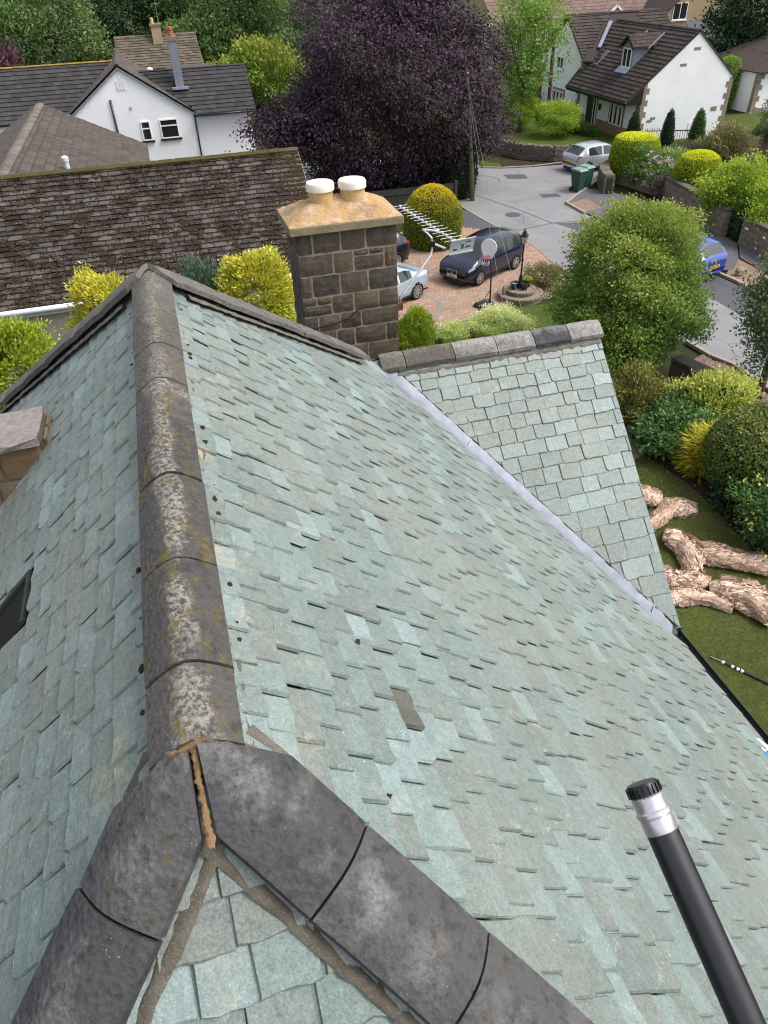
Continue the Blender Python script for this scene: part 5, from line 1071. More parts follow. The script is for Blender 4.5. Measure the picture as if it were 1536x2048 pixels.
# --- conifers between the two houses
shrub('golden_conifer', 'bright yellow conifer against the chimney stack', (1.54, 15.2, 0), L_GOLD, (.72, .7, 1.5), 620, 60, .085, .085, 21, cat='conifer', zc=3.55, asp=.42, shell=.80, bump=.10, out=1.1, up=.15, tipk=.40, tipup=.45, square=2.5)
shrub('golden_conifer', 'ragged golden conifer beside the pale bungalow wall', (-1.42, 14.9, 0), L_GOLD, (.74, .7, 1.5), 560, 58, .09, .09, 22, cat='conifer', zc=3.65, asp=.40, shell=.72, bump=.22, out=1.1, up=.15, tipk=.45, tipup=.4)
shrub('blue_conifer', 'blue green conifer between the two golden ones', (.22, 15.6, 0), L_BLUE, (.72, .65, 1.5), 520, 55, .09, .09, 23, cat='conifer', zc=3.2, asp=.32, shell=.6, bump=.2, out=.9, up=.9)
shrub('green_conifer', 'green gold conifer at the left beside the bungalow eave', (-3.1, 13.2, 0), L_GOLDG, (.95, .9, 1.9), 820, 58, .09, .085, 24, cat='conifer', zc=3.1, asp=.42, shell=.78, bump=.12, out=1.1, up=.15, tipk=.42, tipup=.45)
shrub('green_conifer', 'light green feathery conifer just right of the chimney stack', (6.25, 18.8, 0), L_GOLDG, (.55, .5, .85), 360, 80, .08, .075, 25, cat='conifer', zc=.75, asp=.36, shell=.6, bump=.18, out=.8, up=.9, tipk=.30)

# --- shrubs of the front garden
clipped('golden_privet', 'egg shaped yellow green privet bush on the paved drive', (10.45, 28.9, 0), L_PRIVET, [(.95, .02), (1.16, .45), (1.22, 1.0), (1.10, 1.55), (.78, 2.0), (.36, 2.27), (.02, 2.35)], 24000, .065, 31, cat='bush', tipz=1.0)
shrub('pale_shrub', 'pale yellow flowering shrub in front of the paved drive', (9.45, 19.55, 0), L_CREAM, (.98, .7, .42), 280, 80, .10, .062, 32, zc=.42, shell=.5, bump=.25, tipk=.5)
shrub('pale_shrub', 'small pale shrub at the edge of the drive lawn', (7.95, 19.7, 0), L_CREAM, (.42, .4, .32), 110, 70, .09, .06, 33, zc=.34, shell=.5, bump=.2, tipk=.4)
shrub('heather_mound', 'grey green heather mound behind the round planter', (12.55, 22.9, 0), L_OLIVE, (.62, .5, .42), 160, 40, .09, .06, 34, zc=.42, shell=.7)
maple = tree('maple_tree', 'big round green tree with yellowish tips before the road', 'tree', (11.75, 16.3, 0), 4.6, .15, L_MAPLE,
    [dict(rad=(1.95, 1.9, 1.95), nclump=1700, per=74, cr=.15, leaf=.062, zc=2.3, shell=.55, bump=.20, flat=.5, asp=.85, out=.7, up=.1, tipk=.34, tipup=.55, square=2.35),
     dict(rad=(1.25, 1.1, .8), nclump=460, per=64, cr=.14, leaf=.06, zc=3.85, shell=.3, bump=.25, flat=.6, asp=.8, out=.6, up=.6, tipk=.55, tipup=.4)], 1.7, 4, 9, fork=.2)
tree('street_tree', 'grey green tree leaning in at the right edge', 'tree', (14.45, 13.6, 0), 4.2, .1, mat_leaf('grey_green_leaf', (.035, .060, .024), (.10, .135, .060), (.16, .20, .09), .3),
    [dict(rad=(.95, 1.2, 1.75), nclump=380, per=38, cr=.17, leaf=.085, zc=2.5, shell=.4, bump=.28, flat=.7, asp=.6)], 1.1, 5)
shrub('variegated_shrub', 'dark variegated shrub under the round green tree', (10.4, 13.7, 0), L_VARI, (.85, .8, .75), 330, 45, .12, .07, 41, zc=.75, shell=.6, tipk=.35)
shrub('laurel_shrub', 'broad leaved dark shrub in the shade of the garden wall', (11.5, 13.1, 0), L_HYD, (.6, .5, .5), 120, 24, .14, .13, 42, zc=.5, shell=.5, asp=.6)
shrub('grey_herb', 'small silvery herb beside the gable path', (10.35, 12.85, 0), mat_leaf('silver_leaf', (.10, .14, .12), (.20, .25, .22), None, .2), (.28, .3, .22), 60, 30, .06, .05, 43, zc=.22)
shrub('mexican_orange', 'yellow green shrub with pale clustered leaves by the bark bed', (12.4, 13.0, 0), L_CHOIS, (.95, .7, .58), 330, 34, .10, .095, 44, zc=.72, shell=.72, bump=.28, tipk=.52, tipup=.5, asp=.5, flat=.8, up=.6)
shrub('hydrangea', 'low deep green leafy shrub bordering the lawn', (10.75, 12.25, 0), L_HYD, (.85, .75, .45), 260, 30, .11, .13, 45, zc=.48, shell=.55, asp=.42, up=.25)
gg = thing('golden_grass', 'mound of long bright yellow grass blades', 'grass plant', (11.05, 11.3, 0)); g_ = np.random.default_rng(46); n_ = 5200
d_ = unit(n_, g_); d_[:, 2] = np.abs(d_[:, 2])*1.1; k_ = g_.uniform(.35, 1, n_)[:, None]; P_ = d_*np.array([.62, .62, .95])*k_+np.array([0, 0, .08]); D_ = d_*np.array([1, 1, .2])+unit(n_, g_)*.35+np.array([0, 0, .15])
link('blade', leaf_mesh('blade', P_, D_, d_+unit(n_, g_)*.4, g_.uniform(.16, .34, n_), np.full(n_, .018), g_.uniform(0, 1, n_), np.clip(P_[:, 2]*.9-.1+g_.uniform(-.3, .3, n_), 0, 1)), L_GOLDGRASS, gg)['kind'] = 'stuff'
clipped('round_shrub', 'large clipped round green shrub at the lawn edge', (11.75, 10.25, 0), L_BOX, [(.75, .02), (1.12, .35), (1.27, .85), (1.18, 1.3), (.88, 1.68), (.45, 1.9), (.02, 1.95)], 17000, .068, 47, cat='bush', sx=1.05, sy=1.0, tipz=.6, spike=.4, asp=.6)
s_ = shrub('flowering_shrub', 'dark shrub dotted with orange flowers at the right edge', (10.75, 8.5, 0), L_HYD, (.75, .9, .7), 260, 34, .13, .085, 48, zc=.7, shell=.55)
crown('flower', s_, L_ORANGE, (.78, .92, .72), 42, 4, .05, .07, 49, zc=.72, shell=.95, asp=.9)['kind'] = 'stuff'
shrub('lawn_border_fern', 'dark low plants below the large round shrub', (10.85, 9.6, 0), L_DARK, (.45, .75, .3), 130, 30, .1, .09, 50, zc=.25)

# --- garden across the road
clipped('clipped_topiary', 'tall barrel shaped golden topiary beside the silver hatchback', (23.3, 34.5, 0), L_TOPI, [(.85, .02), (1.15, .35), (1.22, .95), (1.14, 1.7), (1.0, 2.02), (.8, 2.12), (.02, 2.17)], 22000, .058, 61, tipz=1.0, core=(.05, .07, .01))
clipped('clipped_topiary', 'dome topped golden topiary behind the garden wall', (23.7, 29.9, 0), L_TOPI, [(.62, .02), (.98, .4), (1.08, 1.0), (1.02, 1.6), (.80, 2.0), (.45, 2.18), (.02, 2.25)], 20000, .058, 62, tipz=1.0, core=(.05, .07, .01))
clipped('box_ball', 'small dark green box ball behind the garden wall', (23.1, 27.9, 0), L_DARK, [(.35, .02), (.46, .3), (.42, .6), (.22, .8), (.02, .85)], 2500, .05, 63, tipz=.0)
shrub('garden_shrub', 'dark green shrub between the barrel topiary and pink blossom', (23.1, 33.2, .1), L_GREEN, (.95, .9, .85), 300, 36, .13, .09, 64, zc=.8)
s_ = shrub('blossom_shrub', 'loose shrub speckled with pink blossom between the topiaries', (23.3, 31.9, .1), L_GREEN, (.95, .85, .75), 170, 26, .16, .10, 65, zc=.65, shell=.4)
crown('blossom', s_, L_PINK, (1.0, .9, .8), 95, 16, .07, .06, 66, zc=.75, shell=.75, asp=.9)
shrub('heath_shrub', 'purple brown shrub beneath the dome topped topiary', (22.9, 31.0, .0), L_HEATH, (.5, .6, .55), 110, 30, .12, .08, 67, zc=.5)
shrub('pale_garden_shrub', 'pale green shrub behind the pink blossom', (24.6, 33.3, .0), mat_leaf('sage_leaf', (.07, .12, .03), (.16, .22, .07), (.26, .30, .11), .3), (.75, .7, .65), 190, 32, .13, .09, 68, zc=1.0)
shrub('yellow_flower_patch', 'little patch of yellow flowers beside the railings', (25.6, 36.9, .0), mat_leaf('yellow_bloom', (.45, .40, .02), (.70, .60, .03), None, .3), (.45, .4, .3), 60, 26, .08, .08, 69, zc=.45)
for i, (x, y, h, r, lb) in enumerate(((26.75, 40.2, 2.1, .36, 'narrow cypress at the corner of the white house'), (27.95, 38.6, 2.35, .34, 'slim cypress in front of the iron railings'), (29.6, 38.2, 2.3, .42, 'cypress at the far end of the iron railings'))):
    clipped('cypress', lb, (x, y, .0), L_DARK if i != 2 else L_GREEN, [(r*.55, .02), (r, .35), (r*.96, h*.45), (r*.7, h*.75), (r*.28, h*.95), (.01, h)], 3600, .075, 70+i, cat='cypress', tipz=0, core=(.01, .018, .006))
clipped('dome_hedge', 'dull green rounded hedge below the last cypress', (27.6, 36.2, .0), L_OLIVE, [(.7, .02), (.95, .4), (.9, .8), (.5, 1.1), (.02, 1.18)], 4200, .07, 74, cat='hedge', sx=1.3, tipz=0)
shrub('olive_shrub', 'tall loose olive brown shrub before the timber fence', (28.7, 34.4, .0), L_OLIVE, (1.3, 1.2, 1.05), 520, 40, .18, .10, 75, zc=1.0, shell=.4, bump=.25)
tree('lime_shrub', 'bright lime green bushy tree behind the garden wall', 'tree', (23.0, 26.2, .0), 2.8, .09, L_LIME, [dict(rad=(1.35, 1.2, 1.25), nclump=560, per=40, cr=.15, leaf=.095, zc=1.45, shell=.4, bump=.24, asp=.7, flat=.7)], 1.3, 76)
tree('lime_shrub', 'lime green shrub hanging over the far garden wall', 'tree', (23.3, 24.2, .0), 2.2, .07, L_LIME, [dict(rad=(1.2, 1.1, .95), nclump=360, per=40, cr=.15, leaf=.095, zc=1.3, shell=.45, bump=.22, asp=.7, flat=.7)], 1.0, 77)
shrub('ivy_shrub', 'dark glossy shrub beside the iron garden gate', (22.75, 24.95, .0), L_HYD, (.5, .8, .75), 200, 36, .12, .09, 78, zc=.75)
s_ = tree('rhododendron', 'pink flowering bush at the right edge above the fence', 'bush', (33.0, 35.6, .0), 3.0, .08, L_GREEN, [dict(rad=(1.2, 1.2, 1.2), nclump=220, per=28, cr=.18, leaf=.12, zc=2.0, shell=.45)], 1.0, 79)
crown('blossom', s_, L_PINK, (1.25, 1.25, 1.25), 110, 16, .09, .09, 80, zc=2.05, shell=.8, asp=.9)
shrub('fence_shrub', 'dark green shrub on the right in front of the fence', (31.2, 32.2, .0), L_GREEN, (1.1, 1.0, 1.1), 260, 34, .16, .1, 81, zc=1.0)
clipped('lawn_hedge', 'dark green border hedge along the back lawn', (36.5, 39.0, .0), L_GREEN, [(.9, .02), (1.0, .5), (.85, .95), (.02, 1.1)], 4500, .09, 82, cat='hedge', sx=2.3, tipz=0)
clipped('corner_bush', 'small rounded bush on the lawn behind the white house', (36.4, 47.2, .0), L_GREEN, [(.5, .02), (.65, .5), (.55, 1.0), (.02, 1.2)], 2000, .08, 83, cat='bush', tipz=0)
clipped('corner_bush', 'second rounded bush beside the climbing hedge', (37.7, 47.4, .0), L_GREEN, [(.5, .02), (.68, .5), (.6, 1.0), (.02, 1.2)], 2000, .08, 84, cat='bush', tipz=0)
clipped('climbing_hedge', 'tall green climber on the white garage corner', (39.4, 49.0, .0), L_LIME, [(.6, .02), (.8, 1.0), (.85, 2.2), (.6, 3.0), (.02, 3.2)], 4200, .10, 85, cat='hedge', tipz=0, core=(.03, .05, .01))

# --- beyond: the road corner, copper beech and the wood
clipped('low_hedge', 'trimmed green hedge below the front door of the white house', (25.95, 45.3, 0), L_GREEN, [(.55, .02), (.62, .5), (.55, .8), (.02, .88)], 5200, .07, 91, cat='hedge', sx=.85, sy=3.4, tipz=.4, rz=.10, core=(.015, .03, .008))
clipped('low_hedge', 'trimmed green hedge running back beside the telegraph pole', (25.3, 51.2, 0), L_GREEN, [(.55, .02), (.65, .55), (.55, .9), (.02, 1.0)], 5200, .08, 92, cat='hedge', sx=.9, sy=3.6, tipz=.4, rz=.05, core=(.015, .03, .008))
shrub('lime_bush', 'bright bush overhanging the dry stone wall beside the pole', (24.2, 44.6, .5), L_LIME, (1.2, 1.2, .85), 300, 40, .16, .09, 93, zc=.8, shell=.7)
shrub('lime_bush', 'second bright bush on the dry stone wall', (22.9, 47.6, .5), L_LIME, (1.2, 1.5, .95), 300, 40, .17, .09, 94, zc=.95, shell=.7)
shrub('lime_bush', 'yellow green bush farther back by the cream house', (24.6, 55.0, .3), L_LIME, (1.8, 1.8, 1.2), 300, 38, .2, .11, 95, zc=1.3, shell=.7)
shrub('round_bush', 'round green bush in front of the cream house', (28.0, 58.5, .0), L_GREEN, (1.5, 1.5, 1.3), 260, 38, .2, .11, 96, zc=1.7, shell=.7)
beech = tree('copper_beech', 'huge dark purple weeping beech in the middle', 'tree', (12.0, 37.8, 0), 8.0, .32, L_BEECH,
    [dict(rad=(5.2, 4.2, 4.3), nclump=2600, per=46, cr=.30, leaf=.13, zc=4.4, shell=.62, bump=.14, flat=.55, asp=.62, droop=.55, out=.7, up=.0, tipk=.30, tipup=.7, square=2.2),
     dict(rad=(2.6, 2.4, 1.3), nclump=300, per=32, cr=.30, leaf=.15, zc=7.7, shell=.3, bump=.2, flat=.7, asp=.6, droop=.2, up=.4, tipk=.45),
     dict(rad=(2.6, 2.2, 1.3), nclump=330, per=30, cr=.28, leaf=.15, zc=2.9, shell=.45, bump=.25, flat=.6, asp=.6, droop=.5, tipk=.30)], 4.5, 6, 9, fork=.22)


[c for c in beech.children if c.name.startswith('crown')][-1].location = (-5.4, -.6, .6)
clipped('ivy_column', 'dark ivy covered post at the foot of the purple tree', (14.0, 35.4, 0), L_DARK, [(.8, .02), (1.0, 1.0), (.85, 2.2), (.5, 3.2), (.02, 3.7)], 5200, .10, 97, cat='ivy', tipz=0, core=(.006, .012, .005))
tree('roadside_tree', 'airy light green tree in front of the white house', 'tree', (22.6, 46.6, 0), 8.0, .16, L_AIRY,
    [dict(rad=(2.4, 2.2, 3.4), nclump=420, per=38, cr=.26, leaf=.15, zc=5.4, shell=.25, bump=.3, flat=.7, asp=.6, droop=.25, tipk=.35)], 2.6, 7, 10, fork=.3)
tree('conifer_tree', 'tall dark conifer in the top right corner', 'tree', (45.0, 54.0, 0), 9.0, .25, L_DARK,
    [dict(rad=(4.2, 3.5, 4.3), nclump=620, per=36, cr=.45, leaf=.30, zc=4.4, shell=.4, bump=.24, flat=.55, asp=.45, droop=.2)], 3.0, 8, 8)
wood = [(-22, 74, 8.5, 5.5, L_WOOD2, 'light green round tree in the top left corner'), (-13.5, 80, 9.5, 5.0, L_WOOD, 'green woodland tree left of the stone cottage'), (-7.5, 84, 10, 5.2, L_WOOD2, 'pale crowned tree behind the white gabled house'),
        (-1.5, 92, 11, 5.5, L_DARK, 'dark tree straight behind the stone cottage chimney'), (4.5, 92, 11, 5.0, L_WOOD, 'dense green tree right of the cottage chimney'), (10.5, 86, 10.5, 4.6, L_WOOD, 'green tree overhanging the cottage roof end'),
        (17.5, 100, 12, 5.0, L_WOOD2, 'pale birch like tree left of the street lamp'), (24.5, 104, 12, 5.2, L_WOOD2, 'feathery pale tree behind the street lamp'), (31, 108, 12, 5.5, L_WOOD, 'green tree at the top beside the purple beech'),
        (-30, 88, 12, 7.0, L_WOOD, 'broad green tree beyond the left corner'), (-19, 100, 14, 7.0, L_DARK, 'dark tall tree far behind on the left'), (-5, 108, 14, 7.0, L_WOOD, 'tall tree at the back of the left wood'), (8, 112, 14, 7.0, L_DARK, 'dark tall tree at the back above the cottage'), (21, 122, 14, 7.5, L_WOOD, 'far tree closing the gap above the lamp'), (40, 118, 13, 7.5, L_WOOD, 'far tree behind the purple beech top')]
for i, (x, y, h, r, m, lb) in enumerate(wood):
    tree('woodland_tree', lb, 'tree', (x, y, -.5), h, .3, m, [dict(rad=(r, r*.85, h*.48), nclump=460, per=46, cr=.52, leaf=.27, zc=h*.54, shell=.5, bump=.22, flat=.55, asp=.6, droop=.12, tipk=.35)], r*.6, 200+i, 6, 'trees of the wood behind the houses')
tree('plum_tree', 'low dark red leaved tree behind the left roof', 'tree', (-10.6, 60, 0), 5.4, .15, mat_leaf('plum_leaf', (.035, .014, .02), (.075, .03, .04), (.10, .05, .06), .2), [dict(rad=(3.2, 2.4, 1.9), nclump=260, per=32, cr=.4, leaf=.26, zc=4.4, shell=.5, asp=.5, up=.8)], 2, 230)
shrub('yellow_tree', 'yellow green bushy tree right of the grey tiled roof', (9.3, 66, 0), mat_leaf('yellowing_leaf', (.06, .11, .012), (.14, .19, .022), (.24, .24, .035), .3), (3.3, 2.6, 2.0), 420, 36, .36, .24, 231, cat='tree', zc=2.2, shell=.5, tipk=.3)
shrub('hedge_bush', 'dark green bush below the street lamp', (16.0, 80, 0), L_WOOD, (4.5, 3, 2.0), 420, 34, .4, .3, 232, cat='bush', zc=1.6, shell=.5)
shrub('hedge_bush', 'green bush behind the cottage lean to', (6.2, 84, 0), L_WOOD, (3.5, 3, 2.8), 380, 34, .4, .3, 233, cat='bush', zc=2.6, shell=.5)
# ---------------------------------------------------------------- vehicles
def mat_paint(name, c, metal=.3, rough=.28):
    t = NT(name, rough, .5); t.b.inputs['Metallic'].default_value = metal; t.b.inputs['Coat Weight'].default_value = .8; t.b.inputs['Coat Roughness'].default_value = .06
    f = t.noise(t.pos(), 3, 4); t.col(t.mix(t.ramp(f, [(.3, 0.0), (.7, 1.0)]), tuple(x*.9 for x in c), c)); return t.m
M_TYRE = plain('tyre_rubber', (.012, .012, .012), .85, 0, .2, .2); M_RIM = plain('alloy_rim', (.45, .45, .46), .32, .8, .5, .1)
M_CARGLASS = plain('car_glass', (.022, .030, .030), .03, 0, .65, 0); M_HEAD = plain('headlamp_glass', (.30, .33, .36), .10, .3, .8, .15, 20); M_TAIL = plain('tail_lamp', (.36, .010, .012), .18, 0, .7, .2, 20)
M_CHROME = plain('chrome', (.75, .75, .76), .12, 1.0, .5, 0); M_TRIM = plain('car_trim', (.012, .012, .014), .5, 0, .4, .2); M_PLW = plain('white_plate', (.75, .75, .73), .4, 0, .4, 0); M_PLY = plain('yellow_plate', (.75, .48, .02), .4, 0, .4, 0)

def text(name, s, size, mat, parent, M, ext=.003):
    c = bpy.data.curves.new(name, 'FONT'); c.body = s; c.size = size; c.extrude = ext; c.align_x = 'CENTER'; c.align_y = 'CENTER'; c.resolution_u = 2
    tmp = bpy.data.objects.new(name, c); me = bpy.data.meshes.new_from_object(tmp); bpy.data.objects.remove(tmp); me.materials.clear()
    o = link(name, me, mat, parent); o.matrix_local = M; return o

def car(name, label, loc, rz, paint, top, belt, L, W, win, ws, rw, wheels, rw_=.315, plate_f=None, plate_r=None, cat='car', grille=True, roofk=.76, spokes=9, rimr=.215):
    """lofted body. top/belt: control points (x,z); win: x ranges of side windows; ws/rw: x range of windscreen/rear window"""
    o = thing(name, label, cat, loc, rz); tx, tz = zip(*top); bx, bz = zip(*belt); h = L/2
    xs = sorted(set([round(v, 3) for v in list(np.linspace(-h, h, 44))+list(tx)+[a for r in win for a in r]+list(ws)+list(rw) if -h <= v <= h]))
    xs = [xs[0]]+[b for a, b in zip(xs[:-1], xs[1:]) if b-a > .02]
    def ring(x):
        e = min(1.0, (h-abs(x))/.55); k = .80+.20*math.sqrt(max(0, 1-(1-e)**2)); w = W/2*k
        zt = float(np.mean(np.interp(np.array([x-.09, x-.045, x, x+.045, x+.09]), tx, tz))) if abs(x) < h-.12 else float(np.interp(x, tx, tz)); zb_ = min(float(np.interp(x, bx, bz)), zt-.02); bot = .20+.10*(1-e)
        cab = max(0.0, min(1.0, (zt-zb_)/.45)); wr = w*(roofk+(1-roofk)*.55*(1-cab))
        hi = zt-.045*(.4+.6*cab)
        return [(0, bot), (w*.86, bot), (w*.955, bot+.10), (w*.99, bot+.24), (w, .58*zb_+.06), (w*.985, zb_-.10), (w*.955, zb_), (wr+(w*.955-wr)*(.10 if cab > .2 else .35), hi-.035*cab), (wr*.86, zt-.012), (wr*.45, zt+.008), (0, zt+.012)]
    R = [ring(x) for x in xs]; nr = len(R[0])
    def P(i, j, s): y, z = R[i][j]; return Vector((xs[i], s*y, z))
    groups = {}
    def put(key, quad): groups.setdefault(key, []).append(quad)
    for i in range(len(xs)-1):
        xm = (xs[i]+xs[i+1])/2
        for j in range(nr-1):
            for s in (-1, 1):
                q = [P(i, j, s), P(i+1, j, s), P(i+1, j+1, s), P(i, j+1, s)]
                if s > 0: q = q[::-1]
                key = 'body'
                if j == 6:
                    for wi, (a, b) in enumerate(win):
                        if a < xm < b: key = ('side_window', wi, s)
                if j >= 7 and ws[0] < xm < ws[1]: key = ('windscreen', 0, 0) if j > 7 else 'body'
                if j >= 7 and rw[0] < xm < rw[1]: key = ('rear_window', 0, 0) if j > 7 else 'body'
                if j in (4, 5) and xm > h-.46 and xm < h-.06 and grille: key = ('headlight', 0, s) if j == 5 else 'body'
                if j == 5 and xm < -h+.24: key = ('tail_light', 0, s)
                put(key, q)
    bodyq = list(groups['body'])
    def mk(quads, nm, mat, off=0.0, smooth=True):
        m = MB(); idx = {}
        for q in quads:
            f = []
            for p in q:
                kk = (round(p.x, 4), round(p.y, 4), round(p.z, 4))
                if kk not in idx: idx[kk] = len(m.v); m.v.append(kk)
                if idx[kk] not in f: f.append(idx[kk])
            if len(f) > 2: m.f.append(tuple(f)); m.r.append(0.0)
        ob = m.build(nm, mat, o, angle=38 if smooth else None); return ob
    for s_, i in ((-1, 0), (1, len(xs)-1)):
        ringp = [P(i, j, 1) for j in range(nr)]+[P(i, j, -1) for j in range(nr-2, 0, -1)]; bodyq.append(ringp if s_ > 0 else ringp[::-1])
    body = mk(bodyq, 'body', paint)
    for key, qs in groups.items():
        if key == 'body': continue
        mk(qs, key[0], {'side_window': M_CARGLASS, 'windscreen': M_CARGLASS, 'rear_window': M_CARGLASS, 'headlight': M_HEAD, 'tail_light': M_TAIL}[key[0]])
    for x in wheels:
        for s in (-1, 1):
            ya = W/2*.985
            a = MB(); n = 20; ringv = [(x+(rw_+.045)*math.cos(6.2832*k/n), s*(ya+.012), rw_+(rw_+.045)*math.sin(6.2832*k/n)) for k in range(n)]; ringv = [(p[0], p[1], max(.2, p[2])) for p in ringv]; a.slab(ringv, (0, -s*.05, 0)); a.build('wheel_arch', M_TRIM, o)
            w = MB(); prof = [(rw_*.70, -.09), (rw_*.95, -.10), (rw_, -.07), (rw_, .07), (rw_*.95, .095), (rw_*.70, .085)]; w.lathe(prof, 26, cap=False)
            w.v = [(x+p[0], s*(ya-.065)+p[2]*s, rw_+p[1]) for p in w.v]; wo = w.build('wheel', M_TYRE, o, angle=40)
            r = MB(); yy = s*(ya+.046)
            r.tube([(x, s*(ya-.05), rw_), (x, s*(ya+.018), rw_)], rimr*.98, 20); 
            rim = r.build('rim', M_TRIM, wo)
            sp = MB()
            for k in range(spokes):
                g = 6.2832*k/spokes; d = Vector((math.cos(g), 0, math.sin(g))); t_ = Vector((-math.sin(g), 0, math.cos(g))); c = Vector((x, yy-s*.02, rw_)); sp.add([c+d*.03-t_*.022, c+d*rimr-t_*.030, c+d*rimr+t_*.030, c+d*.03+t_*.022], [(0, 1, 2, 3)])
            sp.tube([(x, yy-s*.03, rw_), (x, yy-s*.015, rw_)], .05, 10)
            k = 24; V = [];
            for q in range(k): g = 6.2832*q/k; V += [(x+rimr*.93*math.cos(g), yy-s*.018, rw_+rimr*.93*math.sin(g)), (x+rimr*1.04*math.cos(g), yy-s*.018, rw_+rimr*1.04*math.sin(g))]
            sp.add(V, [(2*q, 2*q+1, (2*q+3) % (2*k), (2*q+2) % (2*k)) for q in range(k)]); sp.build('spokes', M_RIM, wo)
    xm_ = ws[1]-.42
    for s in (-1, 1):
        m = MB(); zb_ = float(np.interp(xm_, bx, bz)); m.lathe([(.0, -.075), (.06, -.06), (.085, 0), (.06, .06), (0, .075)], 10); m.v = [(xm_+p[0]*.6, s*(W/2+.06)+p[1]*1.1, zb_+.06+p[2]) for p in m.v]; m.build('mirror', paint, o, smooth=True)
        m = MB(); m.box(xs[3], xs[-4], s*W/2*.96-.015, s*W/2*.96+.015, .24, .30); m.build('sill_trim', M_TRIM, o)
        for (a, b) in win[:2]: m = MB(); zb_ = float(np.interp(a+.15, bx, bz)); m.box(a+.06, a+.24, s*W/2*.985-.012, s*W/2*.985+.012, zb_-.15, zb_-.115); m.build('door_handle', paint, o)
    for s, txt, mt in ((1, plate_f, M_PLW), (-1, plate_r, M_PLY)):
        if txt is None: continue
        z = .44 if s > 0 else .62; xx = s*(h+.008); m = MB(); m.box(min(xx, xx+s*.015), max(xx, xx+s*.015), -.26, .26, z-.058, z+.058); pl = m.build('number_plate', mt, o)
        if txt: text('plate_lettering', txt, .105, M_TRIM, pl, Matrix.Translation((xx+s*.018, 0, z)) @ Matrix(((0, 0, s), (s, 0, 0), (0, 1, 0))).to_4x4())
    m = MB(); m.box(-h+.01, h-.01, -W*.30, W*.30, .16, .27); m.build('underside', M_TRIM, o); o.scale = (.89, .89, .89)
    return o, h

mpv, h_ = car('parked_car', 'dark navy people carrier parked nose first on the brick drive', (11.12, 25.05, .02), math.radians(180+29), mat_paint('navy_paint', (.010, .010, .032), .25, .25),
    [(-2.0, .80), (-1.96, 1.0), (-1.82, 1.22), (-1.62, 1.45), (-1.1, 1.55), (-.3, 1.58), (.25, 1.54), (.55, 1.46), (1.25, 1.04), (1.62, .93), (1.88, .80), (2.0, .64)], [(-2, 1.02), (-1.4, 1.0), (0, .94), (1.2, .90), (2, .8)], 4.0, 1.74,
    [(-1.72, -.62), (-.52, .62)], (.56, 1.24), (-1.84, -1.62), (-1.22, 1.22), .31, 'SH08 ZLV', None, spokes=8)
g = MB(); g.slab([(h_+.012, -.24, .66), (h_+.012, .24, .66), (h_+.012, .20, .47), (h_+.012, .12, .41), (h_+.012, -.12, .41), (h_+.012, -.20, .47)], (-.06, 0, 0)); gg_ = g.build('grille', M_TRIM, mpv)
rim_ = MB(); pts = [(.25, .67), (.21, .46), (.12, .40), (-.12, .40), (-.21, .46), (-.25, .67), (.25, .67)]; rim_.tube([(h_+.016, a, b) for a, b in pts], .014, 6); rim_.build('grille_frame', M_CHROME, gg_)
em = MB(); em.box(h_+.014, h_+.024, -.05, .05, .585, .605); em.box(h_+.014, h_+.024, -.05, -.02, .545, .585); em.box(h_+.014, h_+.024, -.05, .05, .535, .552); em.box(h_+.014, h_+.024, .02, .05, .50, .536); em.box(h_+.014, h_+.024, -.05, .05, .485, .503); em.build('emblem', M_CHROME, gg_)
golf, hg = car('parked_car', 'silver hatchback parked beside the dry stone wall', (23.0, 37.55, .02), math.radians(8), mat_paint('silver_paint', (.50, .51, .54), .45, .3),
    [(-2.05, .66), (-2.02, .88), (-1.93, 1.02), (-1.40, 1.38), (-.95, 1.45), (-.2, 1.47), (.25, 1.43), (.95, 1.02), (1.5, .93), (1.85, .80), (2.05, .60)], [(-2, 1.0), (-1.3, .96), (0, .92), (1, .90), (2, .75)], 4.1, 1.76,
    [(-1.25, -.30), (-.20, .62)], (.28, .95), (-1.91, -1.42), (-1.25, 1.28), .315, None, '', spokes=5, rimr=.23)
blue, hb = car('parked_car', 'bright blue hatchback seen from behind beyond the round tree', (18.05, 22.85, .02), math.radians(104), mat_paint('blue_paint', (.010, .045, .30), .2, .25),
    [(-1.95, .66), (-1.93, .93), (-1.82, 1.06), (-1.48, 1.42), (-1.0, 1.49), (-.2, 1.50), (.3, 1.44), (.95, 1.02), (1.4, .92), (1.75, .80), (1.95, .60)], [(-2, 1.02), (-1.3, .98), (0, .93), (1, .90), (2, .75)], 3.9, 1.66,
    [(-1.45, -.35), (-.25, .60)], (.32, .95), (-1.81, -1.50), (-1.2, 1.22), .30, None, 'YC53 XBT', spokes=7)
m = MB(); m.lathe([(.0, 0), (.05, .0), (.05, .012), (.0, .014)], 12); m.v = [(-hb-.01-p[2], p[0], .80+p[1]) for p in m.v]; m.build('emblem', M_CHROME, blue)
slv, hs_ = car('parked_car', 'pale silver saloon half hidden behind the chimney', (6.55, 23.5, .02), math.radians(180+31), mat_paint('ice_silver_paint', (.42, .50, .58), .3, .3),
    [(-2.2, .62), (-2.17, .92), (-2.0, 1.0), (-1.55, 1.04), (-.80, 1.36), (-.1, 1.42), (.3, 1.36), (1.05, .98), (1.6, .88), (2.0, .75), (2.2, .58)], [(-2.2, .92), (-1.3, .95), (0, .92), (1, .88), (2.2, .72)], 4.4, 1.80,
    [(-1.05, -.35), (-.25, .62)], (.33, 1.04), (-1.5, -.82), (-1.32, 1.38), .325, None, None, spokes=10, rimr=.245)
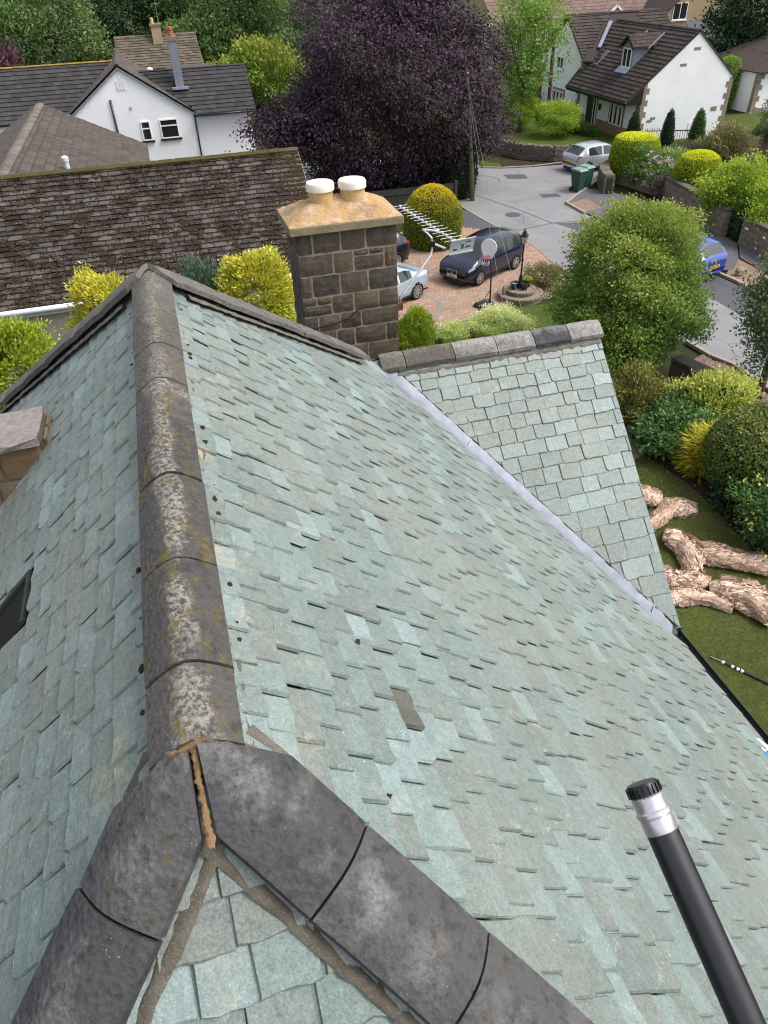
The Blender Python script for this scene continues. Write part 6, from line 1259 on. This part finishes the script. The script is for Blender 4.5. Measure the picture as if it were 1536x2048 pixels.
drk, hd_ = car('parked_car', 'dark car behind the chimney showing only its rear lamp', (7.0, 27.3, .02), math.radians(180+12), mat_paint('black_blue_paint', (.012, .014, .026), .3, .3),
    [(-2.0, .72), (-1.95, .98), (-1.8, 1.2), (-1.45, 1.44), (-.9, 1.50), (-.2, 1.50), (.3, 1.44), (1.0, 1.0), (1.5, .9), (1.85, .78), (2.0, .6)], [(-2, 1.02), (-1.3, .98), (0, .93), (1, .90), (2, .75)], 4.0, 1.74,
    [(-1.35, -.35), (-.25, .60)], (.32, 1.0), (-1.83, -1.47), (-1.22, 1.25), .31, None, None)

# ---------------------------------------------------------------- drive furniture
hoop = thing('basketball_hoop', 'freestanding basketball hoop with white fan board on a black base', 'basketball hoop', (10.02, 21.98, .02), math.radians(10))
m = MB(); V = [(-.42, -.28, 0), (.22, -.28, 0), (.22, .28, 0), (-.42, .28, 0), (-.34, -.20, .15), (.20, -.22, .17), (.20, .22, .17), (-.34, .20, .15)]; m.add(V, [(0, 3, 2, 1), (4, 5, 6, 7), (0, 1, 5, 4), (1, 2, 6, 5), (2, 3, 7, 6), (3, 0, 4, 7)]); m.build('base', M_BLACK, hoop, bevel=.03)
m = MB(); m.tube([(.14, 0, .1), (.12, 0, 1.1), (.04, 0, 2.05)], .026, 10); m.build('pole', M_BLACK, hoop, smooth=True); m = MB(); m.tube([(.13, 0, .55), (-.25, -.02, .14)], .012, 6); m.build('brace', M_BLACK, hoop)
m = MB(); fan = [(-.20, 1.72), (.20, 1.72), (.27, 1.82), (.42, 2.0), (.44, 2.15), (.36, 2.28), (.20, 2.36), (0, 2.39), (-.20, 2.36), (-.36, 2.28), (-.44, 2.15), (-.42, 2.0), (-.27, 1.82)]
th_ = math.radians(-52); bdv = Vector((math.cos(th_), math.sin(th_), 0)); bn = Vector((-math.sin(th_), math.cos(th_), 0))*-1
bc = Vector((-.03, 0, .0)); m.slab([bc+bdv*a*.62+Vector((0, 0, b*.97)) for a, b in fan], bn*.03); m.build('backboard', plain('white_board', (.82, .83, .86), .45, 0, .4, 0), hoop)
rc = bc+bn*.27+Vector((0, 0, 1.78)); m = MB(); m.tube([rc+Vector((math.cos(6.2832*k/20)*.17, math.sin(6.2832*k/20)*.17, 0)) for k in range(21)], .010, 6); m.tube([bc+Vector((0, 0, 1.78)), rc-bn*.17], .014, 6); rimo = m.build('rim', plain('red_rim', (.42, .02, .05), .4), hoop)
for nm_, z0, z1, mt_ in (('net', 0, -.12, plain('red_net', (.45, .03, .08), .8)), ('net', -.12, -.24, plain('white_net', (.75, .75, .75), .8)), ('net', -.24, -.34, plain('blue_net', (.06, .09, .35), .8))):
    m = MB(); rad = lambda z: .165-.26*abs(z)
    for k in range(12):
        for s in (-1, 1): a0 = 6.2832*(k+z0*4*s)/12; a1 = 6.2832*(k+z1*4*s)/12; m.tube([rc+Vector((math.cos(a0)*rad(z0), math.sin(a0)*rad(z0), z0)), rc+Vector((math.cos(a1)*rad(z1), math.sin(a1)*rad(z1), z1))], .0055, 4)
    m.build(nm_, mt_, rimo)
pc = (11.45, 22.3, 0)
pt = thing('round_planter', 'round two tier brick planter at the edge of the drive', 'planter', pc); M_PBR = mat_stone('planter_brick', (.17, .135, .10), (.28, .23, .18), (.13, .10, .08), 10)
for r, z0, z1 in ((.80, 0, .22), (.52, .22, .36)):
    m = MB(); m.lathe([(r-.03, z0), (r-.03, z1-.07), (r-.03, z1-.07)], 32); tier = m.build('tier', M_PBR, pt); nb = int(6.2832*r/.11)
    for k in range(nb):
        g = 6.2832*k/nb; d = Vector((math.cos(g), math.sin(g), 0)); t_ = Vector((-d.y, d.x, 0)); m = MB(); m.obox(d*(r-.06)+Vector((0, 0, z1-.035)), d*.07, t_*(3.1416*r/nb-.006), (0, 0, .034)); m.build('brick', M_PBR, tier)
    m = MB(); m.lathe([(r-.12, z1-.06), (r-.12, z1-.012)], 24); m.build('paving', mat_stone('planter_paving', (.20, .14, .10), (.28, .20, .15), None, 10), tier)
lp = thing('garden_lamp_post', 'black Victorian style lamp post standing on the round planter', 'lamp post', (pc[0]+.02, pc[1]+.12, .36))
m = MB(); m.lathe([(.13, 0), (.13, .03), (.085, .08), (.07, .32), (.055, .36), (.06, .40), (.032, .44), (.028, .9), (.036, .95), (.026, .98), (.022, 1.42), (.04, 1.47), (.02, 1.5)], 14); m.build('post', plain('cast_iron', (.012, .013, .014), .4, .3, .5, .2), lp, angle=40); m = MB(); m.tube([(-.2, 0, 1.38), (.2, 0, 1.38)], .01, 6); m.build('ladder_bar', plain('ladder_rust', (.10, .03, .02), .6), lp)
m = MB(); m.lathe([(.07, 1.50), (.13, 1.74)], 4, cap=False); m.build('lantern_glass', plain('lamp_glass', (.42, .43, .42), .1, 0, .6, .1), lp)
fr = MB()
for k in range(4): g = 6.2832*k/4; fr.tube([(.075*math.cos(g), .075*math.sin(g), 1.5), (.135*math.cos(g), .135*math.sin(g), 1.75)], .010, 5)
fr.build('lantern_frame', MATS['cast_iron'], lp); m = MB(); m.lathe([(.16, 1.75), (.15, 1.78), (.07, 1.88), (.06, 1.92), (.02, 1.95), (.025, 1.99), (.005, 2.04)], 4); m.build('lantern_cap', MATS['cast_iron'], lp)
M_POTB = plain('navy_glaze', (.012, .016, .035), .25, 0, .5, .2); M_POTD = plain('charcoal_pot', (.025, .028, .028), .5, 0, .4, .2)
for (dx, dy, r, h, mt, nm, lb) in ((-.26, .02, .135, .22, M_POTB, 'flower_pot', 'navy glazed pot of bare compost on the planter'), (-.13, .17, .12, .18, M_POTB, 'flower_pot', 'empty dark blue bowl behind the lamp post foot'), (.05, -.16, .13, .22, M_POTD, 'flower_pot', 'empty charcoal pot in front of the lamp post'), (.24, .05, .15, .26, M_POTD, 'flower_pot', 'black pot filled with green leaves beside the lamp post')):
    p = thing(nm, lb, 'plant pot', (pc[0]+dx, pc[1]+dy, .36), 0, 'pots on the round planter'); m = MB(); m.lathe([(r*.72, 0), (r*.98, h*.9), (r*1.08, h*.92), (r*1.08, h), (r*.92, h), (r*.88, h*.8)], 18); m.build('pot', mt, p, angle=35)
    m = MB(); m.lathe([(r*.9, h*.8), (.01, h*.84)], 14, cap=False); m.build('compost', plain('compost', (.30, .20, .15), .9) if dx < -.2 else M_SOIL, p)
    if dx > .2: crown('leaves', p, L_LIME, (.13, .13, .06), 30, 14, .03, .05, 300, zc=h)
for i, (x, y, z, sx, sy, sz, lb) in enumerate(((pc[0]-.66, pc[1]-.02, .22, .07, .05, .2, 'upright stone propped on the lower planter tier'), (19.75, 21.3, .05, .2, .16, .17, 'grey boulder on the gravel beside the blue hatchback'))):
    bm = bmesh.new(); bmesh.ops.create_icosphere(bm, subdivisions=2, radius=1); rr = random.Random(i)
    for v in bm.verts: v.co *= rr.uniform(.82, 1.15)
    me = bpy.data.meshes.new('boulder'); bm.to_mesh(me); bm.free(); ob = link('boulder', me, M_QUOIN); ob.location = (x, y, z+sz*.8); ob.scale = (sx, sy, sz); tag(ob, lb, 'stone')
M_BIN = plain('bin_green', (.022, .070, .046), .5, 0, .4, .12, 6); M_BINL = plain('bin_lid_green', (.16, .26, .21), .5, 0, .4, .25, 12)
for (x, y, rz, lb) in ((19.85, 33.75, .3, 'nearer green wheelie bin at the kerb'), (20.45, 34.15, .35, 'farther green wheelie bin beside the stone wall end')):
    b = thing('wheelie_bin', lb, 'wheelie bin', (x, y, .004), rz, 'wheelie bins at the kerb'); m = MB(); m.add([(-.20, -.24, .06), (.20, -.24, .06), (.20, .20, .06), (-.20, .20, .06), (-.27, -.32, .98), (.27, -.32, .98), (.27, .34, .98), (-.27, .34, .98)], [(0, 3, 2, 1), (4, 5, 6, 7), (0, 1, 5, 4), (1, 2, 6, 5), (2, 3, 7, 6), (3, 0, 4, 7)]); m.build('body', M_BIN, b, bevel=.03)
    m = MB(); m.add([(-.30, -.36, .985), (.30, -.36, .985), (.30, .36, .985), (-.30, .36, .985), (-.25, -.26, 1.06), (.25, -.26, 1.06), (.25, .30, 1.08), (-.25, .30, 1.08)], [(0, 3, 2, 1), (4, 5, 6, 7), (0, 1, 5, 4), (1, 2, 6, 5), (2, 3, 7, 6), (3, 0, 4, 7)]); m.build('lid', M_BINL, b, bevel=.02)
    for s in (-1, 1): m = MB(); m.tube([(s*.20, .22, .11), (s*.27, .22, .11)], .11, 14); m.build('wheel', M_BLACK, b)
    m = MB(); m.tube([(-.25, .40, 1.0), (.25, .40, 1.0)], .018, 8); m.build('handle', M_BIN, b)

# ---------------------------------------------------------------- walls, fences, poles
M_DRY = mat_stone('dry_stone', (.10, .085, .065), (.20, .175, .14), (.15, .13, .10), 8)
def drystone(label, pts, h, w=.38, seed=0, z0=0):
    o = thing('dry_stone_wall', label, 'wall'); core = MB(); st = MB(); cp = []; rg = random.Random(seed)
    for a, b in zip(pts[:-1], pts[1:]):
        A_ = Vector((*a, z0)); B_ = Vector((*b, z0)); d = (B_-A_); L = d.length; d /= L; l = d.cross(Vector((0, 0, 1))); core.obox((A_+B_)/2+Vector((0, 0, h*.45)), d*(L/2), l*w*.36, (0, 0, h*.45)); z = 0
        while z < h*.86:
            hh = rg.uniform(.06, .12); x = 0
            while x < L:
                ll = rg.uniform(.12, .34)
                for s in (-1, 1): st.obox(A_+d*(x+ll/2)+l*s*w*rg.uniform(.36, .44)+Vector((0, 0, z+hh/2)), d*ll*.47+Vector((0, 0, rg.uniform(-.02, .02))), l*rg.uniform(.05, .09), (rg.uniform(-.01, .01), 0, hh*.46), rg.random())
                x += ll
            z += hh
        x = 0
        while x < L:
            t = rg.uniform(.07, .14); m = MB(); m.obox(A_+d*(x+t/2)+Vector((0, 0, h*.9)), d*t*.45+Vector((0, 0, rg.uniform(-.01, .03))), l*w*.55, d*rg.uniform(-.04, .04)+Vector((0, 0, rg.uniform(.10, .16)))); m.build('coping_stone', M_DRY, o); x += t
    core.build('core', plain('dry_core', (.04, .035, .03), .9), o); tag(st.build('stone', M_DRY, o), kind='stuff')
drystone('long curved dry stone wall under the bright bushes', [(19.3, 45.5), (19.6, 43.0), (20.3, 41.2), (21.6, 39.9), (23.2, 39.7)], .72, seed=1)
drystone('short curved dry stone wall behind the green bins', [(20.9, 32.6), (21.2, 33.6), (21.7, 34.6), (22.6, 35.3), (23.6, 35.6)], .85, .42, seed=2)
M_BLK = mat_stone('garden_wall_block', (.16, .125, .09), (.25, .205, .16), (.19, .135, .095), 5); M_COPE = mat_stone('garden_wall_coping', (.075, .065, .055), (.125, .11, .095), None, 5)
def blockwall(label, a, b, h, w=.26, rows=4, seed=0):
    o = thing('garden_wall', label, 'wall'); a = Vector((*a, 0)); b = Vector((*b, 0)); d = b-a; L = d.length; d /= L; l = d.cross(Vector((0, 0, 1))); rg = random.Random(seed)
    m = MB(); m.obox((a+b)/2+Vector((0, 0, h*.44)), d*(L/2-.01), l*(w/2-.02), (0, 0, h*.44)); m.build('core', plain('wall_joint', (.11, .095, .075), .9), o); hh = (h-.13)/rows
    for r in range(rows):
        x = -.2*(r % 2)
        while x < L:
            ll = rg.uniform(.38, .62); p, q = max(0, x), min(L, x+ll)
            if q-p > .06: m = MB(); m.obox(a+d*(p+q)/2+Vector((0, 0, hh*(r+.5))), d*((q-p)/2-.009), l*(w/2+rg.uniform(0, .012)), (0, 0, hh/2-.008)); m.build('block', M_BLK, o, bevel=.012)
            x += ll
    x = 0
    while x < L-.05:
        ll = min(.75, L-x); m = MB(); m.obox(a+d*(x+ll/2)+Vector((0, 0, h-.055)), d*(ll/2-.004), l*(w/2+.05), (0, 0, .065)); m.build('coping', M_COPE, o, bevel=.02); x += ll
blockwall('coursed stone garden wall with dark coping below the topiary', (22.75, 30.6), (22.05, 25.3), 1.12, .3, 4, 1); blockwall('shorter stone garden wall beyond the iron gate', (22.15, 24.3), (21.9, 20.5), 1.05, .3, 4, 2)
blockwall('low shaded stone wall under the round green tree', (12.9, 15.3), (13.45, 13.0), .75, .35, 3, 3)
blockwall('low stone wall in front of the pink blossom shrub', (22.3, 34.9), (23.1, 31.0), .75, .28, 3, 5)
m = MB(); m.box(21.99, 22.0, 23.9, 24.1, .72, .80); m.slab([(21.83, 23.75, .72), (21.83, 23.95, .72), (21.83, 23.95, .79), (21.83, 23.75, .79)], (.02, 0, 0)); nm = m.build('house_name_sign', M_WHITE); tag(nm, 'small white sign on the far garden wall', 'sign')
def bars(name, label, cat, a, b, z0, h, step, r, mat, rails=(.12, .95), top=True, group=None, postr=None, flat=False):
    o = thing(name, label, cat, (a[0], a[1], z0)); A_ = Vector((0, 0, 0)); d = Vector((b[0]-a[0], b[1]-a[1], 0)); L = d.length; d /= L; n = int(L/step); m = MB(); l = d.cross(Vector((0, 0, 1)))
    for i in range(n+1):
        p = d*(i*L/n); hh = h*(1+.06*math.sin(i*math.pi/n*2)) if top else h
        if flat: m.obox(p+Vector((0, 0, hh/2)), d*step*.47, l*.012, (0, 0, hh/2))
        else: m.tube([p, p+Vector((0, 0, hh))], r, 5); m.lathe([(r*2.0, 0), (r*1.5, .03), (.001, .09)], 5, p+Vector((0, 0, hh-.01)))
    tag(m.build('bar' if not flat else 'board', mat, o), kind='stuff'); 
    for z in rails: m = MB(); m.obox(d*L/2+Vector((0, 0, h*z))+l*(.03 if flat else 0), d*L/2, l*.018, (0, 0, .022)); m.build('rail', mat, o)
    for q in (0, L): m = MB(); m.obox(d*q+Vector((0, 0, h*.54)), d*(postr or .035), l*(postr or .035), (0, 0, h*.55)); m.build('post', mat, o)
    return o
bars('iron_railing', 'black iron railings at the foot of the white gable', 'railing', (27.3, 40.3), (30.2, 39.2), .1, .95, .13, .012, M_BLACK); bars('iron_gate', 'black iron railing gate beside the first cypress', 'gate', (26.6, 40.5), (27.2, 40.35), .1, .95, .12, .012, M_BLACK)
bars('garden_gate', 'black iron gate between the two garden walls', 'gate', (22.22, 25.5), (22.15, 24.4), 0.05, 1.0, .12, .012, M_BLACK)
M_FENCE = mat_stone('fence_timber', (.13, .10, .075), (.20, .16, .12), (.10, .08, .06), 4); bars('timber_fence', 'weathered brown timber fence at the right behind the olive shrub', 'fence', (29.8, 34.4), (34.6, 37.0), .03, 1.3, .125, .01, M_FENCE, (.2, .5, .85), False, flat=True, postr=.06)
M_FENCED = mat_stone('dark_fence_timber', (.030, .032, .024), (.05, .052, .04), None, 4); bars('timber_fence', 'dark green timber fence behind the privet bush', 'fence', (5.5, 33.6), (13.2, 33.4), 0, 1.15, .14, .01, M_FENCED, (.25, .8), False, flat=True, postr=.06)
bars('timber_fence', 'brown timber fence between the cream house and white wing', 'fence', (26.0, 53.2), (27.3, 53.4), .2, 1.5, .13, .01, M_FENCE, (.25, .8), False, flat=True, postr=.05)
sh_ = thing('garden_shed', 'small shed with a pale roof left of the purple tree', 'shed', (7.2, 47.0, 0)); m = MB(); m.box(0, 2.2, 0, 2.0, 0, 1.5); m.build('wall', M_FENCE, sh_); m = MB(); m.slab([(-.15, -.2, 1.5), (2.4, -.2, 1.5), (2.4, 2.2, 1.95), (-.15, 2.2, 1.95)], (0, 0, .07)); m.build('roof', plain('pale_felt', (.45, .48, .52), .6), sh_)
tp = thing('telegraph_pole', 'brown wooden telegraph pole in front of the white house', 'pole', (24.5, 46.6, 0)); m = MB(); m.tube([(0, 0, -.1), (-.03, 0, 2.5), (-.05, 0, 4.95)], [.13, .115, .095], 10); m.build('shaft', M_WOODPOLE, tp, smooth=True)
m = MB(); m.lathe([(.13, 4.75), (.14, 4.85), (.10, 4.9)], 10, (-.05, 0, 0)); m.build('ring_head', M_STEEL, tp)
for k in range(6): m = MB(); g = 6.28*k/6; m.tube([(-.05+.1*math.cos(g), .1*math.sin(g), 4.78), (-.05+.2*math.cos(g), .2*math.sin(g), 4.74)], .018, 5); m.build('insulator', M_STEEL, tp)
p2 = thing('utility_pole', 'pale slim wooden pole rising through the purple tree edge', 'pole', (14.45, 34.3, 0)); m = MB(); m.tube([(0, 0, -.1), (-.25, 0, 2.8), (-.5, .2, 5.6)], [.12, .10, .085], 9); m.build('shaft', mat_stone('mossy_pole', (.10, .09, .05), (.17, .155, .09), None, 5), p2, smooth=True); m = MB(); m.lathe([(.13, 5.3), (.14, 5.4), (.1, 5.45)], 9, (-.48, .2, 0)); m.build('ring_head', M_STEEL, p2)
def cable(label, a, b, sag, r=.0032):
    a = Vector(a); b = Vector(b); m = MB(); m.tube([a+(b-a)*(i/24)-Vector((0, 0, sag*4*(i/24)*(1-i/24))) for i in range(25)], r, 5); return tag(m.build('telephone_cable', plain('grey_cable', (.20, .20, .21), .5), None), label, 'cable', 'telephone cables from the pole')
cable('thin grey cable running down past the privet bush', (13.97, 34.45, 5.35), (3.95, 7.0, 5.2), .35); cable('thin grey cable crossing the nose of the navy people carrier', (13.97, 34.45, 5.45), (4.0, 6.4, 5.6), .55)
sl_ = thing('street_lamp', 'slim grey street lamp in front of the distant trees', 'street lamp', (14.5, 95, 0)); m = MB(); m.tube([(0, 0, 0), (0, 0, 1.0), (0, 0, 4.3)], [.12, .09, .06], 8); m.build('column', M_STEEL, sl_); m = MB(); m.obox((-.45, 0, 4.3), (.45, 0, 0), (0, .12, 0), (0, 0, .06)); m.build('lantern', plain('lamp_grey', (.6, .62, .64), .4), sl_)
fp = thing('telegraph_pole', 'dark far telegraph pole among the green bushes', 'pole', (10.0, 88, 0)); m = MB(); m.tube([(0, 0, 0), (0, 0, 4.0)], [.16, .12], 8); m.build('shaft', M_WOODPOLE, fp); m = MB(); m.box(-.25, .25, -.1, .1, 3.7, 4.1); m.build('head', M_BLACK, fp)

# ---------------------------------------------------------------- rolled sheets and pole on the lawn
def mat_fibre():
    t = NT('tan_fibre_sheet', .85, .2); p = t.pos(); f = t.noise(t.pos((3, 9, 6)), 4, 7, .72, .9); g = t.noise(p, 45, 4, .8, .4); c = t.mix(t.ramp(f, [(.3, 0.0), (.7, 1.0)]), (.54, .37, .265), (.78, .60, .47)); c = t.mix(t.math('MULTIPLY', t.ramp(g, [(.55, 0.0), (.7, 1.0)]), .7), c, (.76, .60, .48)); c = t.mix(t.math('MULTIPLY', t.ramp(g, [(.25, 1.0), (.42, 0.0)]), .6), c, (.20, .10, .055))
    st = t.noise(t.pos((14, 5, 10)), 3.0, 5, .7, 1.2); c = t.mix(t.math('MULTIPLY', t.ramp(st, [(.52, 0.0), (.60, 1.0)]), .75), c, (.24, .125, .07)); t.col(c); t.bump(t.math('ADD', f, t.math('SUBTRACT', g, st)), 1.0, .03); return t.m  # pale and dark streaks put highlights and crease shade into the colour
M_FIB = mat_fibre()
_t = NT('torn_sheet_fold', .8, .25); _c = _t.ramp(_t.attr('rnd'), [(0, (.40, .25, .165)), (.35, (.60, .42, .31)), (.7, (.74, .56, .44)), (1, (.86, .73, .62))]); _f = _t.noise(_t.pos(), 26, 5, .7); _t.col(_t.mix(_t.math('MULTIPLY', _t.ramp(_f, [(.45, 0.0), (.65, 1.0)]), .4), _c, (.40, .24, .15))); _t.bump(_f, .6, .02); M_FOLD = _t.m
from mathutils import noise as mnoise
def roll(label, path, rad, seed, frays=40):
    """a long sheet bunched into a loose, crumpled twist with torn edges"""
    rg = random.Random(seed); P = [Vector(p) for p in path]; Q = []
    for i in range(len(P)-1):
        for k in range(22): Q.append(P[i].lerp(P[i+1], k/22))
    Q.append(P[-1]); n = len(Q); nr = 56; rr = [np.interp(i/(n-1), np.linspace(0, 1, len(rad)), rad) for i in range(n)]; V = []; F = []; sd = Vector((seed*7.3, seed*3.1, 0)); run = 0.0
    for i, q in enumerate(Q):
        t = (Q[min(i+1, n-1)]-Q[max(i-1, 0)]).normalized(); l = t.cross(Vector((0, 0, 1))).normalized(); u = l.cross(t); run += (Q[i]-Q[max(i-1, 0)]).length
        for k in range(nr):
            g = 6.2832*k/nr; gt = g+run*1.3
            c = Vector((math.cos(gt)*1.5, math.sin(gt)*1.5, run*1.7))+sd; c2_ = Vector((math.cos(gt)*3.0, math.sin(gt)*3.0, run*.9))+sd                      # creases follow the twist
            big = mnoise.noise(c*1.1); crease = 1-abs(mnoise.noise(c*3.1+Vector((5, 0, 0))))*2.0; fine = 1-abs(mnoise.noise(c2_*2.6))*2.0
            fold = .88+.46*big+.22*crease+.17*fine; r = rr[i]*max(.30, fold)*.95
            p = Vector((q.x, q.y, q.z*.62))+l*math.cos(g)*r*1.30+u*math.sin(g)*r*.60; p.z = max(p.z, .010+.012*(fine+1)); V.append(p)
    for i in range(n-1):
        for k in range(nr): F.append((i*nr+k, (i+1)*nr+k, (i+1)*nr+(k+1) % nr, i*nr+(k+1) % nr))
    for e in (0, n-1):
        c = len(V); V.append(Q[e]+(Q[min(e+3, n-1)]-Q[max(e-3, 0)])*(-.4 if e else .4))
        for k in range(nr): F.append((c, e*nr+k, e*nr+(k+1) % nr))
    o = thing('fibre_roll', label, 'sheet', (P[0].x, P[0].y, 0), 0, 'rolled tan sheets on the lawn'); b0 = Vector((P[0].x, P[0].y, 0)); m = MB(); m.add([v-b0 for v in V], F); m.build('roll', M_FIB, o, angle=75)
    f = MB(); st = max(1, n//60)
    for _ in range(int(frays*8)):                     # torn folds of the sheet lying along the twist
        i = rg.randrange(n); k = rg.randrange(nr); m_ = rg.randint(4, 7); dk = rg.choice((-1, 1, 1, 2, 0)); stp = max(1, int(n*rg.uniform(.025, .08))); w0 = rg.uniform(.008, .030); lift = rg.uniform(.002, .022); pts = []
        for q in range(m_):
            ii = min(n-1, i+q*stp); kk = (k+dk*q) % nr; v = V[ii*nr+kk]; c = Vector((Q[ii].x, Q[ii].y, Q[ii].z*.62)); od = (v-c).normalized(); pts.append((v+od*(lift*(1.6 if q in (0, m_-1) else .6)*rg.uniform(.5, 1.6)), od))
        VV = []
        for q, (p, od) in enumerate(pts):
            t = (pts[min(q+1, m_-1)][0]-pts[max(q-1, 0)][0]); t = t.normalized() if t.length > 1e-6 else Vector((1, 0, 0)); sd_ = t.cross(od).normalized()*w0*(.35 if q in (0, m_-1) else 1)*rg.uniform(.6, 1.3); tl = od*rg.uniform(-.012, .016); VV += [p-sd_-b0+tl, p+sd_-b0-tl*.5]
        VV = [Vector((p.x, p.y, max(p.z, .006))) for p in VV]; f.add(VV, [(2*q, 2*q+1, 2*q+3, 2*q+2) for q in range(m_-1)], rg.random())
    tag(f.build('fold', M_FOLD, o, smooth=True), kind='stuff')
roll('tan fibre heap nearest the gable verge', [(8.75, 10.55, .13), (9.0, 10.65, .18), (9.25, 10.5, .17), (9.35, 10.35, .1)], [.14, .24, .2, .06], 1, 70)
roll('curved tan roll lying below the fibre heap', [(8.5, 9.75, .1), (8.95, 9.85, .12), (9.2, 10.0, .12), (9.5, 10.1, .15), (9.72, 9.98, .14), (9.74, 9.8, .1)], [.12, .13, .13, .2, .19, .1], 2, 70)
roll('thick tan roll standing out in the middle of the lawn', [(8.75, 9.35, .15), (8.9, 9.2, .2), (8.95, 8.9, .2), (8.85, 8.55, .18), (8.65, 8.2, .12)], [.13, .22, .2, .18, .1], 3, 70)
roll('fat tan roll pointing at the round shrub', [(9.0, 8.6, .15), (9.2, 8.55, .18), (9.5, 8.35, .19), (9.8, 8.1, .18), (10.05, 7.95, .18), (10.25, 7.85, .14)], [.12, .2, .2, .17, .19, .12], 4, 70)
roll('small tan coil beside the thick roll', [(8.25, 8.3, .1), (8.4, 8.08, .12), (8.65, 8.0, .13), (8.72, 8.2, .1)], [.09, .14, .14, .08], 5, 50)
roll('torn tan scrap half under the gable verge', [(7.75, 8.75, .08), (8.0, 8.5, .12), (8.15, 8.25, .1), (8.1, 8.0, .06)], [.1, .16, .14, .07], 6, 50)
roll('long tan twist across the lower lawn', [(7.5, 7.75, .1), (7.9, 7.75, .12), (8.2, 7.7, .13), (8.5, 7.5, .12), (8.8, 7.2, .1)], [.13, .14, .15, .12, .09], 7, 70)
roll('widest tan bundle at the right edge of the lawn', [(8.7, 7.75, .1), (8.95, 7.6, .17), (9.15, 7.3, .2), (9.3, 6.95, .2), (9.35, 6.6, .15)], [.1, .22, .27, .25, .16], 8, 80)
rod = thing('telescopic_pole', 'black telescopic pole with white bands lying on the lawn', 'pole', (7.7, 6.32, 0)); d = Vector((.57, -.81, 0)).normalized()
for i, (a, b, r, mt) in enumerate(((0, .22, .012, M_STEEL), (.22, .52, .018, M_BLACK), (.52, 1.4, .023, M_BLACK), (1.4, 3.0, .027, M_BLACK))): m = MB(); m.tube([d*a+Vector((0, 0, .03)), d*b+Vector((0, 0, .03))], r, 10); m.build('section', mt, rod)
for q in (.20, .36, .45, .52): m = MB(); m.tube([d*q+Vector((0, 0, .03)), d*(q+.045)+Vector((0, 0, .03))], .03, 10); m.build('band', M_WHITE, rod)
# fallen petals and leaves scattered over lawn and roads
gl_ = np.random.default_rng(9); n_ = 700; P_ = np.stack([gl_.uniform(7, 10.6, n_), gl_.uniform(6, 12.6, n_), np.full(n_, .012)], 1); P_ = P_[(P_[:, 0] > 9.4+gl_.normal(0, .7, n_))]; n_ = len(P_); D_ = unit(n_, gl_)*np.array([1, 1, .15]); N_ = unit(n_, gl_)*.4+np.array([0, 0, 1])
lo = link('fallen_leaves', leaf_mesh('fallen_leaves', P_, D_, N_, gl_.uniform(.02, .05, n_), gl_.uniform(.015, .035, n_), gl_.uniform(0, 1, n_)), mat_leaf('dry_leaf', (.16, .09, .05), (.36, .25, .16), None, .2)); tag(lo, 'scattered dry brown leaves along the lawn edge', 'leaves', kind='stuff')
